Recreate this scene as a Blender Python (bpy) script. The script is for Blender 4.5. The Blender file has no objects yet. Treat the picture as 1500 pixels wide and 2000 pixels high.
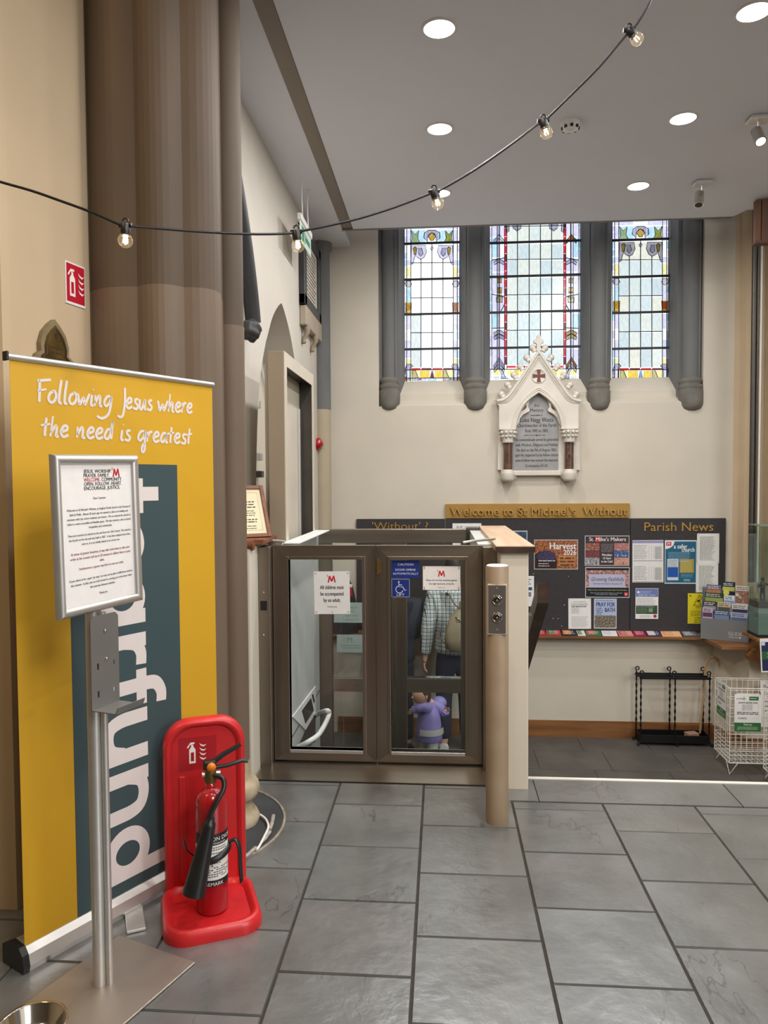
import bpy, bmesh, math, random
from mathutils import Vector, Matrix
from mathutils.geometry import tessellate_polygon

SC = bpy.context.scene
COL = SC.collection
random.seed(7)
PI = math.pi

# ------------------------------------------------------------------ camera
FPX, CAM_H = 1450.0, 1.58
PITCH, YAW, ROLL = (math.radians(a) for a in (-2.274, 4.442, -0.35))
FWD = Vector((-math.sin(YAW) * math.cos(PITCH), math.cos(YAW) * math.cos(PITCH), math.sin(PITCH)))
R0 = Vector((math.cos(YAW), math.sin(YAW), 0))
U0 = R0.cross(FWD)
RIGHT = R0 * math.cos(ROLL) + U0 * math.sin(ROLL)
UP = -R0 * math.sin(ROLL) + U0 * math.cos(ROLL)
EYE = Vector((0, 0, CAM_H))
cam_data = bpy.data.cameras.new('camera')
cam_data.sensor_fit = 'HORIZONTAL'
cam_data.sensor_width = 36
cam_data.lens = 36 * FPX / 1500
cam_data.clip_start = 0.05
cam_data.clip_end = 200
cam = bpy.data.objects.new('camera', cam_data)
COL.objects.link(cam)
cam.matrix_world = Matrix.Translation(EYE) @ Matrix((RIGHT, UP, -FWD)).transposed().to_4x4()
SC.camera = cam

# ------------------------------------------------------------------ exposure, sky, nave lighting
vs = SC.view_settings
vs.view_transform = 'Standard'
vs.look = 'None'
vs.gamma = 1
vs.use_curve_mapping = False
vs.exposure = 0.12
SC.cycles.use_adaptive_sampling = True
SC.cycles.adaptive_threshold = 0.025
SC.cycles.max_bounces = 7
SC.cycles.diffuse_bounces = 4
SC.cycles.glossy_bounces = 3
SC.cycles.transparent_max_bounces = 16
SC.cycles.transmission_bounces = 6
SC.cycles.sample_clamp_indirect = 6
SC.cycles.caustics_reflective = False
SC.cycles.caustics_refractive = False

world = bpy.data.worlds.new('overcast_sky')
SC.world = world
world.use_nodes = True
bg = world.node_tree.nodes['Background']
bg.inputs[0].default_value = (0.97, 0.985, 1.0, 1)
SKY = 1.9
bg.inputs[1].default_value = SKY


def area_light(name, loc, target, size, power, color, size_y=None, spread=PI):
    l = bpy.data.lights.new(name, 'AREA')
    l.shape = 'RECTANGLE' if size_y else 'DISK'
    l.size = size
    if size_y:
        l.size_y = size_y
    l.energy = power
    l.color = color
    l.spread = spread
    o = bpy.data.objects.new(name, l)
    COL.objects.link(o)
    o.location = loc
    d = Vector(target) - Vector(loc)
    o.rotation_euler = d.to_track_quat('-Z', 'Y').to_euler()
    return o


# the nave behind the camera: added fill lights, and a warm lamp out of view at left
area_light('nave_fill_light', (7.6, -3.0, 4.2), (0.5, 3.5, 1.0), 4.0, 340, (0.96, 0.985, 1.0), 3.5)  # cool fill added behind the camera; no window stands here
area_light('unseen_nave_light', (-2.6, 0.2, 4.9), (-1.6, 2.6, 1.0), 0.9, 50, (1.0, 0.74, 0.44))
area_light('unseen_nave_light', (3.2, -2.5, 5.2), (0.6, 3.5, 0.6), 1.6, 170, (1.0, 0.95, 0.88))  # broad fill added behind the camera, not a known lamp

# ------------------------------------------------------------------ pixel rays (frame 1500 x 2000)


def ray(x, y):
    return RIGHT * ((x - 750) / FPX) - UP * ((y - 1000) / FPX) + FWD


def PX(x, y, X):
    d = ray(x, y)
    return EYE + d * (X / d.x)


def PY(x, y, Y):
    d = ray(x, y)
    return EYE + d * (Y / d.y)


def PZ(x, y, Z):
    d = ray(x, y)
    return EYE + d * ((Z - CAM_H) / d.z)


# ------------------------------------------------------------------ materials


def lin(c):
    return tuple((v / 255 / 12.92) if v / 255 <= 0.04045 else ((v / 255 + 0.055) / 1.055) ** 2.4 for v in c)


def mat(name, rgb, rough=0.5, metal=0.0, var=0.06, vscale=6.0, bump=0.0, bscale=40.0, stretch=None,
        spec=0.5, rgb2=None, coat=0.0, emit=None, estr=0.0, detail=4.0, rvar=0.0, crough=0.08, cior=1.5):
    m = bpy.data.materials.new(name)
    m.use_nodes = True
    nt = m.node_tree
    b = nt.nodes['Principled BSDF']
    c = lin(rgb)
    tc = nt.nodes.new('ShaderNodeTexCoord')
    mp = nt.nodes.new('ShaderNodeMapping')
    nt.links.new(tc.outputs['Object'], mp.inputs[0])
    if stretch:
        mp.inputs['Scale'].default_value = stretch
    n = nt.nodes.new('ShaderNodeTexNoise')
    n.inputs['Scale'].default_value = vscale
    n.inputs['Detail'].default_value = detail
    nt.links.new(mp.outputs[0], n.inputs['Vector'])
    r = nt.nodes.new('ShaderNodeValToRGB')
    if rgb2 is None:
        a = tuple(v * (1 - var) for v in c)
        d = tuple(min(1, v * (1 + var)) for v in c)
    else:
        a, d = c, lin(rgb2)
    r.color_ramp.elements[0].position = 0.32
    r.color_ramp.elements[1].position = 0.68
    r.color_ramp.elements[0].color = (*a, 1)
    r.color_ramp.elements[1].color = (*d, 1)
    nt.links.new(n.outputs['Fac'], r.inputs[0])
    nt.links.new(r.outputs[0], b.inputs['Base Color'])
    b.inputs['Roughness'].default_value = rough
    b.inputs['Metallic'].default_value = metal
    b.inputs['Specular IOR Level'].default_value = spec
    if rvar:
        mr = nt.nodes.new('ShaderNodeMapRange')
        mr.inputs['To Min'].default_value = max(0.02, rough - rvar)
        mr.inputs['To Max'].default_value = min(1, rough + rvar)
        nt.links.new(n.outputs['Fac'], mr.inputs['Value'])
        nt.links.new(mr.outputs[0], b.inputs['Roughness'])
    if coat:
        b.inputs['Coat Weight'].default_value = coat
        b.inputs['Coat Roughness'].default_value = crough
        b.inputs['Coat IOR'].default_value = cior
    if bump:
        n2 = nt.nodes.new('ShaderNodeTexNoise')
        n2.inputs['Scale'].default_value = bscale
        n2.inputs['Detail'].default_value = 6
        nt.links.new(mp.outputs[0], n2.inputs['Vector'])
        bp = nt.nodes.new('ShaderNodeBump')
        bp.inputs['Strength'].default_value = bump
        bp.inputs['Distance'].default_value = 0.01
        nt.links.new(n2.outputs['Fac'], bp.inputs['Height'])
        nt.links.new(bp.outputs[0], b.inputs['Normal'])
        nt.links.new(bp.outputs[0], b.inputs['Coat Normal'])
    if emit:
        b.inputs['Emission Color'].default_value = (*lin(emit), 1)
        b.inputs['Emission Strength'].default_value = estr
    return m


_flat = {}


def ink(r, g, b, rough=0.55):
    """plain printed colour or paper, cached"""
    k = (r, g, b, rough)
    if k not in _flat:
        _flat[k] = mat('print_%d_%d_%d' % (r, g, b), (r, g, b), rough, var=0.025, vscale=30, spec=0.3)
    return _flat[k]


def glass_mat(name, tint, refl=0.5, rough=0.02):
    """thin clear sheet: tinted see-through plus fresnel reflection"""
    m = bpy.data.materials.new(name)
    m.use_nodes = True
    nt = m.node_tree
    nt.nodes.clear()
    out = nt.nodes.new('ShaderNodeOutputMaterial')
    tr = nt.nodes.new('ShaderNodeBsdfTransparent')
    tr.inputs[0].default_value = (*[t ** 0.5 for t in tint], 1)      # a sheet has two faces
    gl = nt.nodes.new('ShaderNodeBsdfGlossy')
    gl.inputs['Roughness'].default_value = rough
    fr = nt.nodes.new('ShaderNodeLayerWeight')
    fr.inputs[0].default_value = 0.5
    pw = nt.nodes.new('ShaderNodeMath')
    pw.operation = 'POWER'
    pw.inputs[1].default_value = 4.0
    mu = nt.nodes.new('ShaderNodeMath')
    mu.operation = 'MULTIPLY_ADD'
    mu.inputs[1].default_value = 0.5 * refl
    mu.inputs[2].default_value = 0.03 * refl
    mx = nt.nodes.new('ShaderNodeMixShader')
    nt.links.new(fr.outputs['Facing'], pw.inputs[0])
    nt.links.new(pw.outputs[0], mu.inputs[0])
    nt.links.new(mu.outputs[0], mx.inputs[0])
    nt.links.new(tr.outputs[0], mx.inputs[1])
    nt.links.new(gl.outputs[0], mx.inputs[2])
    nt.links.new(mx.outputs[0], out.inputs[0])
    return m


def stained(name, rgb, var=0.12, scale=60.0, stretch=(1, 1, 0.35), through=1.25):
    """leaded window glass: light passes through tinted by an uneven colour"""
    m = bpy.data.materials.new(name)
    m.use_nodes = True
    nt = m.node_tree
    nt.nodes.clear()
    out = nt.nodes.new('ShaderNodeOutputMaterial')
    tc = nt.nodes.new('ShaderNodeTexCoord')
    mp = nt.nodes.new('ShaderNodeMapping')
    mp.inputs['Scale'].default_value = stretch
    n = nt.nodes.new('ShaderNodeTexNoise')
    n.inputs['Scale'].default_value = scale
    n.inputs['Detail'].default_value = 3
    r = nt.nodes.new('ShaderNodeValToRGB')
    c = tuple(min(1.0, v * through / SKY) ** 0.5 for v in lin(rgb))      # light crosses two faces of the pane
    r.color_ramp.elements[0].position = 0.3
    r.color_ramp.elements[1].position = 0.7
    r.color_ramp.elements[0].color = (*[v * (1 - var * 0.5) for v in c], 1)
    r.color_ramp.elements[1].color = (*[min(1, v * (1 + var * 0.5)) for v in c], 1)
    tr = nt.nodes.new('ShaderNodeBsdfTransparent')
    gl = nt.nodes.new('ShaderNodeBsdfGlossy')
    gl.inputs['Roughness'].default_value = 0.25
    mx = nt.nodes.new('ShaderNodeMixShader')
    mx.inputs[0].default_value = 0.04
    nt.links.new(tc.outputs['Object'], mp.inputs[0])
    nt.links.new(mp.outputs[0], n.inputs['Vector'])
    nt.links.new(n.outputs['Fac'], r.inputs[0])
    nt.links.new(r.outputs[0], tr.inputs[0])
    nt.links.new(tr.outputs[0], mx.inputs[1])
    nt.links.new(gl.outputs[0], mx.inputs[2])
    nt.links.new(mx.outputs[0], out.inputs[0])
    return m


M_PLASTER = mat('cream_plaster', (209, 200, 184), 0.75, var=0.035, vscale=2.2, bump=0.10, bscale=14, spec=0.25)
M_PLASTER_SIDE = mat('pale_side_wall_plaster', (202, 195, 184), 0.75, var=0.035, vscale=2.2, bump=0.10, bscale=14, spec=0.25)
M_PLASTER_WARM = mat('cream_plaster_aged', (195, 173, 143), 0.72, var=0.05, vscale=2.5, bump=0.10, bscale=12, spec=0.25)
M_CEIL = mat('white_ceiling_paint', (238, 239, 248), 0.8, var=0.012, vscale=1.5, spec=0.2)
M_STRIP = mat('taupe_slot_paint', (152, 140, 130), 0.7, var=0.03, vscale=3)
M_STONE = mat('dark_grey_stone', (114, 114, 113), 0.8, var=0.16, vscale=4, bump=0.25, bscale=30, stretch=(1, 1, 0.25))
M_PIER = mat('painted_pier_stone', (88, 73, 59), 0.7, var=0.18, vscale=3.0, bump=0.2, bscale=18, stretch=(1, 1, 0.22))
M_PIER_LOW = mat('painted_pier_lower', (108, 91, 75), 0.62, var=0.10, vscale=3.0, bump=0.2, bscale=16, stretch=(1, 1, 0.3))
M_SLATE = mat('slate_tile', (94, 96, 95), 0.32, var=0.24, vscale=4.5, bump=0.38, bscale=12, coat=1.0, crough=0.30, cior=1.75, spec=0.8, detail=8, rvar=0.1)
M_SLATE_B = mat('slate_tile_pale', (100, 102, 101), 0.32, var=0.22, vscale=4.1, bump=0.38, bscale=10, coat=1.0, crough=0.30, cior=1.75, spec=0.8, detail=8, rvar=0.1)
M_SLATE_C = mat('slate_tile_brown', (94, 94, 92), 0.32, var=0.24, vscale=5.2, bump=0.38, bscale=12, coat=1.0, crough=0.30, cior=1.75, spec=0.8, detail=8, rvar=0.1)


def add_veins(m):
    """thin dark riven cracks with a shape of their own"""
    nt = m.node_tree
    b = nt.nodes['Principled BSDF']
    tc = [n for n in nt.nodes if n.type == 'TEX_COORD'][0]
    base = b.inputs['Base Color'].links[0].from_socket

    def noise(scale, detail, off):
        mp = nt.nodes.new('ShaderNodeMapping')
        mp.inputs['Location'].default_value = off
        mp.inputs['Rotation'].default_value = (0, 0, 0.7)
        mp.inputs['Scale'].default_value = (1.0, 0.45, 1.0)
        n = nt.nodes.new('ShaderNodeTexNoise')
        n.inputs['Scale'].default_value = scale
        n.inputs['Detail'].default_value = detail
        nt.links.new(tc.outputs['Object'], mp.inputs[0])
        nt.links.new(mp.outputs[0], n.inputs['Vector'])
        return n.outputs['Fac']

    def math_(op, a, v):
        n = nt.nodes.new('ShaderNodeMath')
        n.operation = op
        nt.links.new(a, n.inputs[0])
        if hasattr(v, 'node'):
            nt.links.new(v, n.inputs[1])
        else:
            n.inputs[1].default_value = v
        return n.outputs[0]
    d = math_('ABSOLUTE', math_('SUBTRACT', noise(3.0, 6, (3, 1, 0)), 0.5), 0)
    line = math_('LESS_THAN', d, 0.0035)
    mask = math_('GREATER_THAN', noise(3.4, 2, (9, 4, 0)), 0.54)
    fac = math_('MULTIPLY', math_('MULTIPLY', line, mask), 0.55)
    mx = nt.nodes.new('ShaderNodeMix')
    mx.data_type = 'RGBA'
    nt.links.new(fac, mx.inputs[0])
    nt.links.new(base, mx.inputs[6])
    mx.inputs[7].default_value = (0.025, 0.024, 0.022, 1)
    nt.links.new(mx.outputs[2], b.inputs['Base Color'])
    # every tile is cut from another piece of rock
    oi = nt.nodes.new('ShaderNodeObjectInfo')
    sc = nt.nodes.new('ShaderNodeVectorMath')
    sc.operation = 'SCALE'
    sc.inputs[0].default_value = (37.0, 53.0, 11.0)
    nt.links.new(oi.outputs['Random'], sc.inputs['Scale'])
    ad = nt.nodes.new('ShaderNodeVectorMath')
    ad.operation = 'ADD'
    for l in list(tc.outputs['Object'].links):
        to = l.to_socket
        nt.links.remove(l)
        nt.links.new(ad.outputs[0], to)
    nt.links.new(tc.outputs['Object'], ad.inputs[0])
    nt.links.new(sc.outputs[0], ad.inputs[1])


for _m in (M_SLATE, M_SLATE_B, M_SLATE_C):
    add_veins(_m)
M_GROUT = mat('dark_grout', (58, 53, 48), 0.9, var=0.2, vscale=30)
M_LOBBY_SLATE = mat('worn_lobby_slate', (86, 83, 78), 0.5, var=0.2, vscale=4.0, bump=0.35, bscale=12, detail=8, rvar=0.1)
M_STEEL = mat('brushed_steel', (152, 141, 129), 0.36, metal=1.0, var=0.10, vscale=14, stretch=(1, 1, 0.05), rvar=0.08)
M_STEEL_H = mat('brushed_steel_rail', (166, 156, 144), 0.33, metal=1.0, var=0.10, vscale=14, stretch=(0.05, 1, 1), rvar=0.08)
M_STEEL_DK = mat('dark_anodised_metal', (92, 88, 82), 0.45, metal=0.9, var=0.06, vscale=10)
M_ALU = mat('satin_aluminium', (212, 210, 206), 0.42, metal=0.85, var=0.04, vscale=10)
M_CHROME = mat('polished_chrome', (215, 212, 206), 0.10, metal=1.0, var=0.02, vscale=10)
M_WHITE = mat('white_paint', (232, 231, 226), 0.45, var=0.02, vscale=8)
M_BLACK = mat('black_plastic', (24, 24, 25), 0.4, var=0.15, vscale=20)
M_IRON = mat('black_wrought_iron', (20, 20, 21), 0.42, metal=0.3, var=0.2, vscale=30, bump=0.2, bscale=60)
M_OAK = mat('oak_wood', (150, 102, 58), 0.45, vscale=5, stretch=(0.25, 3, 3), rgb2=(112, 72, 40), bump=0.08, bscale=20)
M_OAK_Y = mat('oak_wood_lengthways', (204, 176, 148), 0.55, vscale=5, stretch=(3, 0.25, 3), rgb2=(178, 146, 116), bump=0.08, bscale=20)
M_MAHOG = mat('mahogany_frame', (136, 82, 52), 0.4, vscale=8, stretch=(0.5, 0.5, 3), rgb2=(106, 60, 38))
M_DKWOOD = mat('dark_stained_wood', (74, 56, 45), 0.4, vscale=7, stretch=(3, 0.4, 3), rgb2=(52, 38, 30))
M_RED = mat('red_plastic', (196, 34, 38), 0.38, var=0.10, vscale=5, coat=0.1)
M_RED_PAINT = mat('red_gloss_paint', (168, 20, 28), 0.22, var=0.06, vscale=5, coat=0.5)
M_LEAD = mat('black_lead', (40, 40, 46), 0.6, var=0.1, vscale=20)
M_MARBLE = mat('pale_marble', (218, 210, 198), 0.5, var=0.05, vscale=7, bump=0.08, bscale=30)
M_SLAB = mat('grey_marble_panel', (158, 156, 154), 0.35, var=0.08, vscale=9)
M_REDMARBLE = mat('mottled_red_marble', (120, 84, 66), 0.3, vscale=22, rgb2=(60, 48, 42))
M_GOLD = mat('gold_lettering', (176, 136, 66), 0.42, metal=0.35, var=0.06, vscale=10)
M_GOLDSIGN = mat('ochre_sign_board', (168, 128, 58), 0.5, var=0.05, vscale=5)
M_BOARD = mat('charcoal_felt', (66, 63, 64), 0.9, var=0.05, vscale=25, bump=0.12, bscale=200, spec=0.15)
M_BRASS = mat('aged_brass', (142, 116, 60), 0.42, metal=0.8, vscale=12, rgb2=(92, 78, 46), bump=0.2, bscale=30)
M_PAPER = ink(236, 231, 228)
M_INK = ink(34, 32, 36)
M_GLASS = glass_mat('lift_gate_glass', (0.95, 0.975, 0.965), 0.75)
M_GLASS_CAB = glass_mat('cabinet_glass', (0.80, 0.90, 0.86), 0.9)
M_SKIN = mat('skin', (214, 168, 142), 0.55, var=0.04, vscale=10)
M_HAIR = mat('dark_brown_hair', (44, 34, 30), 0.5, var=0.25, vscale=40, stretch=(3, 3, 0.4), bump=0.3, bscale=80)

# ------------------------------------------------------------------ mesh builder
MATS = {}      # object -> world matrix of its local space
_tcache = {}


def text_geo(s, bold=0.0):
    k = s
    if k in _tcache:
        return _tcache[k]
    c = bpy.data.curves.new('t', 'FONT')
    c.body = s
    c.size = 1.0
    c.resolution_u = 3
    o = bpy.data.objects.new('t', c)
    me = bpy.data.meshes.new_from_object(o)
    v = [(p.co.x, p.co.y) for p in me.vertices]
    f = [tuple(p.vertices) for p in me.polygons]
    bpy.data.objects.remove(o)
    bpy.data.curves.remove(c)
    bpy.data.meshes.remove(me)
    if v:
        x0 = min(p[0] for p in v)
        x1 = max(p[0] for p in v)
    else:
        x0 = x1 = 0
    _tcache[k] = (v, f, x0, x1)
    return _tcache[k]


def frame_m(origin, u, v):
    u = Vector(u).normalized()
    v = Vector(v)
    v = (v - u * v.dot(u)).normalized()
    n = u.cross(v)
    m = Matrix((u, v, n)).transposed().to_4x4()
    m.translation = Vector(origin)
    return m


def catmull(pts, n=4, closed=False):
    if len(pts) < 3:
        return [Vector(p) for p in pts]
    P = [Vector(p) for p in pts]
    out = []
    N = len(P)
    for i in range(N if closed else N - 1):
        if closed:
            p0, p1, p2, p3 = P[(i - 1) % N], P[i], P[(i + 1) % N], P[(i + 2) % N]
        else:
            p0, p1, p2, p3 = P[max(i - 1, 0)], P[i], P[i + 1], P[min(i + 2, N - 1)]
        for k in range(n):
            t = k / n
            out.append(0.5 * ((2 * p1) + (p2 - p0) * t + (2 * p0 - 5 * p1 + 4 * p2 - p3) * t * t + (3 * p1 - p0 - 3 * p2 + p3) * t ** 3))
    if not closed:
        out.append(P[-1])
    return out


class MB:
    def __init__(self, M=None):
        self.v, self.f, self.mi, self.mats, self.sm = [], [], [], [], []
        self.M = M

    def add(self, verts, faces, m, smooth=False):
        o = len(self.v)
        if self.M is not None:
            self.v += [self.M @ Vector(p) for p in verts]
        else:
            self.v += [Vector(p) for p in verts]
        if m not in self.mats:
            self.mats.append(m)
        i = self.mats.index(m)
        for f in faces:
            self.f.append(tuple(o + k for k in f))
            self.mi.append(i)
            self.sm.append(smooth)
        return self

    def box(self, x0, x1, y0, y1, z0, z1, m, b=0.0):
        if x0 > x1: x0, x1 = x1, x0
        if y0 > y1: y0, y1 = y1, y0
        if z0 > z1: z0, z1 = z1, z0
        if b <= 0:
            v = [(x, y, z) for x in (x0, x1) for y in (y0, y1) for z in (z0, z1)]
            f = [(0, 1, 3, 2), (4, 6, 7, 5), (0, 4, 5, 1), (2, 3, 7, 6), (0, 2, 6, 4), (1, 5, 7, 3)]
            return self.add(v, f, m)
        bm = bmesh.new()
        bmesh.ops.create_cube(bm, size=1)
        for q in bm.verts:
            q.co = Vector(((x0 + x1) / 2 + q.co.x * (x1 - x0), (y0 + y1) / 2 + q.co.y * (y1 - y0), (z0 + z1) / 2 + q.co.z * (z1 - z0)))
        bmesh.ops.bevel(bm, geom=bm.edges[:], offset=min(b, 0.49 * min(x1 - x0, y1 - y0, z1 - z0)), segments=2, affect='EDGES', profile=0.5)
        bm.verts.index_update()
        v = [q.co.copy() for q in bm.verts]
        f = [tuple(q.index for q in fc.verts) for fc in bm.faces]
        bm.free()
        return self.add(v, f, m)

    def tube(self, pts, r, m, n=8, closed=False, caps=True, flat=1.0, up=None):
        P = [Vector(p) for p in pts]
        N = len(P)
        R = r if isinstance(r, (list, tuple)) else [r] * N
        tang = []
        for i in range(N):
            if closed:
                t = P[(i + 1) % N] - P[(i - 1) % N]
            else:
                t = P[min(i + 1, N - 1)] - P[max(i - 1, 0)]
            tang.append(t.normalized() if t.length > 1e-9 else Vector((0, 0, 1)))
        a = Vector(up) if up else (Vector((0, 0, 1)) if abs(tang[0].z) < 0.9 else Vector((1, 0, 0)))
        nrm = (a - tang[0] * a.dot(tang[0])).normalized()
        vs_ = []
        for i in range(N):
            nrm = (nrm - tang[i] * nrm.dot(tang[i]))
            nrm = nrm.normalized() if nrm.length > 1e-9 else Vector((1, 0, 0))
            bi = tang[i].cross(nrm)
            for k in range(n):
                an = 2 * PI * k / n
                vs_.append(P[i] + nrm * (math.cos(an) * R[i] * flat) + bi * (math.sin(an) * R[i]))
        fs = []
        for i in range(N if closed else N - 1):
            j = (i + 1) % N
            for k in range(n):
                l = (k + 1) % n
                fs.append((i * n + k, i * n + l, j * n + l, j * n + k))
        self.add(vs_, fs, m, True)
        if caps and not closed:
            self.add(vs_[:n], [tuple(range(n - 1, -1, -1))], m)
            self.add(vs_[-n:], [tuple(range(n))], m)
        return self

    def lathe(self, prof, m, c=(0, 0, 0), n=24, T=None, a0=0.0, a1=2 * PI, smooth=True, caps=True):
        full = abs(a1 - a0 - 2 * PI) < 1e-6
        cnt = n if full else n + 1
        vs_ = []
        for (r, z) in prof:
            for k in range(cnt):
                a = a0 + (a1 - a0) * k / n
                p = Vector((r * math.cos(a), r * math.sin(a), z))
                if T is not None:
                    p = T @ p
                vs_.append(p + Vector(c))
        fs = []
        for i in range(len(prof) - 1):
            for k in range(n):
                l = (k + 1) % cnt if full else k + 1
                fs.append((i * cnt + k, i * cnt + l, (i + 1) * cnt + l, (i + 1) * cnt + k))
        self.add(vs_, fs, m, smooth)
        if full and caps:
            if prof[0][0] > 1e-6:
                self.add(vs_[:n], [tuple(range(n - 1, -1, -1))], m)
            if prof[-1][0] > 1e-6:
                self.add(vs_[-n:], [tuple(range(n))], m)
        return self

    def prism(self, poly, d0, d1, m, fn, holes=(), smooth=False):
        """poly and holes: 2-D loops; fn(a, b, d) -> 3-D point"""
        loops = [list(poly)] + [list(h) for h in holes]
        flat = [p for l in loops for p in l]
        tris = tessellate_polygon([[Vector((p[0], p[1], 0)) for p in l] for l in loops])
        self.add([fn(p[0], p[1], d0) for p in flat], [tuple(t) for t in tris], m)
        self.add([fn(p[0], p[1], d1) for p in flat], [tuple(reversed(t)) for t in tris], m)
        for l in loops:
            n = len(l)
            vs_ = [fn(p[0], p[1], d0) for p in l] + [fn(p[0], p[1], d1) for p in l]
            self.add(vs_, [(i, (i + 1) % n, n + (i + 1) % n, n + i) for i in range(n)], m, smooth)
        return self

    # ---- flat print on a local x (right), y (up), z (out) sheet
    def rect(self, x0, y0, x1, y1, m, z=0.0005):
        return self.add([(x0, y0, z), (x1, y0, z), (x1, y1, z), (x0, y1, z)], [(0, 1, 2, 3)], m)

    def poly(self, pts, m, z=0.0005):
        tris = tessellate_polygon([[Vector((p[0], p[1], 0)) for p in pts]])
        return self.add([(p[0], p[1], z) for p in pts], [tuple(t) for t in tris], m)

    def disc(self, x, y, r, m, z=0.0005, n=20, ry=None):
        ry = ry or r
        return self.poly([(x + r * math.cos(2 * PI * k / n), y + ry * math.sin(2 * PI * k / n)) for k in range(n)], m, z)

    def text(self, s, x, y, size, m, align='C', z=0.001, bold=0.0, width=None, depth=0.0, mirror=False, shear=0.0, rot=0.0):
        v, f, x0, x1 = text_geo(s, bold)
        if not v:
            return self
        w = (x1 - x0) * size
        sx = size * (width / w if width else 1.0)
        w = width or w
        ox = {'C': -w / 2, 'L': 0, 'R': -w}[align]
        co, si = math.cos(rot), math.sin(rot)

        def tr(p, d):
            a = (p[0] - x0) * sx + ox + p[1] * size * shear
            if mirror:
                a = -a
            b = p[1] * size
            return (x + a * co - b * si, y + a * si + b * co, z + d)
        if bold > 0.004 and not depth:
            for i, e in enumerate((-1, 1)):        # heavier strokes: the word struck twice, a hair apart
                o = e * min(bold, 0.03) * size * 0.55
                self.add([(a + o * co, b + o * si, c + 0.00006 * i) for a, b, c in (tr(p, 0) for p in v)], f, m)
        else:
            self.add([tr(p, depth) for p in v], f, m)
        if depth:
            # side walls along boundary edges
            ec = {}
            for fc in f:
                for i in range(len(fc)):
                    e = (fc[i], fc[(i + 1) % len(fc)])
                    k = (min(e), max(e))
                    ec[k] = None if k in ec else e
            vs_, fs = [], []
            for e in ec.values():
                if e is None:
                    continue
                o = len(vs_)
                vs_ += [tr(v[e[0]], 0), tr(v[e[1]], 0), tr(v[e[1]], depth), tr(v[e[0]], depth)]
                fs.append((o, o + 1, o + 2, o + 3))
            self.add(vs_, fs, m)
        return self

    def lines(self, x0, x1, ytop, n, pitch, h, m, z=0.0009, ragged=0.15, seed=1, align='L'):
        """rows of print too small to read, broken into word-sized dashes"""
        rr = random.Random(seed)
        for i in range(n):
            y = ytop - i * pitch
            e = x1 - (x1 - x0) * ragged * rr.random()
            s = x0
            if align == 'C':
                s = x0 + (x1 - e) / 2
                e = x1 - (x1 - e) / 2
            x = s
            while x < e - h:
                w = min(h * rr.uniform(2.0, 7.5), e - x)
                self.rect(x, y - h, x + w, y, m, z)
                x += w + h * 0.9
        return self

    def build(self, name, parent=None, origin=None, label=None, cat=None, group=None, kind=None, local=False, weld=False):
        me = bpy.data.meshes.new(name)
        if parent is not None:
            Mw = MATS[parent]
            inv = Mw.inverted()
            vv = self.v if local else [inv @ p for p in self.v]
        else:
            if origin is None:
                xs = [p.x for p in self.v]
                ys = [p.y for p in self.v]
                zs = [p.z for p in self.v]
                origin = Vector(((min(xs) + max(xs)) / 2, (min(ys) + max(ys)) / 2, min(zs)))
            else:
                origin = Vector(origin)
            Mw = Matrix.Translation(origin)
            vv = [p - origin for p in self.v]
        me.from_pydata([tuple(p) for p in vv], [], self.f)
        for m in self.mats:
            me.materials.append(m)
        me.polygons.foreach_set('material_index', self.mi)
        me.polygons.foreach_set('use_smooth', self.sm)
        me.validate()
        bm = bmesh.new()
        bm.from_mesh(me)
        bmesh.ops.remove_doubles(bm, verts=bm.verts[:], dist=0.00002) if weld else None
        bmesh.ops.recalc_face_normals(bm, faces=bm.faces[:]) if weld else None
        bm.to_mesh(me)
        bm.free()
        o = bpy.data.objects.new(name, me)
        COL.objects.link(o)
        if parent is not None:
            o.parent = parent
            MATS[o] = MATS[parent]
        else:
            o.matrix_world = Mw
            MATS[o] = Mw
        tag(o, label, cat, group, kind)
        return o


def tag(o, label=None, cat=None, group=None, kind=None):
    if label: o['label'] = label
    if cat: o['category'] = cat
    if group: o['group'] = group
    if kind: o['kind'] = kind
    return o


def thing(name, label, cat, loc=(0, 0, 0), group=None, M=None, kind=None):
    o = bpy.data.objects.new(name, None)
    o.empty_display_size = 0.1
    COL.objects.link(o)
    Mw = M if M is not None else Matrix.Translation(Vector(loc))
    o.matrix_world = Mw
    MATS[o] = Mw
    return tag(o, label, cat, group, kind)


def struct(mb, name, label=None, parent=None, cat=None):
    if parent is None:
        return mb.build(name, None, (0, 0, 0), label, cat, None, 'structure')
    return mb.build(name, parent)


def zup(a, b, d):       # plan polygon, extruded in z
    return (a, b, d)


def xz(a, b, d):        # elevation facing -Y, d = depth along Y
    return (a, d, b)


def yz(a, b, d):        # elevation facing X, d = X
    return (d, a, b)


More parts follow.
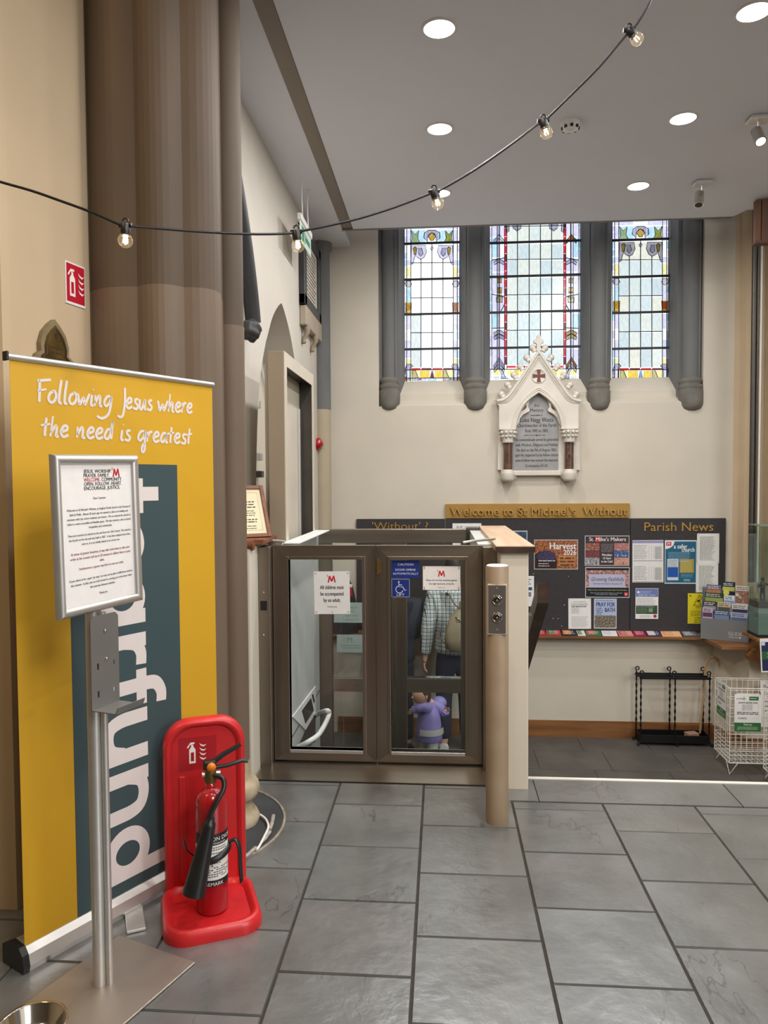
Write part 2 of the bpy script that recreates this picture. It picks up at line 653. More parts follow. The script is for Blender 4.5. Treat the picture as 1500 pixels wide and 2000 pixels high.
def split_letters(mb, gap=0.0005):
    """islands of a text mesh, those one above the other joined, each as its own builder"""
    n = len(mb.v)
    par = list(range(n))

    def find(a):
        while par[a] != a:
            par[a] = par[par[a]]
            a = par[a]
        return a
    key = {}
    for i, p in enumerate(mb.v):
        k = (round(p.x, 5), round(p.z, 5))
        if k in key:
            par[find(i)] = find(key[k])
        else:
            key[k] = i
    for f in mb.f:
        for q in f[1:]:
            par[find(q)] = find(f[0])
    box = {}
    for i, p in enumerate(mb.v):
        r = find(i)
        a, b = box.get(r, (1e9, -1e9))
        box[r] = (min(a, p.x), max(b, p.x))
    groups = []
    for r, (a, b) in sorted(box.items(), key=lambda t: t[1]):
        if groups and a < groups[-1][1] - gap:
            groups[-1][1] = max(groups[-1][1], b)
            groups[-1][2].add(r)
        else:
            groups.append([a, b, {r}])
    out = []
    for a, b, rs in groups:
        q = MB()
        q.mats = list(mb.mats)
        idx = {}
        for f, mi, sm in zip(mb.f, mb.mi, mb.sm):
            if find(f[0]) in rs:
                t = []
                for v in f:
                    if v not in idx:
                        idx[v] = len(q.v)
                        q.v.append(mb.v[v])
                    t.append(idx[v])
                q.f.append(tuple(t))
                q.mi.append(mi)
                q.sm.append(sm)
        out.append(q)
    return out
# ================================================================== SETTING
DZ = -0.90          # lobby floor level
YB = 7.25           # face of the window wall
XL = -1.18          # face of the lobby's left wall
ZC = 3.85           # underside of the soffit
YN = 3.955          # top nosing of the stairs

# ---- upper floor: grout bed with slate tiles
mb = MB()
mb.box(-7, 9, -9, 1.05, -0.3, 0, M_SLATE)
mb.box(-7, 9, 1.05, 3.83, -0.3, -0.006, M_GROUT)
mb.box(0.30, 9, 3.83, YN, -0.3, -0.006, M_GROUT)
mb.box(-7, -2.3, 1.05, 3.83, -0.006, 0, M_SLATE)
mb.box(3.85, 9, 1.05, 3.655, -0.006, 0, M_SLATE)
floor = struct(mb, 'floor', 'dark slate tiled floor in the foreground')
TX, TY, G = 0.4385, 0.4195, 0.0042
for k in range(-5, 9):
    x0, x1 = -0.0965 + TX * k, -0.0965 + TX * (k + 1)
    ytop = 3.826 if (x0 + x1) / 2 < 0.44 else 3.652
    off = 3.366 if k % 2 == 0 else 3.568
    ys = sorted(set([ytop] + [off + TY * j for j in range(-7, 3) if 1.05 < off + TY * j < ytop - 0.02] + [1.05]))
    for a, b in zip(ys[:-1], ys[1:]):
        t = MB()
        dz = random.uniform(-0.0008, 0.0008)
        m = random.choice((M_SLATE, M_SLATE, M_SLATE_B, M_SLATE_C))
        cx, cy = (x0 + x1) / 2, (a + b) / 2
        gx, gy = (x1 - x0) / 2 - G, (b - a) / 2 - G
        e = 0.002
        vv = [(cx + sx * gx, cy + sy * gy, -0.006) for sx, sy in ((-1, -1), (1, -1), (1, 1), (-1, 1))]
        vv += [(cx + sx * (gx - e), cy + sy * (gy - e), dz) for sx, sy in ((-1, -1), (1, -1), (1, 1), (-1, 1))]
        t.add(vv, [(4, 5, 6, 7), (0, 1, 5, 4), (1, 2, 6, 5), (2, 3, 7, 6), (3, 0, 4, 7)], m)
        t.build('tile', floor)
for a, b in ((0.30, 0.475), (0.48, 1.45), (1.456, 2.5), (2.506, 3.6), (3.606, 9.0)):
    t = MB()
    t.box(a, b, 3.66, YN - 0.022, -0.006, 0.001, M_SLATE_B)
    t.build('nosing_slab', floor)
t = MB()
t.box(0.44, 4.2, YN - 0.020, YN + 0.006, -0.03, 0.004, mat('pale_nosing_strip', (232, 228, 218), 0.4))
t.build('nosing_strip', floor)
t = MB()
t.lathe([(0.46, 0.0005), (0.455, 0.004), (0.0, 0.004)], mat('dark_inset_slate', (58, 60, 63), 0.5, var=0.15, vscale=6, bump=0.3, bscale=12), (-1.2, 3.3, 0), 48, smooth=False)
t.build('round_inset_slab', floor)
t = MB()
t.tube([(-1.2 + 0.466 * math.cos(a), 3.3 + 0.466 * math.sin(a), 0.001) for a in [-1.9 + 0.05 * i for i in range(60)]], 0.007, mat('old_mortar', (150, 140, 124), 0.9, var=0.3, vscale=40, bump=0.5, bscale=60), 5)
t.build('mortar_ring', floor)

# ---- stairs down to the lobby, right of the low wall
mb = MB()
for i in range(1, 5):
    mb.box(0.44, 4.2, YN + 0.27 * (i - 1), YN + 0.27 * i, DZ - 0.1, -0.18 * i, M_LOBBY_SLATE)
mb.box(0.44, 4.2, YN - 0.1, YN, DZ - 0.1, -0.031, M_LOBBY_SLATE)
struct(mb, 'stairs', 'slate steps leading down to the lobby')

# ---- lobby floor
mb = MB()
mb.box(-1.6, 5.5, YN - 0.1, YB + 0.1, DZ - 0.2, DZ - 0.005, M_GROUT)
lobby = struct(mb, 'floor_lobby', 'worn slate floor of the lower lobby')
LX = 0.62
for i in range(10):
    for j in range(5):
        x0 = -1.18 + LX * i + (0.16 if j % 2 else 0)
        y0 = 5.05 + 0.45 * j
        t = MB()
        t.box(x0 + 0.002, min(x0 + LX - 0.002, 5.0), y0 + 0.002, min(y0 + 0.448, YB), DZ - 0.005, DZ + random.uniform(-0.0005, 0.0005), M_LOBBY_SLATE)
        t.build('lobby_tile', lobby)

# ---- window wall (faces the camera), with one wide recess for the three lights
WX0, WX1 = PY(739, 600, YB).x, PY(1375, 600, YB).x
SILL = PY(800, 793, YB).z
ZT = 5.2
mb = MB()
for a, b, c, d in ((-1.6, WX0, DZ, ZT), (WX1, 3.4, DZ, ZT), (WX0, WX1, DZ, SILL), (WX0, WX1, 4.75, ZT)):
    mb.box(a, b, YB, YB + 0.42, c, d, M_PLASTER)
struct(mb, 'wall_back', 'cream plaster wall with the three stained glass windows')
mb = MB()
mb.box(-1.03, 2.66, YB - 0.022, YB, DZ, DZ + 0.145, M_OAK)
mb.box(-1.03, 2.66, YB - 0.014, YB, DZ + 0.145, DZ + 0.158, M_OAK)
struct(mb, 'baseboard_back', 'oak skirting board along the window wall')

# ---- left lobby wall with the pointed recess
AY, AW = 5.495, 0.85
half_ = [(0.0, 2.916), (0.13, 2.86), (0.31, 2.742), (0.45, 2.60), (0.552, 2.486), (0.69, 2.262), (0.772, 1.988), (0.834, 1.56), (0.85, 1.1), (0.85, DZ + 0.01)]
half = [(p[0], p[1]) for p in catmull([(a, b, 0) for a, b in half_], 4)]
arch = [(AY - w, z) for w, z in reversed(half)] + [(AY + w, z) for w, z in half[1:]]
mb = MB()
mb.prism([(3.6, DZ), (YB, DZ), (YB, ZC + 0.2), (3.6, ZC + 0.2)], XL, XL - 0.35, M_PLASTER_SIDE, yz, [arch])
wl = struct(mb, 'wall_left', 'cream plaster side wall with a pointed arch recess')
mb = MB()
mb.box(XL, XL + 0.02, 6.35, YB - 0.15, DZ, DZ + 0.145, M_OAK)
mb.box(XL, XL + 0.02, 5.5, 6.35, DZ, DZ + 0.145, M_OAK)
struct(mb, 'baseboard_left', 'oak skirting board on the side wall seen through the lift')
# the arched door at the back of the recess
mb = MB()
dr = thing('door_1', 'cream painted arched double door inside the pointed recess', None, (XL - 0.26, AY, DZ), kind='structure')
mb.prism([(AY - 1.1, DZ), (AY + 1.1, DZ), (AY + 1.1, 3.1), (AY - 1.1, 3.1)], XL - 0.26, XL - 0.34, M_PLASTER, yz)
mb.build('door_panel', dr)
mb = MB()
ins = [(AY + (y - AY) * 0.93, DZ + 0.02 + (z - DZ) * 0.955) for y, z in arch]
mb.tube([(XL - 0.255, y, z) for y, z in ins], 0.014, M_WHITE, 6)
mb.tube([(XL - 0.255, AY, DZ), (XL - 0.255, AY, 2.7)], 0.010, M_WHITE, 6)
mb.tube([(XL - 0.255, AY - 0.75, 2.18), (XL - 0.255, AY + 0.1, 2.70)], 0.006, M_STRIP, 5)
mb.build('door_bead', dr)
for px, py in ((508, 790), (512, 892), (514, 968)):
    p = PX(px, py, XL - 0.20)
    mb = MB()
    mb.box(p.x - 0.055, p.x, p.y - 0.03, p.y + 0.03, p.z - 0.03, p.z + 0.03, M_ALU, 0.006)
    mb.build('hinge', dr)
p = PX(508, 930, XL - 0.20)
mb = MB()
mb.box(p.x - 0.055, p.x - 0.02, p.y - 0.035, p.y + 0.035, p.z - 0.13, p.z + 0.03, M_ALU, 0.006)
mb.box(p.x - 0.03, p.x + 0.02, p.y - 0.04, p.y + 0.05, p.z - 0.01, p.z + 0.04, M_STEEL_DK, 0.006)
mb.build('lock_case', dr)

# ---- stone column in the far left corner
mb = MB()
cx, cy = PY(628, 700, 7.12).x, 7.12
mb.lathe([(0.085, DZ), (0.085, PY(620, 800, 7.1).z)], mat('column_cream_paint', (176, 162, 138), 0.7, var=0.04), (cx, cy, 0), 20)
mb.lathe([(0.087, PY(620, 800, 7.1).z), (0.087, ZC - 0.06), (0.11, ZC - 0.05), (0.11, ZC + 0.1)], M_STONE, (cx, cy, 0), 20)
struct(mb, 'corner_column', 'slim grey stone column in the corner beside the windows')

# ---- compound pier behind the banner
def plan(px, Y):
    p = PY(px, 900, Y)
    return Vector((p.x, p.y))


def lobe(a, b, sag, n=8):
    d = b - a
    nr = Vector((d.y, -d.x)).normalized()
    return [a + d * (i / n) + nr * sag * (1 - (2 * i / n - 1) ** 2) for i in range(n)]


A = [plan(185, 3.05), plan(275, 2.99), plan(365, 3.02), plan(437, 3.17)]
pier = lobe(A[0], A[1], 0.030) + lobe(A[1], A[2], 0.05) + lobe(A[2], A[3], 0.055) + [A[3], Vector((A[3].x - 0.015, A[3].y + 0.05)), Vector((-1.0, 3.5)), Vector((XL + 0.0, 3.72)), Vector((-1.9, 3.8)), Vector((-1.9, 3.1))]
ZP = PY(300, 560, 3.0).z
pr = thing('stone_pier', 'tall painted stone pier with clustered shafts behind the yellow banner', None, (-1.3, 3.3, 0), kind='structure')
mb = MB()
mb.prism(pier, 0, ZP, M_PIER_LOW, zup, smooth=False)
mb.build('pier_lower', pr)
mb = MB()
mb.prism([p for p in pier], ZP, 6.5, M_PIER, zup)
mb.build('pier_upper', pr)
sc_ = plan(478, 3.33)
sx_, sy_, sr_ = sc_.x - 0.066, 3.34, 0.066
mb = MB()
mb.lathe([(sr_, 0.30), (sr_ + 0.001, ZP - 0.1)], M_PIER_LOW, (sx_, sy_, 0), 24)
mb.lathe([(sr_ - 0.001, ZP - 0.1), (sr_ - 0.001, 6.5)], M_PIER, (sx_, sy_, 0), 24)
mb.build('shaft', pr)
M_BASE = mat('worn_painted_base', (190, 176, 150), 0.45, vscale=12, rgb2=(150, 132, 104), bump=0.4, bscale=25)
mb = MB()
pf = [(0.105, 0.004), (0.112, 0.03), (0.10, 0.055), (0.078, 0.085), (0.072, 0.11), (0.085, 0.125)]
pf += [(0.082 + 0.03 * math.cos(a), 0.165 + 0.045 * math.sin(a)) for a in [-1.2 + 0.3 * i for i in range(9)]]
pf += [(0.078, 0.225), (0.07, 0.24), (sr_, 0.30)]
mb.lathe(pf, M_BASE, (sx_ - 0.002, sy_, 0), 28)
mb.build('shaft_base', pr)

# ---- plaster wall left of the pier
c0, c1, c2 = plan(28, 2.62), plan(185, 3.06), plan(11, 2.585)
mb = MB()
mb.prism([c2, c0, c1, Vector((-1.9, 3.3)), Vector((-7, 3.3)), Vector((-7, 2.5))], 0, 6.5, M_PLASTER_WARM, zup)
struct(mb, 'wall_near_left', 'warm cream plaster wall carrying the fire extinguisher sign')

# ---- ceilings: soffit over the lobby, slot, loft above
sr = PZ(1430, 424, ZC)
sq = PZ(1500, 391, ZC)
k = (sq.x - sr.x) / (sq.y - sr.y)
xr = sr.x + k * (0.3 - sr.y)
mb = MB()
mb.prism([(-0.785, 0.3), (xr, 0.3), (sr.x, 6.71), (-0.785, 6.71)], ZC, ZC + 0.07, M_CEIL, zup)
ceil = struct(mb, 'ceiling', 'pale grey plasterboard ceiling with round downlights')
mb = MB()
mb.box(-1.18, -0.882, 2.9, 6.72, ZC + 0.012, ZC + 0.07, M_CEIL)
mb.box(-1.18, -0.882, 6.72, YB, ZC + 0.012, ZC + 0.07, M_CEIL)
mb.box(-0.882, 4.2, 0.3, 6.9, ZC + 0.12, ZC + 0.16, M_CEIL)
mb.build('side_panel', ceil)
mb = MB()
mb.box(-0.884, -0.7865, 0.3, 6.705, ZC + 0.010, ZC + 0.07, M_STRIP)
mb.box(-0.7860, -0.7835, 0.3, 6.71, ZC - 0.001, ZC + 0.05, M_STEEL_DK)
mb.build('slot', ceil)
mb = MB()
mb.prism([(-0.885, 6.705), (sr.x + 0.005, 6.705), (sr.x + 0.005, 6.735), (-0.885, 6.735)], ZC - 0.004, ZC + 0.10, mat('grey_edge_trim', (128, 124, 118), 0.6), zup)
mb.build('edge_trim', ceil)
mb = MB()
mb.box(-7, 9, -9, 8.2, 6.5, 6.7, M_PLASTER)
mb.box(-1.7, 5.5, 6.9, 7.7, ZT, ZT + 0.1, M_CEIL)
mb.box(-1.7, 5.5, 6.88, 6.9, ZC + 0.16, 6.5, M_CEIL)
struct(mb, 'ceiling_nave', 'high plaster ceiling of the church')

# ---- right side: return wall, downpipe, boxed timber
XR = PY(1443, 800, YB).x
mb = MB()
mb.prism([(WX1 + 0.28, YB), (XR, YB - 0.02), (XR + 0.02, YB - 0.10), (XR + 0.10, YB - 0.14), (XR + 0.16, YB - 0.2), (XR + 0.18, 6.78), (3.6, 6.75), (3.7, 6.0), (5.5, 6.0), (5.5, YB + 0.3), (WX1 + 0.28, YB + 0.3)], DZ, ZT, M_PLASTER_WARM, zup)
struct(mb, 'wall_right', 'cream wall return at the right edge with vertical pipes')
for px, r, m in ((1470, 0.022, M_STEEL_DK), (1478, 0.012, M_STEEL_DK), (1484, 0.008, M_WHITE)):
    mb = MB()
    q = PY(px, 800, 6.92)
    mb.tube([(q.x, 6.92, 0.66), (q.x, 6.92, 4.6)], r, m, 10)
    mb.build('pipe', None, None, {1470: 'thick dark vertical pipe in the right corner', 1478: 'thin dark vertical pipe beside the thick pipe', 1484: 'slim white vertical conduit beside the dark pipes'}[px], 'pipe')
bx0, bx1 = PY(1475, 450, 6.3), PY(1540, 450, 6.3)
tb = thing('timber_box', 'boxed dark oak panel hanging below the ceiling at the right edge', 'wood panel', (bx0.x, 6.3, PY(1475, 475, 6.3).z))
z0, z1 = PY(1475, 473, 6.3).z, PY(1490, 405, 6.3).z
for i, (a, b) in enumerate(((0, 0.045), (0.049, 0.17), (0.174, 0.4))):
    mb = MB()
    mb.box(bx0.x + a, bx0.x + b, 6.30 - 0.01 * i, 6.34, z0, ZC - 0.012, mat('reddish_oak_%d' % i, (124 - 10 * i, 84 - 8 * i, 54 - 6 * i), 0.5, vscale=6, stretch=(3, 3, .3), rgb2=(96, 62, 42)))
    mb.build('plank', tb)
mb = MB()
mb.box(bx0.x - 0.006, bx0.x + 0.4, 6.265, 6.345, z0 - 0.018, z0, mat('dark_red_moulding', (92, 52, 40), 0.5))
mb.build('moulding', tb)

# ---- nave shell behind and beside the camera (never in view, keeps the light indoors)
mb = MB(); mb.box(-7.2, 9.2, -9.2, -9, -0.3, 6.6, M_PLASTER_WARM); struct(mb, 'wall_rear', 'far plaster wall of the church behind the viewer')
mb = MB(); mb.box(-7.2, -7, -9, 3.3, -0.3, 6.6, M_PLASTER_WARM); struct(mb, 'wall_nave_left', 'left plaster wall of the church')
mb = MB(); mb.box(9, 9.2, -9, 8, -0.3, 6.6, M_PLASTER_WARM); struct(mb, 'wall_nave_right', 'right plaster wall of the church')
mb = MB(); mb.box(5.5, 9, 6.0, 6.2, -0.3, 6.6, M_PLASTER_WARM); mb.box(-1.6, 5.5, 7.6, 7.7, ZT, 6.6, M_PLASTER_WARM); mb.box(4.2, 5.6, YN, 6.1, DZ - .1, 0, M_PLASTER_WARM); mb.box(4.2, 9, YN, 6.1, -0.3, 0, M_SLATE); struct(mb, 'wall_far_right', 'plaster wall closing the church beyond the right edge')
mb = MB(); mb.box(-7, -1.18, 3.6, 3.8, ZC, 6.6, M_PLASTER_WARM); mb.box(-1.9, -1.18, 3.6, 7.7, ZC + .2, ZC + .3, M_PLASTER_WARM); struct(mb, 'wall_upper_left', 'upper plaster wall above the side wall')
# ================================================================== STAINED GLASS WINDOWS
YG = YB + 0.28
G_CLEAR = [stained('clear_glass_%d' % i, c, 0.05, through=2.2) for i, c in enumerate(((252, 253, 252), (244, 250, 250), (250, 250, 244), (236, 246, 246)))]
G_MID = [stained('mid_glass_%d' % i, c, 0.10, through=1.0) for i, c in enumerate(((226, 238, 236), (236, 243, 236), (214, 231, 235), (240, 242, 228), (224, 238, 242)))]
G_LAV = stained('lavender_glass', (206, 206, 232), 0.15)
G_BLUE = stained('pale_blue_glass', (176, 212, 236), 0.2)
G_GREY = stained('smoky_glass', (150, 148, 170), 0.25)
G_GOLD = stained('gold_glass', (232, 196, 84), 0.25)
G_PALEGOLD = stained('pale_gold_glass', (238, 226, 160), 0.2)
G_AMBER = stained('amber_glass', (196, 128, 40), 0.25)
G_RED = stained('ruby_glass', (206, 30, 56), 0.2)
G_DKRED = stained('deep_ruby_glass', (112, 24, 44), 0.2)
G_WHITE = stained('opal_glass', (240, 240, 246), 0.08)


class Win:
    """coordinates a, b are pixels of an enlarged view; px = ox + a/s, py = oy + b/s"""

    def __init__(self, name, label, ox, oy, s, dx=0.0, flip=None):
        self.ox, self.oy, self.s, self.dx, self.flip = ox, oy, s, dx, flip
        self.root = thing(name, label, None, (PY(ox + 400 / s, 745, YG).x, YG, 2.6), kind='structure')
        self.n = 0
        self.c = {}

    def p(self, a, b):
        q = PY(self.ox + a / self.s, self.oy + b / self.s, YG)
        return Vector((q.x, q.z))

    def quad(self, a0, b0, a1, b1, m, name='pane', gap=0.0035, y=0.0):
        p0, p1 = self.p(a0, b1), self.p(a1, b0)
        mb = MB()
        g = gap
        mb.box(p0.x + g, p1.x - g, YG + y, YG + 0.006 + y, p0.y + g, p1.y - g, m)
        mb.build(name, self.root)

    def piece(self, pts, m, name='ornament_pane', y=-0.002):
        mb = MB()
        P = [self.p(*q) for q in pts]
        mb.prism([(q.x, q.y) for q in P], YG + y, YG + y + 0.005, m, xz)
        mb.build(name, self.root)
        ld = MB()
        ld.tube([(q.x, YG + y - 0.003, q.y) for q in P], 0.0035, M_LEAD, 5, closed=True)
        self.c.setdefault('l', []).append(ld)

    def lead(self, pts, r=0.0045):
        ld = MB()
        ld.tube([(q.x, YG - 0.001, q.y) for q in (self.p(*t) for t in pts)], r, M_LEAD, 6)
        self.c.setdefault('l', []).append(ld)

    def bar(self, a0, a1, b, r=0.0105):
        p0, p1 = self.p(a0, b), self.p(a1, b)
        mb = MB()
        mb.box(p0.x, p1.x, YG - 0.016, YG, p0.y - r, p0.y + r, M_LEAD)
        mb.build('saddle_bar', self.root)

    def finish(self):
        mb = MB()
        for l in self.c.get('l', []):
            o = len(mb.v)
            mb.v += l.v
            mb.f += [tuple(o + i for i in f) for f in l.f]
            mb.mi += [0] * len(l.f)
            mb.sm += l.sm
        mb.mats = [M_LEAD]
        mb.build('lead_came', self.root)


def side_window(name, label, ox, oy, s, dark):
    w = Win(name, label, ox, oy, s)
    rr = random.Random(len(label))
    xs = [330, 433, 545, 658, 765]
    ys = [440, 615, 800, 972, 1158, 1330, 1515]
    pal = G_MID if dark else G_CLEAR
    for i in range(4):
        for j in range(6):
            m = rr.choice(pal)
            if not dark and i == 0 and j > 2:
                m = G_MID[0]
            w.quad(xs[i], ys[j], xs[i + 1], ys[j + 1], m)
    for b in (440, 800, 1158):
        w.lead([(330, b), (765, b - 4)])
    for a in xs[1:4]:
        w.lead([(a, 247 + (0 if a == 545 else 150)), (a, 1515)])
    # outer strips of short pieces and the painted side columns
    for side in (0, 1):
        def X(a):
            return a if side == 0 else 1092 - a
        yy = [-120, 95, 160, 247, 330, 405, 480, 550, 615, 690, 770, 850, 972, 1055, 1140, 1230, 1330, 1420, 1500, 1600]
        for j in range(len(yy) - 1):
            a0, a1 = sorted((X(262), X(286)))
            w.quad(a0, yy[j], a1, yy[j + 1], rr.choice((G_WHITE, G_WHITE, G_BLUE, G_LAV)), 'border_pane', 0.003)
        segs = [(-120, 95, G_LAV), (95, 247, G_LAV), (247, 405, G_WHITE), (405, 470, G_LAV), (470, 590, G_PALEGOLD), (590, 690, G_WHITE), (690, 850, G_BLUE if side == 0 else G_LAV),
                (850, 935, G_GOLD if side == 0 else G_AMBER), (935, 972, G_WHITE), (972, 1130, G_LAV), (1130, 1230, G_WHITE), (1230, 1420, G_LAV), (1420, 1480, G_PALEGOLD), (1480, 1540, G_WHITE)]
        for (b0, b1, m) in segs:
            a0, a1 = sorted((X(286), X(328)))
            w.quad(a0, b0, a1, b1, m, 'border_pane', 0.003)
        for a in (262, 286, 328):
            w.lead([(X(a), -120), (X(a), 1660)], 0.004)
        w.piece([(X(272), 850), (X(338), 850), (X(332), 935), (X(340), 960), (X(268), 960), (X(278), 935)], G_GOLD if side == 0 else G_AMBER)
        w.piece([(X(268), 650), (X(285), 625), (X(320), 625), (X(338), 660), (X(318), 690), (X(285), 690)], G_WHITE)
        w.piece([(X(270), 1540), (X(285), 1480), (X(330), 1480), (X(350), 1500), (X(320), 1530), (X(320), 1650), (X(280), 1650)], G_LAV)
        # canopy leaf, hanging tracery
        w.piece([(X(335), 105), (X(372), 150), (X(410), 105), (X(400), 190), (X(430), 240), (X(330), 240), (X(345), 190)], G_GOLD if side else G_PALEGOLD)
        w.piece([(X(335), 262), (X(480), 262), (X(490), 330), (X(465), 385), (X(430), 405), (X(395), 385), (X(372), 370), (X(350), 450), (X(328), 465)], G_LAV)
        w.piece([(X(352), 290), (X(372), 275), (X(392), 290), (X(380), 365), (X(362), 355)], G_GOLD, y=-0.006)
        w.piece([(X(405), 290), (X(440), 290), (X(455), 345), (X(430), 375), (X(408), 350)], G_WHITE, y=-0.006)
        w.quad(min(X(328), X(480)), 95, max(X(328), X(480)), 247, G_BLUE, 'canopy_pane', 0.003, 0.004)
        w.quad(min(X(328), X(480)), -120, max(X(328), X(480)), 95, G_LAV, 'canopy_pane', 0.003, 0.004)
    w.quad(480, -120, 612, 247, G_WHITE, 'canopy_pane', 0.003, 0.004)
    w.quad(328, 247, 765, 440, rr.choice(pal), 'pane', 0.003, 0.004)
    w.piece([(505, 165), (525, 140), (545, 132), (568, 140), (585, 165), (560, 210), (530, 210)], G_GOLD)
    w.piece([(470, 130), (510, 105), (580, 105), (625, 130), (630, 180), (590, 225), (585, 165), (545, 128), (505, 165), (500, 225), (460, 180)], G_LAV)
    w.piece([(528, 290), (545, 265), (562, 290), (545, 320)], G_WHITE)
    for i in range(4):
        w.quad(xs[i], 1515, xs[i + 1], 1540, (G_RED, G_DKRED, G_RED, G_DKRED)[i], 'red_pane', 0.003)
    for i, (a, b) in enumerate(((325, 415), (415, 525), (570, 660), (660, 770))):
        w.quad(a, 1540, b, 1625, (G_PALEGOLD, G_GOLD, G_GOLD, G_PALEGOLD)[i], 'base_pane', 0.003)
    w.piece([(525, 1625), (547, 1545), (570, 1625)], G_RED if not dark else G_LAV)
    w.quad(525, 1540, 570, 1625, G_BLUE, 'base_pane', 0.003, 0.004)
    for a in (345, 660):
        w.piece([(a, 1545), (a + 30, 1545), (a + 60, 1620), (a + 95, 1640), (a, 1650)], G_WHITE)
    for i in range(5):
        w.quad(286 + i * 104, 1625, 390 + i * 104, 1660, (G_WHITE, G_LAV, G_BLUE, G_WHITE, G_LAV)[i], 'base_pane', 0.003)
    for a in (1600,):
        w.quad(262, a, 286, 1660, G_AMBER, 'border_pane', 0.003)
        w.quad(806, a, 830, 1660, G_AMBER, 'border_pane', 0.003)
    w.lead([(262, 1540), (830, 1536)])
    w.lead([(262, 1625), (830, 1622)])
    for b in (247, 615, 972, 1330):
        w.bar(260, 832, b)
    w.finish()
    return w


side_window('window_1', 'narrow leaded window at left, mostly clear white panes', 740, 430, 5.263, False)
side_window('window_3', 'narrow leaded window at right, tinted clear panes', 1144.5, 422, 5.12, True)

w = Win('window_2', 'wide central leaded window with red pane borders behind the memorial', 770, 430, 3.947)
rr = random.Random(4)
xs = [868, 950, 1040, 1127, 1213, 1303]
ys = [-110, 50, 180, 305, 440, 577, 715, 850, 988, 1120]
for i in range(5):
    for j in range(9):
        w.quad(xs[i], ys[j], xs[i + 1], ys[j + 1], rr.choice(G_MID[:3] if j < 6 else G_MID))
for a in xs[1:5]:
    w.lead([(a, -110), (a, 1120)])
for b in (50, 305, 577, 850):
    w.lead([(868, b), (1303, b - 6)])
for side in (0, 1):
    def X(a):
        return a if side == 0 else 2173 - a
    rb = [-110] + [60 + 66 * i for i in range(17)]
    for j in range(len(rb) - 1):
        a0, a1 = sorted((X(850), X(867)))
        w.quad(a0, rb[j], a1, rb[j + 1], G_RED if j % 4 else G_DKRED, 'red_pane', 0.002)
    for b0, b1, m in ((-110, 130, G_LAV), (130, 290, G_BLUE), (290, 400, G_LAV), (400, 570, G_LAV), (570, 715, G_LAV), (715, 840, G_BLUE), (840, 990, G_LAV), (990, 1150, G_LAV)):
        a0, a1 = sorted((X(752), X(793)))
        w.quad(a0, b0, a1, b1, G_BLUE if m is G_BLUE else G_LAV, 'border_pane', 0.003)
        a0, a1 = sorted((X(793), X(812)))
        w.quad(a0, b0, a1, b1, G_GREY if side == 0 else G_LAV, 'border_pane', 0.002)
        a0, a1 = sorted((X(812), X(850)))
        w.quad(a0, b0, a1, b1, G_LAV if m is not G_BLUE else G_WHITE, 'border_pane', 0.003)
    for j in range(16):
        a0, a1 = sorted((X(735), X(752)))
        w.quad(a0, -110 + 83 * j, a1, -110 + 83 * (j + 1), rr.choice((G_WHITE, G_WHITE, G_LAV, G_BLUE)), 'border_pane', 0.003)
    for a in (752, 793, 850, 868):
        w.lead([(X(a), -110), (X(a), 1150)], 0.0035)
    w.lead([(X(812), -110), (X(812), 1150)], 0.006 if side else 0.004)
    # chevron leaf ornaments on the side columns
    for b, h, m in ((105, 55, G_WHITE if side == 0 else G_AMBER), (290, 35, G_WHITE), (840, 30, G_WHITE if side == 0 else G_GOLD), (872, 30, G_PALEGOLD if side else G_LAV), (1050, 75, G_LAV if side == 0 else G_AMBER), (1100, 55, G_WHITE)):
        w.piece([(X(765), b + h), (X(808), b + 5), (X(850), b + h), (X(845), b + h + 22), (X(808), b + 35), (X(770), b + h + 22)], m)
    for b in (450, 520, 560):
        w.piece([(X(792), b), (X(828), b), (X(828), b + 34), (X(792), b + 34)], G_GOLD if b < 550 else G_PALEGOLD)
    w.piece([(X(785), 590), (X(810), 610), (X(835), 590), (X(832), 635), (X(788), 635)], G_PALEGOLD)
    w.lead([(X(750), 310), (X(850), 290)])
    w.lead([(X(750), 570), (X(850), 590)])
    w.lead([(X(812), 720), (X(850), 650)])
    w.lead([(X(750), 835), (X(850), 830)])
    # canopy drops at the top
    w.piece([(X(905), 20), (X(985), 20), (X(975), 65), (X(945), 85), (X(918), 65)], G_LAV)
    w.piece([(X(848), 20), (X(885), 20), (X(885), 85), (X(868), 100)], G_LAV)
    # foot
    for i, (a, b, m) in enumerate(((735, 765, G_WHITE), (765, 815, G_PALEGOLD), (815, 865, G_WHITE), (865, 915, G_PALEGOLD), (915, 965, G_GOLD), (965, 1020, G_PALEGOLD), (1020, 1087, G_GOLD))):
        a0, a1 = sorted((X(a), X(b)))
        w.quad(a0, 1150, a1, 1200, m, 'base_pane', 0.003)
        w.quad(a0, 1200, a1, 1228, (G_WHITE, G_LAV, G_BLUE)[i % 3], 'base_pane', 0.003)
    w.piece([(X(808), 1150), (X(830), 1150), (X(850), 1200), (X(880), 1222), (X(825), 1222), (X(828), 1195)], G_WHITE)
for i in range(6):
    a0 = 868 + 72.5 * i
    w.quad(a0, 1120, a0 + 72.5, 1140, G_RED if i % 3 != 1 else G_DKRED, 'red_pane', 0.002)
w.lead([(735, 1150), (1438, 1146)])
for b in (180, 440, 715, 988):
    w.bar(733, 1440, b)
w.finish()

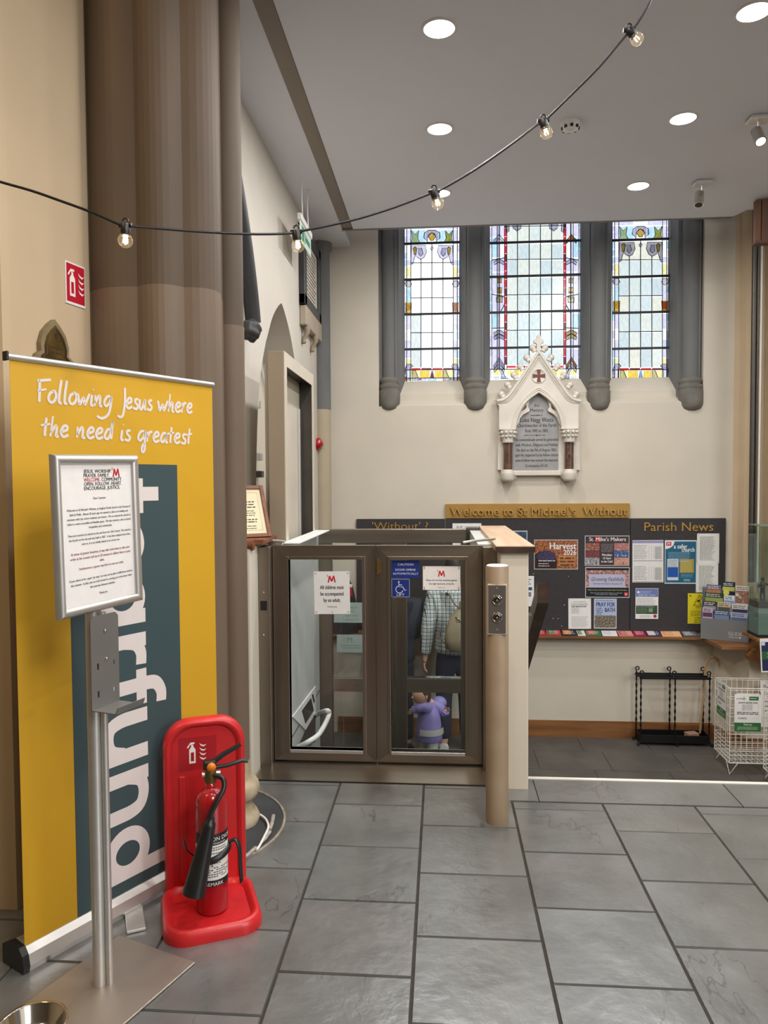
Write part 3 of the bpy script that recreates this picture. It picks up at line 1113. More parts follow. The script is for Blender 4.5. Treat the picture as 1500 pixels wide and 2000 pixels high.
# ---- stone jambs, mullions, colonnettes and sills between the lights
XG = [PY(790, 600, YG).x, PY(898, 600, YG).x, PY(957, 600, YG).x, PY(1133.5, 600, YG).x, PY(1194, 600, YG).x, PY(1307, 600, YG).x]
ZG = PY(800, 745, YG).z
ZWT = 4.75
SUP = [(739, 779, 760), (906, 950, 928), (1148, 1192, 1170), (1326, 1374, 1350)]
posts = []
for i, (a, b, c) in enumerate(SUP):
    xa, xb, xc = PY(a, 600, YB + 0.06).x, PY(b, 600, YB + 0.06).x, PY(c, 600, YB + 0.06).x
    gl = XG[2 * i - 1] if i > 0 else None
    gr = XG[2 * i] if i < 3 else None
    root = thing('window_mullion', ['dark stone shaft and splayed jamb at the left of the windows', 'dark stone mullion shaft between the left and central windows', 'dark stone mullion shaft between the central and right windows', 'dark stone shaft and splayed jamb at the right of the windows'][i], None, (xc, YB, SILL), kind='structure')
    poly = []
    if gl is None:
        poly = [(WX0, YB + 0.06), (xb, YB + 0.10), (gr, YG - 0.01), (gr, YG + 0.06), (WX0, YG + 0.06)]
    elif gr is None:
        poly = [(gl, YG - 0.01), (xa, YB + 0.10), (WX1, YB + 0.06), (WX1, YG + 0.06), (gl, YG + 0.06)]
    else:
        poly = [(gl, YG - 0.01), (xa + 0.02, YB + 0.10), (xb - 0.02, YB + 0.10), (gr, YG - 0.01), (gr, YG + 0.06), (gl, YG + 0.06)]
    mb = MB(); mb.prism(poly, SILL - 0.02, ZWT, M_STONE, zup); mb.build('splay', root)
    zb = PY(c, 738, YB + 0.06).z
    z2 = PY(c, 762, YB + 0.06).z
    z3 = PY(c, 797, YB + 0.06).z
    r = (xb - xa) / 2
    mb = MB()
    mb.lathe([(r * 0.70, zb - 0.02), (r * 0.70, ZWT)], M_STONE, (xc, YB + 0.075, 0), 20)
    mb.tube([(xc + r * 0.62, YB + 0.035, zb), (xc + r * 0.62, YB + 0.035, ZWT)], 0.012, M_STONE, 8)
    mb.build('shaft', root)
    mb = MB()
    pf = [(r * 0.55, z3 - 0.03), (r * 0.85, z3 - 0.01), (r * 0.98, z3 + 0.02), (r * 1.02, z3 + 0.05), (r * 1.02, z2 - 0.01), (r * 0.92, z2), (r * 0.98, z2 + 0.015), (r * 1.0, z2 + 0.03), (r * 0.88, z2 + 0.05), (r * 0.80, zb - 0.06), (r * 0.90, zb - 0.045), (r * 0.92, zb - 0.025), (r * 0.72, zb)]
    mb.lathe(pf, mat('stone_base_%d' % i, (112, 108, 100), 0.8, var=0.2, vscale=8, bump=0.3, bscale=30), (xc, YB + 0.055, 0), 24)
    mb.build('shaft_base', root)
z770, z783 = PY(800, 770, YB + 0.12).z, PY(800, 782, YB + 0.12).z
for i, (xa, xb) in enumerate(((WX0 + 0.02, XG[1] + 0.15), (XG[1] + 0.1, XG[3] + 0.15), (XG[3] + 0.1, WX1 - 0.02))):
    mb = MB()
    mb.prism([(YG + 0.05, ZG), (YG - 0.005, ZG), (YB + 0.12, z770), (YB + 0.12, z783), (YB + 0.002, SILL + 0.002), (YB + 0.002, SILL - 0.05), (YG + 0.05, SILL - 0.05)], xa, xb, M_PLASTER, lambda a, b, d: (d, a, b))
    struct(mb, 'window_sill', ['sloping cream sill under the left window', 'sloping cream sill under the central window', 'sloping cream sill under the right window'][i])
# ================================================================== LOW WALLS AND PLATFORM LIFT
YGATE = 4.06
mb = MB()
mb.box(0.295, 0.44, 3.80, 5.5, DZ, 1.225, M_PLASTER, 0.008)
lw = struct(mb, 'wall_low_right', 'low cream wall between the lift and the stairs')
mb = MB()
mb.box(0.272, 0.468, 3.775, 5.5, 1.225, 1.258, M_OAK_Y, 0.004)
mb.box(0.270, 0.470, 3.772, 3.778, 1.223, 1.252, M_DKWOOD)
mb.build('wooden_cap', lw)
mb = MB()
mb.box(XL, -1.005, 3.83, 4.25, 0, 1.247, M_PLASTER, 0.01)
mb.box(XL, -1.03, 4.25, 5.5, DZ, 1.19, M_PLASTER)
lw2 = struct(mb, 'wall_low_left', 'low cream wall left of the lift under the wooden ledge')
mb = MB()
mb.box(XL, -0.955, 3.93, 4.243, 1.247, 1.277, M_MAHOG, 0.006)
mb.tube([(XL, 3.85, 1.255), (-0.99, 3.85, 1.255)], 0.030, M_MAHOG, 12)
mb.build('wooden_ledge', lw2)

# ---- side exit frame of the lift shaft, standing against the left wall
pf_ = thing('door_2', 'tall steel door frame standing left of the lift', None, (-0.95, 4.7, DZ), kind='structure')
Y0, Y1, ZTP = 4.246, 5.222, 2.341
M_FRAME = mat('beige_powder_coat', (150, 134, 112), 0.5, var=0.04, vscale=4)
M_FRAME_IN = mat('pale_frame_edge', (196, 186, 168), 0.5, var=0.04, vscale=4)
mb = MB(); mb.box(-0.998, -0.904, Y0, Y0 + 0.05, DZ, ZTP, M_FRAME, 0.003); mb.build('jamb', pf_)
mb = MB(); mb.box(-0.998, -0.904, Y1 - 0.05, Y1, DZ, ZTP, M_STEEL_DK, 0.003); mb.build('jamb', pf_)
mb = MB(); mb.box(-0.998, -0.904, Y0 + 0.05, Y1 - 0.05, ZTP - 0.06, ZTP, M_STEEL_DK, 0.003); mb.build('head', pf_)
mb = MB()
mb.box(-0.904, -0.900, Y0, Y0 + 0.07, DZ, ZTP, M_FRAME_IN)
mb.box(-0.904, -0.900, Y1 - 0.06, Y1, DZ, ZTP, M_FRAME_IN)
mb.box(-0.904, -0.900, Y0 + 0.07, Y1 - 0.06, ZTP - 0.08, ZTP, M_FRAME_IN)
mb.build('architrave', pf_)
mb = MB()
mb.box(-1.03, -0.992, Y0 + 0.05, Y1 - 0.05, DZ, ZTP - 0.06, mat('pale_door_leaf', (196, 188, 172), 0.4, var=0.05, vscale=3), 0.003)
dl_ = mb.build('door_leaf', pf_)
mb = MB()
mb.box(-0.994, -0.975, Y1 - 0.14, Y1 - 0.10, 0.9, ZTP - 0.25, M_ALU, 0.003)
mb.build('door_edge_strip', dl_)
mb = MB()
mb.box(-0.992, -0.985, 4.32, 4.60, 1.24, 1.36, M_STEEL_DK, 0.004)
mb.build('kick_plate', dl_)

# ---- the lift
lift = thing('platform_lift', 'glazed stainless steel platform lift with a double gate', 'lift', (-0.36, YGATE + 0.6, DZ))
LX0, LX1, XM = -0.934, 0.216, PY(735.5, 1280, YGATE).x
ZT0, ZB0 = 1.235, 0.034
mb = MB()
mb.box(-1.004, LX0 - 0.004, 3.985, 4.10, -0.1, 1.232, M_STEEL, 0.003)
post = mb.build('gate_post', lift)
mb = MB()
q = PY(515, 1183, 3.985)
mb.box(q.x - 0.018, q.x + 0.018, 3.982, 3.986, q.z - 0.026, q.z + 0.026, M_BLACK)
mb.build('sensor_window', post)
for y in (1157, 1240):
    q = PY(515, y, 3.985)
    mb = MB(); mb.lathe([(0.004, 0), (0.004, 0.003), (0, 0.004)], M_ALU, (q.x, 3.985, q.z), 8, T=Matrix.Rotation(PI / 2, 4, 'X')); mb.build('screw', post)
mb = MB()
mb.box(LX1 + 0.004, 0.295, 3.985, 4.12, -0.1, 1.232, M_STEEL, 0.003)
mb.build('gate_post', lift)
# sill plate
mb = MB()
mb.add([(-1.0, 3.835, 0.003), (0.235, 3.835, 0.003), (0.225, 4.10, 0.030), (-0.985, 4.10, 0.030), (-1.0, 3.835, -0.01), (0.235, 3.835, -0.01), (0.225, 4.10, -0.02), (-0.985, 4.10, -0.02)],
       [(0, 1, 2, 3), (4, 7, 6, 5), (0, 4, 5, 1), (1, 5, 6, 2), (2, 6, 7, 3), (3, 7, 4, 0)], M_STEEL_H)
mb.build('sill_plate', lift)


def leaf(x0, x1, gl, gr):
    root_mb = MB()
    zt, zb = PY(640, 1092, YGATE).z, PY(640, 1462, YGATE).z
    y0, y1 = YGATE - 0.022, YGATE + 0.022
    # mitred outer frame
    def mitre(pts, m):
        root_mb.prism(pts, y0, y1, m, xz)
    mitre([(x0, ZB0), (x0, ZT0), (gl, zt), (gl, zb)], M_STEEL)
    mitre([(x1, ZB0), (gr, zb), (gr, zt), (x1, ZT0)], M_STEEL)
    mitre([(x0 + 0.0005, ZT0), (x1 - 0.0005, ZT0), (gr, zt), (gl, zt)], M_STEEL_H)
    mitre([(x0 + 0.0005, ZB0), (gl, zb), (gr, zb), (x1 - 0.0005, ZB0)], M_STEEL_H)
    fr = root_mb.build('gate_leaf', lift)
    b = MB()
    t = 0.018
    for (a0, a1, c0, c1, m) in ((gl - t, gl, zb - t, zt + t, M_STEEL), (gr, gr + t, zb - t, zt + t, M_STEEL), (gl, gr, zt, zt + t, M_STEEL_H), (gl, gr, zb - t, zb, M_ALU)):
        b.box(a0, a1, y0 - 0.006, y1 + 0.006, c0, c1, m, 0.002)
    b.build('glazing_bead', fr)
    g = MB()
    g.box(gl, gr, YGATE - 0.004, YGATE + 0.004, zb, zt, M_GLASS)
    g.build('glass_pane', fr)
    return fr


gl1, gr1 = PY(567, 1280, YGATE).x, PY(709, 1280, YGATE).x
gl2, gr2 = PY(764, 1280, YGATE).x, PY(908, 1280, YGATE).x
lf1 = leaf(LX0, XM - 0.002, gl1, gr1)
lf2 = leaf(XM + 0.002, LX1, gl2, gr2)
mb = MB()
q = PY(737, 1105, YGATE)
mb.prism([(q.x, q.z + 0.045), (q.x + 0.022, q.z + 0.03), (q.x + 0.024, q.z - 0.03), (q.x, q.z - 0.05)], YGATE - 0.03, YGATE - 0.02, M_BRASS, xz)
mb.build('brass_latch', lf2)
# closer arms on top of the gate
for pts in ([(905, 1064, 4.09), (930, 1060, 4.09), (967, 1057, 4.0)], [(533, 1060, 4.09), (548, 1061, 4.09), (556, 1062, 4.09)]):
    mb = MB()
    mb.tube([PY(a, b, c) + Vector((0, 0, 0.012)) for a, b, c in pts], 0.0075, M_ALU, 8)
    mb.build('closer_arm', lift)
# shaft lining, platform and far doors at lobby level
M_LINING = mat('pale_grey_lift_panel', (196, 199, 196), 0.42, var=0.03, vscale=2)
YF = 5.35
mb = MB()
mb.box(-0.900, -0.892, 4.10, YF - 0.03, DZ + 0.02, 1.235, M_LINING)
mb.box(-0.892, -0.889, 4.10, YF - 0.03, 0.068, 0.072, M_STEEL_DK)
mb.build('side_lining', lift)
mb = MB(); mb.box(0.200, 0.29, 4.12, YF - 0.03, DZ + 0.02, 1.235, M_LINING); mb.build('side_lining', lift)
mb = MB(); mb.box(-0.89, 0.20, 4.10, YF + 0.05, DZ + 0.002, DZ + 0.03, M_STEEL_DK); mb.build('platform', lift)
mb = MB(); mb.box(-0.89, 0.20, 4.085, 4.10, DZ + 0.03, 0.02, M_LINING); mb.build('shaft_front', lift)
mb = MB(); mb.box(-0.899, -0.80, 4.12, 5.25, 1.236, 1.244, M_WHITE, 0.002); mb.build('lining_cap', lift)
FX0, FX1 = -0.895, 0.205
ztop, zt1 = PY(770, 1033, YF).z, PY(770, 1060, YF).z
zm0, zm1 = PY(680, 1349, YF).z, PY(680, 1323, YF).z
mb = MB()
mb.box(FX0, FX1, YF - 0.03, YF + 0.03, zt1, ztop, M_STEEL_H, 0.003)
mb.box(FX1 - 0.03, FX1 + 0.06, YF - 0.04, YF + 0.04, zt1 - 0.02, ztop + 0.01, M_STEEL_DK, 0.003)
mb.build('far_top_rail', lift)
fl, fcl, fcr, frr = PY(650, 1250, YF).x, PY(746, 1250, YF).x, PY(795, 1250, YF).x, PY(900, 1250, YF).x
fc = (fcl + fcr) / 2
for a, b, c, d in ((FX0, fl, fcl, fc - 0.002), (fc + 0.002, fcr, frr, FX1)):
    mb = MB()
    mb.box(a, b, YF - 0.025, YF + 0.025, DZ + 0.03, zt1, M_STEEL, 0.003)
    mb.box(c, d, YF - 0.025, YF + 0.025, DZ + 0.03, zt1, M_STEEL, 0.003)
    mb.box(b, c, YF - 0.025, YF + 0.025, zm0, zm1, M_STEEL_H, 0.003)
    mb.box(b, c, YF - 0.025, YF + 0.025, DZ + 0.03, DZ + 0.14, M_STEEL_H, 0.003)
    dd = mb.build('far_door_leaf', lift)
    for z0, z1 in ((zm1, zt1), (DZ + 0.14, zm0)):
        g = MB(); g.box(b, c, YF - 0.003, YF + 0.003, z0, z1, M_GLASS); g.build('glass_pane', dd)
    if b > -0.5:
        g = MB(); g.box(b, c, YF - 0.03, YF + 0.027, zm1, zm1 + 0.012, M_CHROME); g.build('chrome_bead', dd)
# control panel on the left lining, sloping like a desk
cpts = [(572, 1400), (617, 1340), (617, 1392), (597, 1426)]
P = [PX(x, y, -0.886) for x, y in cpts]
mb = MB()
mb.add([p for p in P] + [Vector((p.x - 0.008, p.y, p.z)) for p in P] , [(0, 1, 2, 3), (4, 7, 6, 5), (0, 4, 5, 1), (1, 5, 6, 2), (2, 6, 7, 3), (3, 7, 4, 0)], M_WHITE)
cp = mb.build('control_panel', lift)
mb = MB()
P = [PX(x, y, -0.884) for x, y in ((590, 1388), (608, 1363), (613, 1388), (597, 1413))]
mb.add(P + [p + Vector((-0.004, 0, 0)) for p in P], [(0, 1, 2, 3), (4, 7, 6, 5), (0, 4, 5, 1), (1, 5, 6, 2), (2, 6, 7, 3), (3, 7, 4, 0)], M_STEEL_DK)
mb.build('control_display', cp)
mb = MB()
P = [PX(x, y, -0.884) for x, y in ((609.5, 1357), (611.5, 1355), (615, 1370), (613, 1373))]
mb.add(P, [(0, 1, 2, 3)], M_BLACK)
mb.build('key_slot', cp)
mb = MB()
P = [PX(x, y, X) for x, y, X in ((597, 1426, -0.889), (617, 1392, -0.889), (616, 1450, -0.86), (585, 1455, -0.875))]
mb.add(P, [(0, 1, 2, 3)], M_STEEL)
mb.build('button_tray', cp)
mb = MB()
rail = [PX(616, 1397, -0.889), PX(628, 1391, -0.80), PX(639, 1388, -0.742), PX(643, 1393, -0.732), PX(638, 1408, -0.735), PX(627, 1428, -0.74), PX(619, 1438, -0.75), PX(602, 1449, -0.79), PX(583, 1459, -0.86)]
mb.tube(catmull(rail, 5), 0.0155, M_WHITE, 10)
mb.build('grab_rail', lift)

# ---- call bollard
bc = PZ(971, 1604, 0)
bz = PY(968, 1103, bc.y).z
br = 0.0525
M_BOLL = mat('scuffed_beige_paint', (158, 138, 114), 0.5, vscale=7, rgb2=(146, 126, 102), bump=0.1, bscale=20)
bol = thing('call_bollard', 'round beige lift call post with two buttons, scuffed paint', 'bollard', (bc.x, bc.y, 0))
mb = MB()
mb.lathe([(br, 0), (br, bz - 0.01), (br - 0.004, bz - 0.003)], M_BOLL, (bc.x, bc.y, 0), 32)
mb.build('post', bol)
mb = MB(); mb.lathe([(br - 0.003, bz - 0.004), (br - 0.008, bz), (0, bz)], M_WHITE, (bc.x, bc.y, 0), 32); mb.build('top_cap', bol)
zc0, zc1 = PY(969, 1237, bc.y - br).z, PY(969, 1143, bc.y - br).z
dirv = (Vector((0, 0, 0)) - Vector((bc.x, bc.y, 0))).normalized()
Mp = frame_m(Vector((bc.x, bc.y, (zc0 + zc1) / 2)) + dirv * (br - 0.006), Vector((-dirv.y, dirv.x, 0)), (0, 0, 1))
if Mp.col[2].to_3d().dot(dirv) < 0:
    Mp = frame_m(Vector((bc.x, bc.y, (zc0 + zc1) / 2)) + dirv * (br - 0.006), Vector((dirv.y, -dirv.x, 0)), (0, 0, 1))
hh = (zc1 - zc0) / 2
mb = MB(Mp); mb.box(-0.0445, 0.0445, -hh - 0.008, hh + 0.004, -0.02, 0.006, mat('bezel_beige', (184, 168, 142), 0.5), 0.004); mb.build('panel_bezel', bol)
mb = MB(Mp); mb.box(-0.039, 0.039, -hh, hh, -0.01, 0.009, mat('call_plate', (110, 103, 100), 0.4, metal=0.5, var=0.04), 0.002)
mb.disc(0, hh - 0.012, 0.0035, M_ALU, 0.0095); mb.disc(0, -hh + 0.018, 0.0035, M_ALU, 0.0095)
mb.build('call_plate', bol)
for yo in (0.043, -0.036):
    mb = MB(Mp @ Matrix.Translation((0, yo, 0.009)))
    mb.lathe([(0.0235, 0), (0.0235, 0.004), (0.0205, 0.005), (0.019, 0.003)], M_CHROME, n=24)
    mb.lathe([(0.019, 0.002), (0.0175, 0.006), (0.012, 0.0085), (0, 0.009)], mat('dark_chrome_button', (120, 110, 104), 0.15, metal=1.0), n=24)
    bt = mb.build('call_button', bol)
    mb = MB(Mp @ Matrix.Translation((0, yo, 0.0182)))
    s = 1 if yo > 0 else -1
    mb.poly([(-0.006, -0.003 * s), (0.006, -0.003 * s), (0, 0.006 * s)], M_ALU, 0)
    mb.build('arrow_mark', bt)

# ---- stair handrail on the right face of the low wall
hr = thing('stair_handrail', 'dark wooden handrail on a white bracket descending behind the low wall', 'handrail', (0.55, 4.12, 0.9))
a0, a1 = Vector((0.553, 4.10, 0.975)), Vector((0.553, 5.30, 0.975 - 1.2 * 0.645))
mb = MB()
d = (a1 - a0).normalized()
Mh = frame_m(a0, (1, 0, 0), Vector((0, 0.54, 0.84)))
w = 0.032
for (o0, o1) in ((0.0, 1.4),):
    vv = []
    for t in (0.0, 1.4):
        c = a0 + d * t
        for sx, dzv in ((-1, 0.055), (1, 0.055), (1, -0.060), (-1, -0.060)):
            vv.append(c + Vector((sx * w, 0, dzv)))
    mb.add(vv, [(0, 1, 2, 3), (7, 6, 5, 4), (0, 4, 5, 1), (1, 5, 6, 2), (2, 6, 7, 3), (3, 7, 4, 0)], M_DKWOOD)
mb.build('rail', hr)
mb = MB()
mb.tube(catmull([PY(1050.5, 1186, 4.35), PY(1050, 1196, 4.33), PY(1044, 1200, 4.33), Vector((0.44, 4.34, PY(1030, 1199, 4.34).z))], 4), 0.009, M_WHITE, 8)
mb.build('bracket', hr)

# ---- notices stuck on the near gate
ZV = (0, 0, 1)


def sheet_px(px0, py0, px1, py1, Y, nudge=0.0):
    p, q = PY(px0, py1, Y), PY(px1, py0, Y)
    w, h = q.x - p.x, q.z - p.z
    M = frame_m((( p.x + q.x) / 2, Y - nudge, (p.z + q.z) / 2), (1, 0, 0), ZV)
    return M, w, h


def m_logo(mb, x, y, s, m=None, z=0.001):
    """the parish's red letter M with a small tick"""
    m = m or ink(206, 44, 52)
    h, t = s * 0.72, s * 0.15
    for a0, a1 in ((-0.36, -0.22), (0.36, 0.22)):
        mb.poly([(x + a0 * s - t / 2, y), (x + a0 * s + t / 2, y), (x + a1 * s + t / 2, y + h), (x + a1 * s - t / 2, y + h)], m, z)
    for a0, a1 in ((-0.22, 0.0), (0.22, 0.0)):
        mb.poly([(x + a1 * s - t / 2, y + h * 0.18), (x + a1 * s + t / 2, y + h * 0.18), (x + a0 * s + t / 2, y + h), (x + a0 * s - t / 2, y + h)], m, z + 0.0001)
    mb.poly([(x - s * 0.50, y + s * 0.82), (x - s * 0.42, y + s * 0.82), (x - s * 0.44, y + s * 0.58), (x - s * 0.48, y + s * 0.58)], m, z)


YN1 = YGATE - 0.006
M, w, h = sheet_px(614, 1116, 683, 1199, YN1)
mb = MB(M @ Matrix.Rotation(0.012, 4, 'Z'))
mb.box(-w / 2, w / 2, -h / 2, h / 2, -0.001, 0.0, M_PAPER)
m_logo(mb, 0, h * 0.24, 0.052)
for s, y in (('All children must', 0.085), ('be accompanied', -0.065), ('by an adult.', -0.215)):
    mb.text(s, 0, h * y, 0.030, M_INK, 'C', 0.0006, 0.03, {'A': 0.132, 'b': 0.128}.get(s[0], 0.1) if s != 'by an adult.' else 0.094)
mb.text('Thank you.', 0, -h * 0.345, 0.013, M_INK, 'C', 0.0006)
for sx in (-1, 1):
    for sy in (-1, 1):
        mb.disc(sx * w * 0.45, sy * h * 0.455, 0.006, ink(196, 190, 184), 0.0007, 8)
mb.disc(0, -h * 0.45, 0.005, ink(196, 190, 184), 0.0007, 8)
mb.build('notice', None, None, 'white notice about children and adults on the left lift gate', 'notice')
M, w, h = sheet_px(826, 1106, 899, 1152, YN1)
mb = MB(M)
mb.box(-w / 2, w / 2, -h / 2, h / 2, -0.001, 0.0, M_PAPER)
m_logo(mb, 0, h * 0.06, 0.045)
mb.text('Please do not lean anything against', 0, -h * 0.12, 0.0125, M_INK, 'C', 0.0006, 0.03, w * 0.82)
mb.text('the right hand side of the lift.', 0, -h * 0.27, 0.0125, M_INK, 'C', 0.0006, 0.03, w * 0.67)
mb.text('Thank you', 0, -h * 0.42, 0.010, ink(120, 116, 116), 'C', 0.0006)
for sx in (-1, 1):
    for sy in (-1, 1):
        mb.rect(sx * w * 0.46 - 0.003, sy * h * 0.43 - 0.008, sx * w * 0.46 + 0.003, sy * h * 0.43 + 0.008, ink(170, 160, 158), 0.0007)
mb.build('notice', None, None, 'white notice with a red letter on the right lift gate', 'notice')
BLUE = ink(28, 48, 120)
M, w, h = sheet_px(765, 1095, 819, 1129, YN1)
mb = MB(M)
mb.box(-w / 2, w / 2, -h / 2, h / 2, -0.001, 0.0, BLUE)
PALE = ink(206, 208, 222)
mb.text('CAUTION', 0, h * 0.22, 0.0165, PALE, 'C', 0.0006, 0.02, w * 0.56)
mb.text('DOOR OPENS', 0, -h * 0.08, 0.0165, PALE, 'C', 0.0006, 0.02, w * 0.72)
mb.text('AUTOMATICALLY', 0, -h * 0.30, 0.0155, PALE, 'C', 0.0006, 0.02, w * 0.92)
mb.build('sticker', None, None, 'blue caution sticker at the top of the right gate glass', 'sticker')
M, w, h = sheet_px(765, 1131, 800, 1166, YN1)
mb = MB(M)
mb.box(-w / 2, w / 2, -h / 2, h / 2, -0.001, 0.0, BLUE)
for (a, b, c, d) in ((-w * .5, -h * .5, w * .5, -h * .485), (-w * .5, h * .485, w * .5, h * .5), (w * .485, -h * .5, w * .5, h * .5), (-w * .5, -h * .5, -w * .485, h * .5)):
    mb.rect(a, b, c, d, PALE, 0.0004)
mb.text('LIFT', 0, -h * 0.44, 0.019, PALE, 'C', 0.0006, 0.02, w * 0.42)
k = w
mb.disc(-0.10 * k, 0.34 * k, 0.045 * k, PALE, 0.0006)
st = [[(-0.10, 0.28), (-0.10, 0.06), (0.12, 0.06), (0.22, -0.14), (0.32, -0.10)], [(-0.08, 0.17), (0.08, 0.17)]]
arc = [(-0.13 + 0.0, 0.12)] + [(-0.07 + 0.20 * math.cos(a), -0.08 + 0.20 * math.sin(a)) for a in [2.1 + 0.3 * i for i in range(14)]]
for s in st + [arc]:
    mb.tube([(a * k, b * k, 0.0006) for a, b in s], 0.026 * k, PALE, 6, flat=0.05, up=(0, 0, 1))
mb.build('sticker', None, None, 'blue wheelchair lift sticker below the caution sticker', 'sticker')
# papers on the far doors, seen from behind
M_BACKP = ink(214, 226, 224).copy()
_nt = M_BACKP.node_tree
_tl = _nt.nodes.new('ShaderNodeBsdfTranslucent')
_tl.inputs[0].default_value = (*lin((226, 236, 234)), 1)
_mx = _nt.nodes.new('ShaderNodeMixShader')
_mx.inputs[0].default_value = 0.55
_nt.links.new(_nt.nodes['Principled BSDF'].outputs[0], _mx.inputs[1])
_nt.links.new(_tl.outputs[0], _mx.inputs[2])
_nt.links.new(_mx.outputs[0], _nt.nodes['Material Output'].inputs[0])
for (a, b, c, d, lab, n) in ((652, 1177, 709, 1216, 'pale paper taped to the far lift door, reversed print showing through', 0), (658, 1240, 709, 1274, 'smaller pale paper below the first on the far lift door', 1)):
    M, w, h = sheet_px(a, b, c, d, YF + 0.006)
    mb = MB(M)
    mb.box(-w / 2, w / 2, -h / 2, h / 2, -0.002, -0.001, M_BACKP)
    g = ink(150, 162, 160)
    if n == 0:
        for s, y in (('PLEASE', 0.20), ('ASK', 0.02), ('Doors Open', -0.18), ('automatically', -0.38)):
            mb.text(s, w * 0.12, h * y, 0.022 if y > 0 else 0.018, g, 'C', 0.0006, 0.01, mirror=True)
    else:
        mb.text('M', 0, h * 0.10, 0.05, g, 'C', 0.0006, 0.0, mirror=True)
        mb.lines(-w * .38, w * .45, -h * 0.08, 1, 0.01, 0.004, g, seed=3)
        mb.lines(-w * .28, w * .38, -h * 0.22, 1, 0.01, 0.004, g, seed=4)
    mb.build('notice', None, None, lab, 'notice')
# ================================================================== BANNER, NOTICE STAND, EXTINGUISHER
# ---- roller banner
BA = 1.0507
bu = Vector((math.cos(BA), math.sin(BA), 0))
bO = Vector((-1.361, 2.266, 0))
ban = thing('roller_banner', 'tall yellow and teal roller banner standing at the left wall', 'banner', M=frame_m(bO, bu, ZV) @ Matrix.Rotation(-PI / 2, 4, 'X'))
BM = frame_m(bO, bu, ZV)          # local x along the banner, y up, z towards the viewer
BW, BH0, BH1 = 0.85, 0.07, 1.985
M_YEL = mat('yellow_banner_fabric', (206, 158, 34), 0.5, var=0.03, vscale=2, bump=0.03, bscale=6)
M_TEAL = mat('teal_banner_print', (58, 76, 80), 0.5, var=0.03, vscale=2)
M_BWHITE = mat('white_banner_print', (222, 212, 208), 0.5, var=0.02, vscale=4)
mb = MB(BM)
mb.box(0, BW, BH0, BH1, -0.001, 0.0, M_YEL)
fab = mb.build('banner_fabric', ban)


def banner_uv(px, py):
    d = ray(px, py)
    n = BM.col[2].to_3d()
    t = (bO - EYE).dot(n) / d.dot(n)
    q = BM.inverted() @ (EYE + d * t)
    return q.x, q.y


mb = MB(BM)
xt0 = banner_uv(139, 1250)[0]
xt1 = banner_uv(346, 930)[0]
zt_ = banner_uv(343, 908)[1]
mb.rect(xt0, BH0, xt1, zt_, M_TEAL, 0.0006)
mb.build('teal_panel', fab)
# vertical word in rounded bold strokes, letter tops pointing right, reading downwards
def ribbon(mb, pts, wd, m, z, tr):
    P = [Vector(p) for p in pts]
    vv, ff = [], []
    for i, p in enumerate(P):
        t = P[min(i + 1, len(P) - 1)] - P[max(i - 1, 0)]
        t = t.normalized() if t.length > 1e-9 else Vector((1, 0))
        n = Vector((-t.y, t.x)) * wd / 2
        for q in (p + n, p - n):
            vv.append((*tr(q.x, q.y), z))
    for i in range(len(P) - 1):
        ff.append((2 * i, 2 * i + 1, 2 * i + 3, 2 * i + 2))
    mb.add(vv, ff, m)


def arc2(pts):
    return [Vector((p[0], p[1])) for p in catmull([(a, b, 0) for a, b in pts], 6)]


RING = [(0.42 + 0.315 * math.cos(a), 0.5 + 0.385 * math.sin(a)) for a in [2 * PI * k / 32 for k in range(33)]]
GL = {
    't': (0.66, [[(0.28, 1.36), (0.28, 1.0), (0.28, 0.5), (0.29, 0.3), (0.36, 0.15), (0.56, 0.12)]], [[(0.02, 0.88), (0.60, 0.88)]]),
    'e': (0.92, [[(0.74, 0.46), (0.73, 0.62), (0.62, 0.82), (0.42, 0.885), (0.2, 0.78), (0.105, 0.5), (0.2, 0.22), (0.42, 0.115), (0.62, 0.16), (0.72, 0.26)]], [[(0.12, 0.5), (0.80, 0.5)]]),
    'a': (1.0, [], [RING, [(0.74, 1.0), (0.74, 0.0)]]),
    'r': (0.62, [[(0.14, 0.5), (0.2, 0.76), (0.36, 0.88), (0.56, 0.88)]], [[(0.14, 1.0), (0.14, 0.0)]]),
    'f': (0.66, [[(0.66, 1.34), (0.48, 1.34), (0.32, 1.22), (0.28, 1.0), (0.28, 0.6), (0.28, 0.0)]], [[(0.02, 0.88), (0.62, 0.88)]]),
    'u': (0.98, [[(0.14, 1.0), (0.14, 0.7), (0.15, 0.4), (0.23, 0.18), (0.42, 0.115), (0.62, 0.19), (0.72, 0.45)]], [[(0.74, 1.0), (0.74, 0.0)]]),
    'n': (0.98, [[(0.14, 0.55), (0.24, 0.81), (0.44, 0.885), (0.65, 0.81), (0.73, 0.6), (0.74, 0.3), (0.74, 0.0)]], [[(0.14, 1.0), (0.14, 0.0)]]),
    'd': (1.0, [], [RING, [(0.74, 1.45), (0.74, 0.0)]]),
}
x_base = banner_uv(205, 1690)[0]
x_xh = banner_uv(290, 1540)[0]
yt_, yl = banner_uv(281, 932)[1], banner_uv(206, 1742)[1]
WORD = 'tearfund'
tot = sum(GL[c][0] for c in WORD) - 0.12
k_ = (yt_ - yl) / tot
kx = (x_xh - x_base)
cur = 0.0
mb = MB(BM)
for i, c in enumerate(WORD):
    adv, curves, lines_ = GL[c]
    tr_ = lambda a, b, o=cur: (x_base + b * kx, yt_ - (o + a) * k_)
    for q, st in enumerate([arc2(p) for p in curves] + lines_):
        ribbon(mb, st, 0.235, M_BWHITE, 0.0012 + 0.0001 * q, tr_)
    cur += adv
mb.build('vertical_lettering', fab)
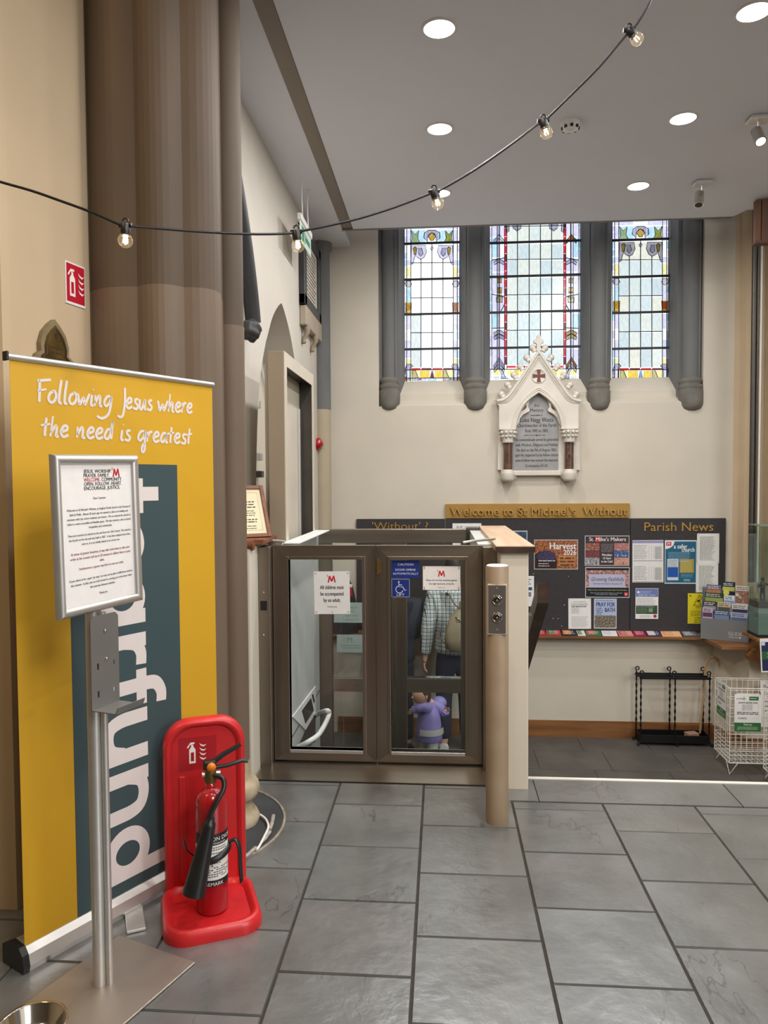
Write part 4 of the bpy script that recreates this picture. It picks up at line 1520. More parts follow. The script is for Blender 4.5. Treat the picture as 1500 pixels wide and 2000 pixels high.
# handwritten slogan
HW = {
    'F': (0.75, [[(0.22, 1.72), (0.2, 0.9), (0.15, 0.0)], [(0.05, 1.6), (0.5, 1.68), (1.05, 1.78)], [(0.05, 0.85), (0.7, 1.02)]]),
    'o': (0.72, [[(0.5, 0.92), (0.2, 0.72), (0.08, 0.32), (0.25, 0.03), (0.52, 0.2), (0.66, 0.6), (0.55, 0.92), (0.4, 0.9)]]),
    'l': (0.42, [[(0.36, 1.85), (0.2, 0.9), (0.14, 0.1), (0.34, 0.06)]]),
    'w': (0.98, [[(0.02, 0.92), (0.1, 0.45), (0.16, 0.06), (0.5, 0.62), (0.56, 0.06), (0.98, 0.98)]]),
    'i': (0.36, [[(0.2, 0.9), (0.1, 0.1), (0.3, 0.08)], [(0.3, 1.28), (0.33, 1.36)]]),
    'n': (0.74, [[(0.12, 0.9), (0.04, 0.02)], [(0.06, 0.25), (0.4, 0.86), (0.5, 0.7), (0.46, 0.08), (0.66, 0.1)]]),
    'g': (0.8, [[(0.66, 0.86), (0.36, 0.88), (0.1, 0.4), (0.24, 0.08), (0.55, 0.4), (0.7, 0.92), (0.62, 0.1), (0.4, -0.6), (-0.1, -0.95), (-0.55, -0.78)]]),
    'G': (0.8, [[(0.66, 0.86), (0.36, 0.88), (0.1, 0.4), (0.24, 0.08), (0.55, 0.4), (0.7, 0.92), (0.66, 0.1), (0.62, -0.7), (0.42, -0.9), (0.4, -0.5), (0.62, -0.1)]]),
    'J': (0.62, [[(0.6, 1.75), (0.58, 0.6), (0.4, -0.5), (0.15, -0.75), (-0.1, -0.62)]]),
    'e': (0.66, [[(0.12, 0.42), (0.5, 0.6), (0.52, 0.88), (0.3, 0.88), (0.08, 0.42), (0.24, 0.04), (0.62, 0.22)]]),
    's': (0.55, [[(0.52, 0.88), (0.26, 0.84), (0.24, 0.58), (0.46, 0.32), (0.32, 0.03), (0.02, 0.12)]]),
    'u': (0.74, [[(0.1, 0.9), (0.08, 0.2), (0.26, 0.06), (0.56, 0.85)], [(0.6, 0.92), (0.54, 0.12), (0.7, 0.08)]]),
    'h': (0.7, [[(0.26, 1.6), (0.04, 0.0)], [(0.08, 0.3), (0.42, 0.86), (0.5, 0.68), (0.44, 0.06), (0.62, 0.1)]]),
    'r': (0.54, [[(0.12, 0.9), (0.06, 0.0)], [(0.08, 0.4), (0.34, 0.9), (0.52, 0.84)]]),
    't': (0.5, [[(0.32, 1.45), (0.18, 0.3), (0.2, 0.02)], [(-0.08, 0.82), (0.56, 0.98)]]),
    'd': (0.78, [[(0.54, 0.8), (0.34, 0.86), (0.08, 0.36), (0.22, 0.05), (0.5, 0.4), (0.72, 1.6), (0.58, 0.06)]]),
    'a': (0.76, [[(0.58, 0.84), (0.3, 0.84), (0.08, 0.34), (0.22, 0.05), (0.5, 0.42), (0.6, 0.86), (0.52, 0.1), (0.72, 0.1)]]),
}
HW['t2'] = HW['t']


def handwriting(mb, s, x0, x1, y0, y1, xh, wd, m, z=0.0012):
    tot = sum(0.5 if c == ' ' else HW[c][0] for c in s)
    sx = (x1 - x0) / tot
    cur = 0.0
    for c in s:
        if c == ' ':
            cur += 0.5
            continue
        adv, st = HW[c]
        for l in st:
            pts = catmull([(x0 + (cur + a) * sx, y0 + (y1 - y0) * ((cur + a) / tot) + b * xh, 0) for a, b in l], 5)
            # flat ribbon
            P = [Vector((p[0], p[1])) for p in pts]
            vv, ff = [], []
            for i, p in enumerate(P):
                t = (P[min(i + 1, len(P) - 1)] - P[max(i - 1, 0)])
                t = t.normalized() if t.length > 1e-9 else Vector((1, 0))
                nrm = Vector((-t.y, t.x)) * wd * (0.5 if 0 < i < len(P) - 1 else 0.38)
                vv += [(p.x + nrm.x, p.y + nrm.y, z), (p.x - nrm.x, p.y - nrm.y, z)]
            for i in range(len(P) - 1):
                ff.append((2 * i, 2 * i + 1, 2 * i + 3, 2 * i + 2))
            mb.add(vv, ff, m)
        cur += adv
    return mb


mb = MB(BM)
a, b = banner_uv(72, 785), banner_uv(376, 808)
handwriting(mb, 'Following Jesus where', a[0], b[0], a[1], b[1], 0.043, 0.0095, M_BWHITE)
a, b = banner_uv(82, 852), banner_uv(374, 868)
handwriting(mb, 'the need is Greatest', a[0], b[0], a[1], b[1], 0.043, 0.0095, M_BWHITE)
mb.build('handwritten_lettering', fab)
mb = MB(BM)
mb.tube([(-0.008, BH1, 0), (BW + 0.004, BH1, 0)], 0.011, M_ALU, 10)
tr = mb.build('top_rail', ban)
mb = MB(BM); mb.box(-0.016, -0.008, BH1 - 0.014, BH1 + 0.016, -0.014, 0.014, M_BLACK, 0.003); mb.build('rail_end_cap', tr)
mb = MB(BM)
prof = [(-0.09, 0.0), (0.025, 0.0), (0.03, 0.02), (0.022, 0.055), (0.004, 0.075), (-0.05, 0.08), (-0.09, 0.06)]
mb.prism(prof, 0.0, BW, M_ALU, lambda p, q, d: (d, q, p))
cs = mb.build('cassette', ban)
mb = MB(BM)
mb.prism([(p * 1.06, q * 1.06) for p, q in prof], -0.022, 0.0, M_BLACK, lambda p, q, d: (d, q, p))
mb.build('cassette_end_cap', cs)
mb = MB(BM)
mb.tube([(0.04, 0.05, -0.05), (0.045, BH1 - 0.02, -0.012)], 0.010, M_ALU, 8)
mb.build('support_pole', ban)
q0 = PZ(283, 1800, 0); q1 = PZ(303, 1822, 0)
mb = MB()
fd = Vector((0.45, -0.89, 0))
fo = PZ(262, 1788, 0)
Mf = frame_m(fo, fd, Vector((0.89, 0.45, 0)))
mb = MB(Mf)
mb.box(-0.05, 0.115, -0.032, 0.032, 0.002, 0.012, M_ALU, 0.002)
mb.build('stabiliser_foot', ban)

# ---- notice stand
ns = thing('notice_stand', 'silver floor stand with a framed white notice in front of the banner', 'stand', (-1.076, 2.18, 0))
Ms = frame_m((-1.076, 2.18, 0), (math.cos(1.19), math.sin(1.19), 0), (-math.sin(1.19), math.cos(1.19), 0))
M_PLATE = mat('satin_base_plate', (166, 156, 146), 0.45, metal=0.75, var=0.05, vscale=4)
mb = MB(Ms)
mb.box(-0.20, 0.235, -0.19, 0.15, 0.001, 0.007, M_PLATE, 0.003)
mb.build('base_plate', ns)
FU = Vector((math.cos(1.25), math.sin(1.25), 0))
FN = Vector((math.sin(1.25), -math.cos(1.25), 0))
FC = Vector((-1.049, 2.2, 1.431))
pb = PZ(190, 1933, 0.0)
pc = Vector((pb.x, pb.y + 0.02, 0))
mb = MB()
mb.lathe([(0.021, 0.004), (0.021, 1.19)], M_ALU, (pc.x, pc.y, 0), 20)
pole = mb.build('pole', ns)
mb = MB()
pr_ = pc + Vector((0.030, 0.004, 0))
mb.lathe([(0.011, 0.006), (0.011, 1.185)], M_ALU, (pr_.x, pr_.y, 0), 12)
mb.build('side_tube', pole)
MF = frame_m(FC, FU, ZV) @ Matrix.Rotation(0.023, 4, 'Z')
fw, fh = 0.348, 0.478
prof = [(0, 0), (0.003, 0.012), (0.012, 0.017), (0.024, 0.012), (0.028, 0.003), (0.028, 0)]
mb = MB(MF)


def snap_side(p0, p1, inw):
    p0, p1, inw = Vector(p0), Vector(p1), Vector(inw)
    dr_ = (p1 - p0).normalized()
    vv = []
    for base, sgn in ((p0, 1), (p1, -1)):
        for (d, h) in prof:
            q = base + inw * d + dr_ * d * sgn
            vv.append((q.x, q.y, h))
    n = len(prof)
    mb.add(vv, [(i, i + 1, n + i + 1, n + i) for i in range(n - 1)], M_ALU, True)


for p0, p1, iw in (((-fw / 2, fh / 2), (fw / 2, fh / 2), (0, -1)), ((fw / 2, fh / 2), (fw / 2, -fh / 2), (-1, 0)), ((fw / 2, -fh / 2), (-fw / 2, -fh / 2), (0, 1)), ((-fw / 2, -fh / 2), (-fw / 2, fh / 2), (1, 0))):
    snap_side(p0, p1, iw)
mb.box(-fw / 2, fw / 2, -fh / 2, fh / 2, -0.006, 0.0, M_ALU)
frm = mb.build('snap_frame', ns)
mb = MB(MF)
mb.box(-fw / 2 + 0.024, fw / 2 - 0.024, -fh / 2 + 0.024, fh / 2 - 0.024, 0.0, 0.002, M_PAPER)
pap = mb.build('notice_sheet', frm)
mb = MB(MF)
LX_ = -0.055
LOGO = [(('JESUS. WORSHIP.', None), 0.125), (('PRAYER. FAMILY.', None), 0.115), (('WELCOME.', 'COMMUNITY.'), 0.165), (('OPEN. FOLLOW. HEART.', None), 0.158), (('ENCOURAGE. JUSTICE.', None), 0.150)]
RED = ink(190, 40, 56)
GREY = ink(52, 50, 52)
for i, ((s, t), wd) in enumerate(LOGO):
    y = 0.184 - i * 0.0128
    if t:
        mb.text(s, LX_, y, 0.0155, RED, 'L', 0.003, 0.02, 0.066)
        mb.text(t, LX_ + 0.072, y, 0.0155, GREY, 'L', 0.003, 0.02, 0.088)
    else:
        mb.text(s, LX_, y, 0.0155, GREY, 'L', 0.003, 0.02, wd if i > 1 else wd * 0.92)
m_logo(mb, LX_ + 0.135, 0.170, 0.036, RED, 0.003)
BODY = [('Dear Customer', 0.1045, 0.052, 0), ("Welcome to St Michael's Without, an Anglican Parish church in the Diocese of", 0.072, 0.262, 0), ('Bath & Wells.  Almost 20 years ago we wanted to share our building and', 0.0585, 0.24, 0),
        ('sanctuary with city centre residents and visitors.  We re-ordered the church to', 0.045, 0.262, 0), ('make it a more accessible and flexible space.  We also started a cafe to extend', 0.0315, 0.262, 0), ('hospitality and community.', 0.018, 0.095, 0),
        ('There are records of a church on this site from the 12th Century. This church is', -0.003, 0.262, 0), ('the fourth on the site and was built in 1837.  It has been adapted since then,', -0.0165, 0.255, 0), ('even so, it is not ideally suited to its current use.', -0.030, 0.158, 0),
        ('At times of greater busyness, it may take some time to take your', -0.0585, 0.245, 1), ('order at the counter and up to 20 minutes to deliver them to your', -0.0725, 0.25, 1), ('table.', -0.0865, 0.02, 1), ('Furthermore, a queue may form to use our toilet.', -0.104, 0.185, 1),
        ("If your desire is for a quiet 'yet stop', we may not be able to fulfil those needs at", -0.136, 0.262, 0), ('this moment.  In that case we look forward to serving you in the future when', -0.1495, 0.255, 0), ('the seasonal demand subsides.', -0.163, 0.105, 0), ('Thank you', -0.187, 0.034, 0)]
for s, y, wd, red in BODY:
    mb.text(s, 0.006, y, 0.0094 if not red else 0.0104, ink(122, 40, 52) if red else GREY, 'C', 0.003, 0.012, wd)
mb.build('lettering', pap)
# dispenser bracket below the frame
zb0, zb1 = PY(190, 1385, 2.16).z, PY(190, 1203, 2.16).z
MK = frame_m(pc + FN * 0.046 + Vector((0, 0, zb0)), FU, ZV)
hk = zb1 - zb0
wk = 0.058
M_BRK = mat('grey_bracket_steel', (142, 140, 138), 0.4, metal=0.6, var=0.04)
mb = MB(MK)
c_ = 0.012
out = [(-wk, 0), (wk, 0), (wk, hk - c_), (wk - c_, hk), (-wk + c_, hk), (-wk, hk - c_)]
sl = lambda x, y, a=0.004, b=0.010: [(x - a, y - b), (x + a, y - b), (x + a, y + b), (x - a, y + b)]
holes = [sl(-0.03, 0.045), sl(0.036, 0.045, 0.003, 0.007), sl(-0.03, 0.13), sl(0.036, 0.13, 0.003, 0.007), sl(0, 0.235, 0.005, 0.005)]
mb.prism(out, 0.0, 0.003, M_BRK, lambda p, q, d: (p, q, d), holes)
mb.box(-wk, wk, 0.0, 0.003, 0.0, 0.095, M_BRK)
mb.add([(-wk, 0, 0.095), (wk, 0, 0.095), (wk, 0.022, 0.104), (-wk, 0.022, 0.104), (-wk, 0.003, 0.092), (wk, 0.003, 0.092), (wk, 0.022, 0.101), (-wk, 0.022, 0.101)],
       [(0, 1, 2, 3), (4, 7, 6, 5), (0, 3, 7, 4), (1, 5, 6, 2), (2, 6, 7, 3)], M_BRK)
brk = mb.build('dispenser_bracket', ns)
mb = MB(MK)
for x, y in ((0.0, 0.235), (0.004, 0.148)):
    mb = MB(MK)
    mb.lathe([(0.005, 0), (0.004, 0.004), (0, 0.005)], M_CHROME, (x, y, 0.003), 10)
    mb.build('screw', brk)

# ---- steel bowl at the bottom left corner
bw = PZ(62, 2010, 0.06)
mb = MB()
pf = [(0.062, 0.001), (0.068, 0.004), (0.066, 0.012), (0.078, 0.055), (0.084, 0.066), (0.082, 0.070), (0.076, 0.066), (0.068, 0.02), (0.05, 0.010), (0, 0.010)]
mb.lathe([(a * 1.14, b) for a, b in pf], M_CHROME, (bw.x, bw.y, 0.007), 40)
mb.build('metal_bowl', None, None, 'round polished metal bowl in the bottom left corner', 'bowl')

# ---- red extinguisher stand
eb, ef = PZ(390, 1738, 0), PZ(428, 1832, 0)
en = Vector((ef.x - eb.x, ef.y - eb.y, 0)).normalized()
en = (Vector((0.40, -0.92, 0))).normalized()
eu = Vector((-en.y, en.x, 0))
eO = (eb + ef) / 2 + Vector((0.006, 0.0, 0))
ME = frame_m(eO, eu, ZV)        # x right, y up, z to the viewer
es = thing('extinguisher_stand', 'moulded red plastic extinguisher stand with a tall backboard', 'extinguisher stand', eO)


def rounded(w, h0, h1, rt, rb=0.0, n=6):
    p = []
    for cx, cy, r, a0 in ((w / 2 - rb, h0 + rb, rb, -PI / 2), (w / 2 - rt, h1 - rt, rt, 0), (-w / 2 + rt, h1 - rt, rt, PI / 2), (-w / 2 + rb, h0 + rb, rb, PI)):
        if r <= 0:
            p.append((cx, cy))
        else:
            p += [(cx + r * math.cos(a0 + PI / 2 * i / n), cy + r * math.sin(a0 + PI / 2 * i / n)) for i in range(n + 1)]
    return p


def loft(mb, loops, m, cap0=True, cap1=True, smooth=True):
    n = len(loops[0])
    vv = [p for l in loops for p in l]
    ff = []
    for i in range(len(loops) - 1):
        for k in range(n):
            l = (k + 1) % n
            ff.append((i * n + k, i * n + l, (i + 1) * n + l, (i + 1) * n + k))
    mb.add(vv, ff, m, smooth)
    for c, l in ((cap0, loops[0]), (cap1, loops[-1])):
        if c:
            t = tessellate_polygon([[Vector(p) for p in l]])
            mb.add(l, [tuple(x) for x in t], m)


W_, H_ = 0.305, 0.685
D0 = -0.135
mb = MB(ME)
loops = []
for (ins, z) in ((0.0, D0 - 0.03), (0.0, D0), (0.006, D0 + 0.012), (0.016, D0 + 0.016), (0.026, D0 + 0.010), (0.034, D0 - 0.002)):
    loops.append([(x, y, z + 0.0) for x, y in rounded(W_ - 2 * ins, 0.02 + 0 * ins, H_ - ins, 0.10 - ins * 0.6, 0.01)])
loft(mb, loops, M_RED)
mb.build('backboard', es)
mb = MB(ME)
for x in (-0.085, 0.02):
    mb.box(x - 0.012, x + 0.012, 0.06, 0.47, D0 - 0.004, D0 + 0.004, M_RED, 0.006)
mb.build('backboard_rib', es)
mb = MB(ME)


def tray(w, z0, z1, r):
    return [(x, 0.0, y) for x, y in rounded(w, z0, z1, r, r)]


lp = []
for (ins, h) in ((0.0, 0.0), (0.0, 0.02), (0.006, 0.042), (0.016, 0.05), (0.028, 0.046), (0.04, 0.03)):
    lp.append([(x, h, z) for x, _, z in tray(0.345 - 2 * ins, D0 - 0.03 + ins, 0.185 - ins, 0.085 - ins * 0.7)])
loft(mb, lp, M_RED)
mb.build('base_tray', es)
MST = mat('dark_red_sticker', (164, 28, 36), 0.35)
mb = MB(ME)
mb.box(-0.095, 0.045, 0.49, 0.615, D0 - 0.003, D0 - 0.001, MST)
st_ = mb.build('sticker', es)


def ext_icon(mb, x, y, s, m, z, inner):
    """extinguisher pictogram with flames, s = height"""
    mb.poly([(x - 0.14 * s, y), (x + 0.14 * s, y), (x + 0.14 * s, y + 0.62 * s), (x + 0.06 * s, y + 0.74 * s), (x - 0.06 * s, y + 0.74 * s), (x - 0.14 * s, y + 0.62 * s)], m, z)
    mb.poly([(x - 0.05 * s, y + 0.74 * s), (x + 0.05 * s, y + 0.74 * s), (x + 0.05 * s, y + 0.84 * s), (x - 0.05 * s, y + 0.84 * s)], m, z)
    mb.poly([(x - 0.24 * s, y + 0.74 * s), (x - 0.18 * s, y + 0.70 * s), (x - 0.10 * s, y + 0.84 * s), (x + 0.10 * s, y + 0.88 * s), (x + 0.10 * s, y + 0.95 * s), (x - 0.08 * s, y + 0.95 * s)], m, z)
    mb.rect(x - 0.07 * s, y + 0.1 * s, x + 0.07 * s, y + 0.5 * s, inner, z + 0.0003)
    for i in range(4):
        yy = y + 0.05 * s + 0.2 * s * i
        xx = x + 0.46 * s
        mb.poly([(xx - 0.16 * s, yy + 0.24 * s), (xx - 0.08 * s, yy + 0.10 * s), (xx + 0.05 * s, yy + 0.06 * s), (xx + 0.16 * s, yy + 0.16 * s), (xx + 0.04 * s, yy + 0.13 * s), (xx - 0.07 * s, yy + 0.17 * s)], m, z)


mb = MB(ME)
ext_icon(mb, -0.045, 0.515, 0.085, M_PAPER, D0 - 0.0005, MST)
mb.build('pictogram', st_)

# ---- extinguisher standing in the tray
xc_, zc_ = 0.005, 0.028
ex = thing('fire_extinguisher', 'red carbon dioxide extinguisher with a black horn standing in the red stand', 'extinguisher', ME @ Vector((xc_, 0.03, zc_)))
RE = 0.057
MX = ME @ Matrix.Translation((xc_, 0.032, zc_)) @ Matrix.Rotation(-PI / 2, 4, 'X')    # z up
mb = MB(MX)
prf = [(0.05, 0.0), (RE, 0.008), (RE, 0.385)] + [(0.022 + (RE - 0.022) * math.cos(a), 0.385 + 0.06 * math.sin(a)) for a in [0.26 * i for i in range(1, 7)]] + [(0.020, 0.452), (0.020, 0.475), (0, 0.475)]
mb.lathe(prf, M_RED_PAINT, n=36)
mb.build('cylinder', ex)
mb = MB(MX)
mb.lathe([(0.022, 0.470), (0.023, 0.50), (0.019, 0.515), (0.017, 0.525)], M_BRASS, n=16)
mb.lathe([(0.010, -0.03), (0.010, 0.035)], M_ALU, (0, 0, 0.498), 10, T=Matrix.Rotation(PI / 2, 4, 'Y'))
valve = mb.build('valve', ex)
mb = MB(MX)
mb.box(-0.026, 0.02, -0.013, 0.013, 0.515, 0.548, M_BLACK, 0.006)
mb.tube([(0.005, 0, 0.535), (0.045, 0, 0.562), (0.11, 0, 0.592)], [0.010, 0.010, 0.008], M_BLACK, 8)
mb.build('lever_handle', ex)
mb = MB(MX)
mb.tube([(0.0, 0, 0.518), (0.06, 0, 0.520), (0.115, 0, 0.532), (0.135, 0, 0.524)], [0.008, 0.008, 0.008, 0.005], M_BLACK, 8)
mb.build('carry_handle', ex)
mb = MB(MX)
mb.lathe([(0.017, 0), (0.017, 0.004), (0, 0.004)], mat('orange_seal', (238, 130, 34), 0.4), (0.002, -0.016, 0.527), 8, T=Matrix.Rotation(PI / 2, 4, 'X'))
mb.build('safety_seal', ex)
mb = MB(MX)
hose = [(0.012, -0.03, 0.500), (0.038, -0.045, 0.492), (0.040, -0.060, 0.462), (0.015, -0.075, 0.425), (-0.008, -0.080, 0.385), (-0.014, -0.082, 0.35)]
mb.tube(catmull(hose, 4), 0.009, M_BLACK, 8)
mb.build('hose', ex)
mb = MB(MX)
h0, h1 = Vector((-0.012, -0.081, 0.355)), Vector((-0.072, -0.090, 0.115))
dd = (h1 - h0)
mb.tube([h0 - dd * 0.08, h0 - dd * 0.02, h0, h0 + dd * 0.05, h0 + dd * 0.95, h1], [0.012, 0.014, 0.020, 0.022, 0.040, 0.041], M_BLACK, 20)
mb.build('horn', ex)
a0_, a1_ = -PI * 0.95, 0.25


def wrap(z0, z1, m, r=RE + 0.0006, a0=a0_, a1=a1_):
    mb.lathe([(r, z0), (r, z1)], m, n=24, a0=a0, a1=a1)


mb = MB(MX)
wrap(0.128, 0.262, M_PAPER)
wrap(0.258, 0.298, M_BLACK, RE + 0.0009)
wrap(0.108, 0.132, M_BLACK, RE + 0.0009)


def arc_text(mb, s, ang, z, size, m, bold=0.0, r=RE + 0.0016, width=None):
    v, f, x0, x1 = text_geo(s, bold)
    w0 = (x1 - x0) * size
    kx = (width / w0) if width else 1
    vv = []
    for p in v:
        a = ang + ((p[0] - x0) * size * kx) / r
        vv.append((r * math.cos(a), r * math.sin(a), z + p[1] * size))
    mb.add(vv, f, m)


arc_text(mb, 'CARBON DIOXIDE', -2.52, 0.274, 0.020, M_PAPER, 0.02)
arc_text(mb, 'EXTINGUISHER', -1.75, 0.262, 0.009, M_PAPER, 0.01)
arc_text(mb, 'FIREMARK', -2.30, 0.112, 0.018, M_PAPER, 0.03)
for i, z in enumerate((0.248, 0.240, 0.228, 0.192, 0.176, 0.168, 0.160, 0.152, 0.144)):
    x = -1.75 if i < 3 else -2.2
    for k in range(12 if i > 3 else 7):
        r = RE + 0.0016
        a = x + k * 0.16
        if random.random() < 0.85:
            mb.add([(r * math.cos(a), r * math.sin(a), z), (r * math.cos(a + 0.12), r * math.sin(a + 0.12), z), (r * math.cos(a + 0.12), r * math.sin(a + 0.12), z + 0.003), (r * math.cos(a), r * math.sin(a), z + 0.003)], [(0, 1, 2, 3)], GREY)
arc_text(mb, '4', -1.72, 0.180, 0.016, GREY, 0.02)
mb.build('label', ex)
mb = MB(MX)
ring = [(0.062 * math.cos(a), 0.062 * math.sin(a), 0.215 + 0.02 * math.sin(a * 1.0 + 1.2)) for a in [-PI + 0.2 + 0.16 * i for i in range(22)]]
mb.tube(ring, 0.013, M_BLACK, 6, flat=0.3, up=(-1, 0, 0.1))
mb.tube(catmull([(0.060, 0.0, 0.235), (0.085, -0.01, 0.245), (0.098, -0.02, 0.215), (0.100, -0.025, 0.15), (0.104, -0.02, 0.09)], 4), 0.012, M_BLACK, 6, flat=0.4)
mb.tube(catmull([(-0.062, 0.01, 0.20), (-0.09, 0.0, 0.235), (-0.098, -0.01, 0.275)], 4), [0.009] * 9, M_BLACK, 6, flat=0.3)
mb.build('strap', ex)

# ---- fire sign and brass plaque on the wall
wdir = (c1 - c0).normalized()
wu = Vector((wdir.x, wdir.y, 0))
wn = Vector((wdir.y, -wdir.x, 0))


def on_wall(px, py, off=0.004):
    d = ray(px, py)
    o = Vector((c0.x, c0.y, 0)) + wn * off
    t = (o - EYE).dot(wn) / d.dot(wn)
    return EYE + d * t


tl, brr = on_wall(127, 509), on_wall(167, 602)
sw, sh = (brr - tl).dot(wu), tl.z - on_wall(127, 590).z
M = frame_m((tl + brr) / 2 + Vector((0, 0, -0.0)), wu, ZV)
mb = MB(M)
sh = on_wall(147, 516).z - on_wall(147, 597).z
mb.box(-sw / 2, sw / 2, -sh / 2, sh / 2, -0.003, 0.0, M_PAPER)
SR = ink(184, 24, 44)
mb.rect(-sw / 2 + 0.006, -sh / 2 + 0.010, sw / 2 - 0.004, sh / 2 - 0.006, SR, 0.0005)
ext_icon(mb, -sw * 0.16, -sh * 0.30, sh * 0.68, M_PAPER, 0.001, SR)
mb.build('fire_sign', None, None, 'red and white fire extinguisher sign on the cream wall', 'sign')
pm = frame_m(on_wall(100, 705, 0.0) , wu, ZV)
bpts = [(-0.105, -0.10), (0.105, -0.10), (0.105, 0.015), (0.098, 0.03), (0.075, 0.045), (0.078, 0.08), (0.06, 0.13), (0.03, 0.165), (0.0, 0.19), (-0.03, 0.165), (-0.06, 0.13), (-0.078, 0.08), (-0.075, 0.045), (-0.098, 0.03), (-0.105, 0.015)]
pl = thing('brass_plaque', 'trefoil shaped brass memorial plaque above the banner', 'plaque', pm.translation)
bpts = [(a * 1.0, b * 0.92 - 0.015) for a, b in bpts]
mb = MB(pm)
mb.prism(bpts, 0.001, 0.022, mat('stone_surround', (132, 116, 86), 0.7, var=0.2, vscale=15, bump=0.3), lambda p, q, d: (p, q, d))
mb.build('surround', pl)
mb = MB(pm)
mb.prism([(a * 0.78, b * 0.85) for a, b in bpts], 0.022, 0.026, M_BRASS, lambda p, q, d: (p, q, d))
br_ = mb.build('brass_plate', pl)
mb = MB(pm)
mb.tube([(a * 0.68, b * 0.76, 0.027) for a, b in bpts], 0.0016, M_DKWOOD, 5, closed=True)
mb.lines(-0.035, 0.035, 0.05, 3, 0.02, 0.005, M_DKWOOD, 0.0265, align='C')
mb.disc(0, 0.095, 0.012, M_DKWOOD, 0.0265)
mb.build('engraving', br_)

# ---- cable and broken conduit around the pier foot
mb = MB()
cab = [(472, 1587), (490, 1588), (505, 1590), (519, 1600), (524, 1615), (517, 1632), (508, 1650), (501, 1660)]
mb.tube(catmull([PZ(x, y, 0.018) for x, y in cab], 4), 0.0055, M_WHITE, 8)
mb.build('floor_cable', None, None, 'thin white cable looping on the floor at the pier foot', 'cable')
cm = mat('grey_trunking', (158, 152, 142), 0.6, var=0.2, vscale=30)
for pts, lab in ((((534, 1592), (531, 1608), (527, 1620)), 'short grey trunking piece at the rim of the round slab'), (((527, 1624), (518, 1637), (510, 1645)), 'broken grey trunking piece lying beside the white cable'), (((500, 1655), (485, 1668), (468, 1680)), 'long broken trunking piece nearest the red stand')):
    mb = MB()
    mb.tube([PZ(x, y, 0.012) for x, y in pts], 0.010, cm, 6, flat=0.6)
    mb.build('trunking_piece', None, None, lab, 'trunking')
# ================================================================== CEILING FITTINGS
M_DIFF = mat('lit_diffuser', (255, 252, 246), 0.5, var=0.0, emit=(255, 250, 242), estr=7.0)
M_TRIM = mat('white_trim_ring', (226, 224, 220), 0.4, var=0.01)
DL_POWER = 17.0
XS = (-0.005, 1.517)
YS = (3.82, 4.88, 5.945)
NAMES = {(0, 0): 'left row, nearest of three', (0, 1): 'left row, middle of three', (0, 2): 'left row, farthest and behind a festoon bulb',
         (1, 0): 'right row, nearest at the top corner', (1, 1): 'right row, middle of three', (1, 2): 'right row, farthest of three'}


def downlight(x, y, label):
    root = thing('downlight', label, 'downlight', (x, y, ZC), 'round downlights in the ceiling')
    mb = MB()
    mb.lathe([(0.078, -0.006), (0.088, -0.004), (0.092, 0.0), (0.078, 0.0)], M_TRIM, (x, y, ZC), 36, caps=False)
    mb.build('trim_ring', root)
    mb = MB()
    mb.lathe([(0.078, -0.004), (0.05, -0.006), (0, -0.007)], M_DIFF, (x, y, ZC), 36)
    mb.build('diffuser', root)
    l = bpy.data.lights.new('downlight_lamp', 'AREA')
    l.shape = 'DISK'
    l.size = 0.15
    l.energy = DL_POWER
    l.color = (1.0, 0.985, 0.97)
    o = bpy.data.objects.new('downlight_lamp', l)
    COL.objects.link(o)
    o.parent = root
    o.location = (0, 0, -0.012)


for i, x in enumerate(XS):
    for j, y in enumerate(YS):
        downlight(x, y, 'round white ceiling downlight, ' + NAMES[(i, j)])
for x, a in zip(XS, ('left', 'right')):  # rows carried on out of view, added to light the foreground
    for y, b in ((2.755, 'just above the picture'), (1.69, 'nearly overhead')):
        downlight(x, y, 'round white ceiling downlight added out of view, %s row, %s' % (a, b))

# smoke detector
q = PZ(1114, 240, ZC)
sd = thing('smoke_detector', 'small white round smoke detector on the ceiling', 'smoke detector', (q.x, q.y, ZC))
mb = MB()
mb.lathe([(0.062, 0.0), (0.062, -0.012), (0.052, -0.024), (0.050, -0.040), (0.036, -0.048), (0, -0.050)], M_WHITE, (q.x, q.y, ZC), 28)
mb.build('housing', sd)
mb = MB()
for k in range(8):
    a = 2 * PI * k / 8
    c = Vector((q.x + 0.048 * math.cos(a), q.y + 0.048 * math.sin(a), ZC - 0.034))
    mb.box(c.x - 0.009, c.x + 0.009, c.y - 0.009, c.y + 0.009, c.z - 0.008, c.z + 0.008, M_BLACK)
mb.build('vent', sd)

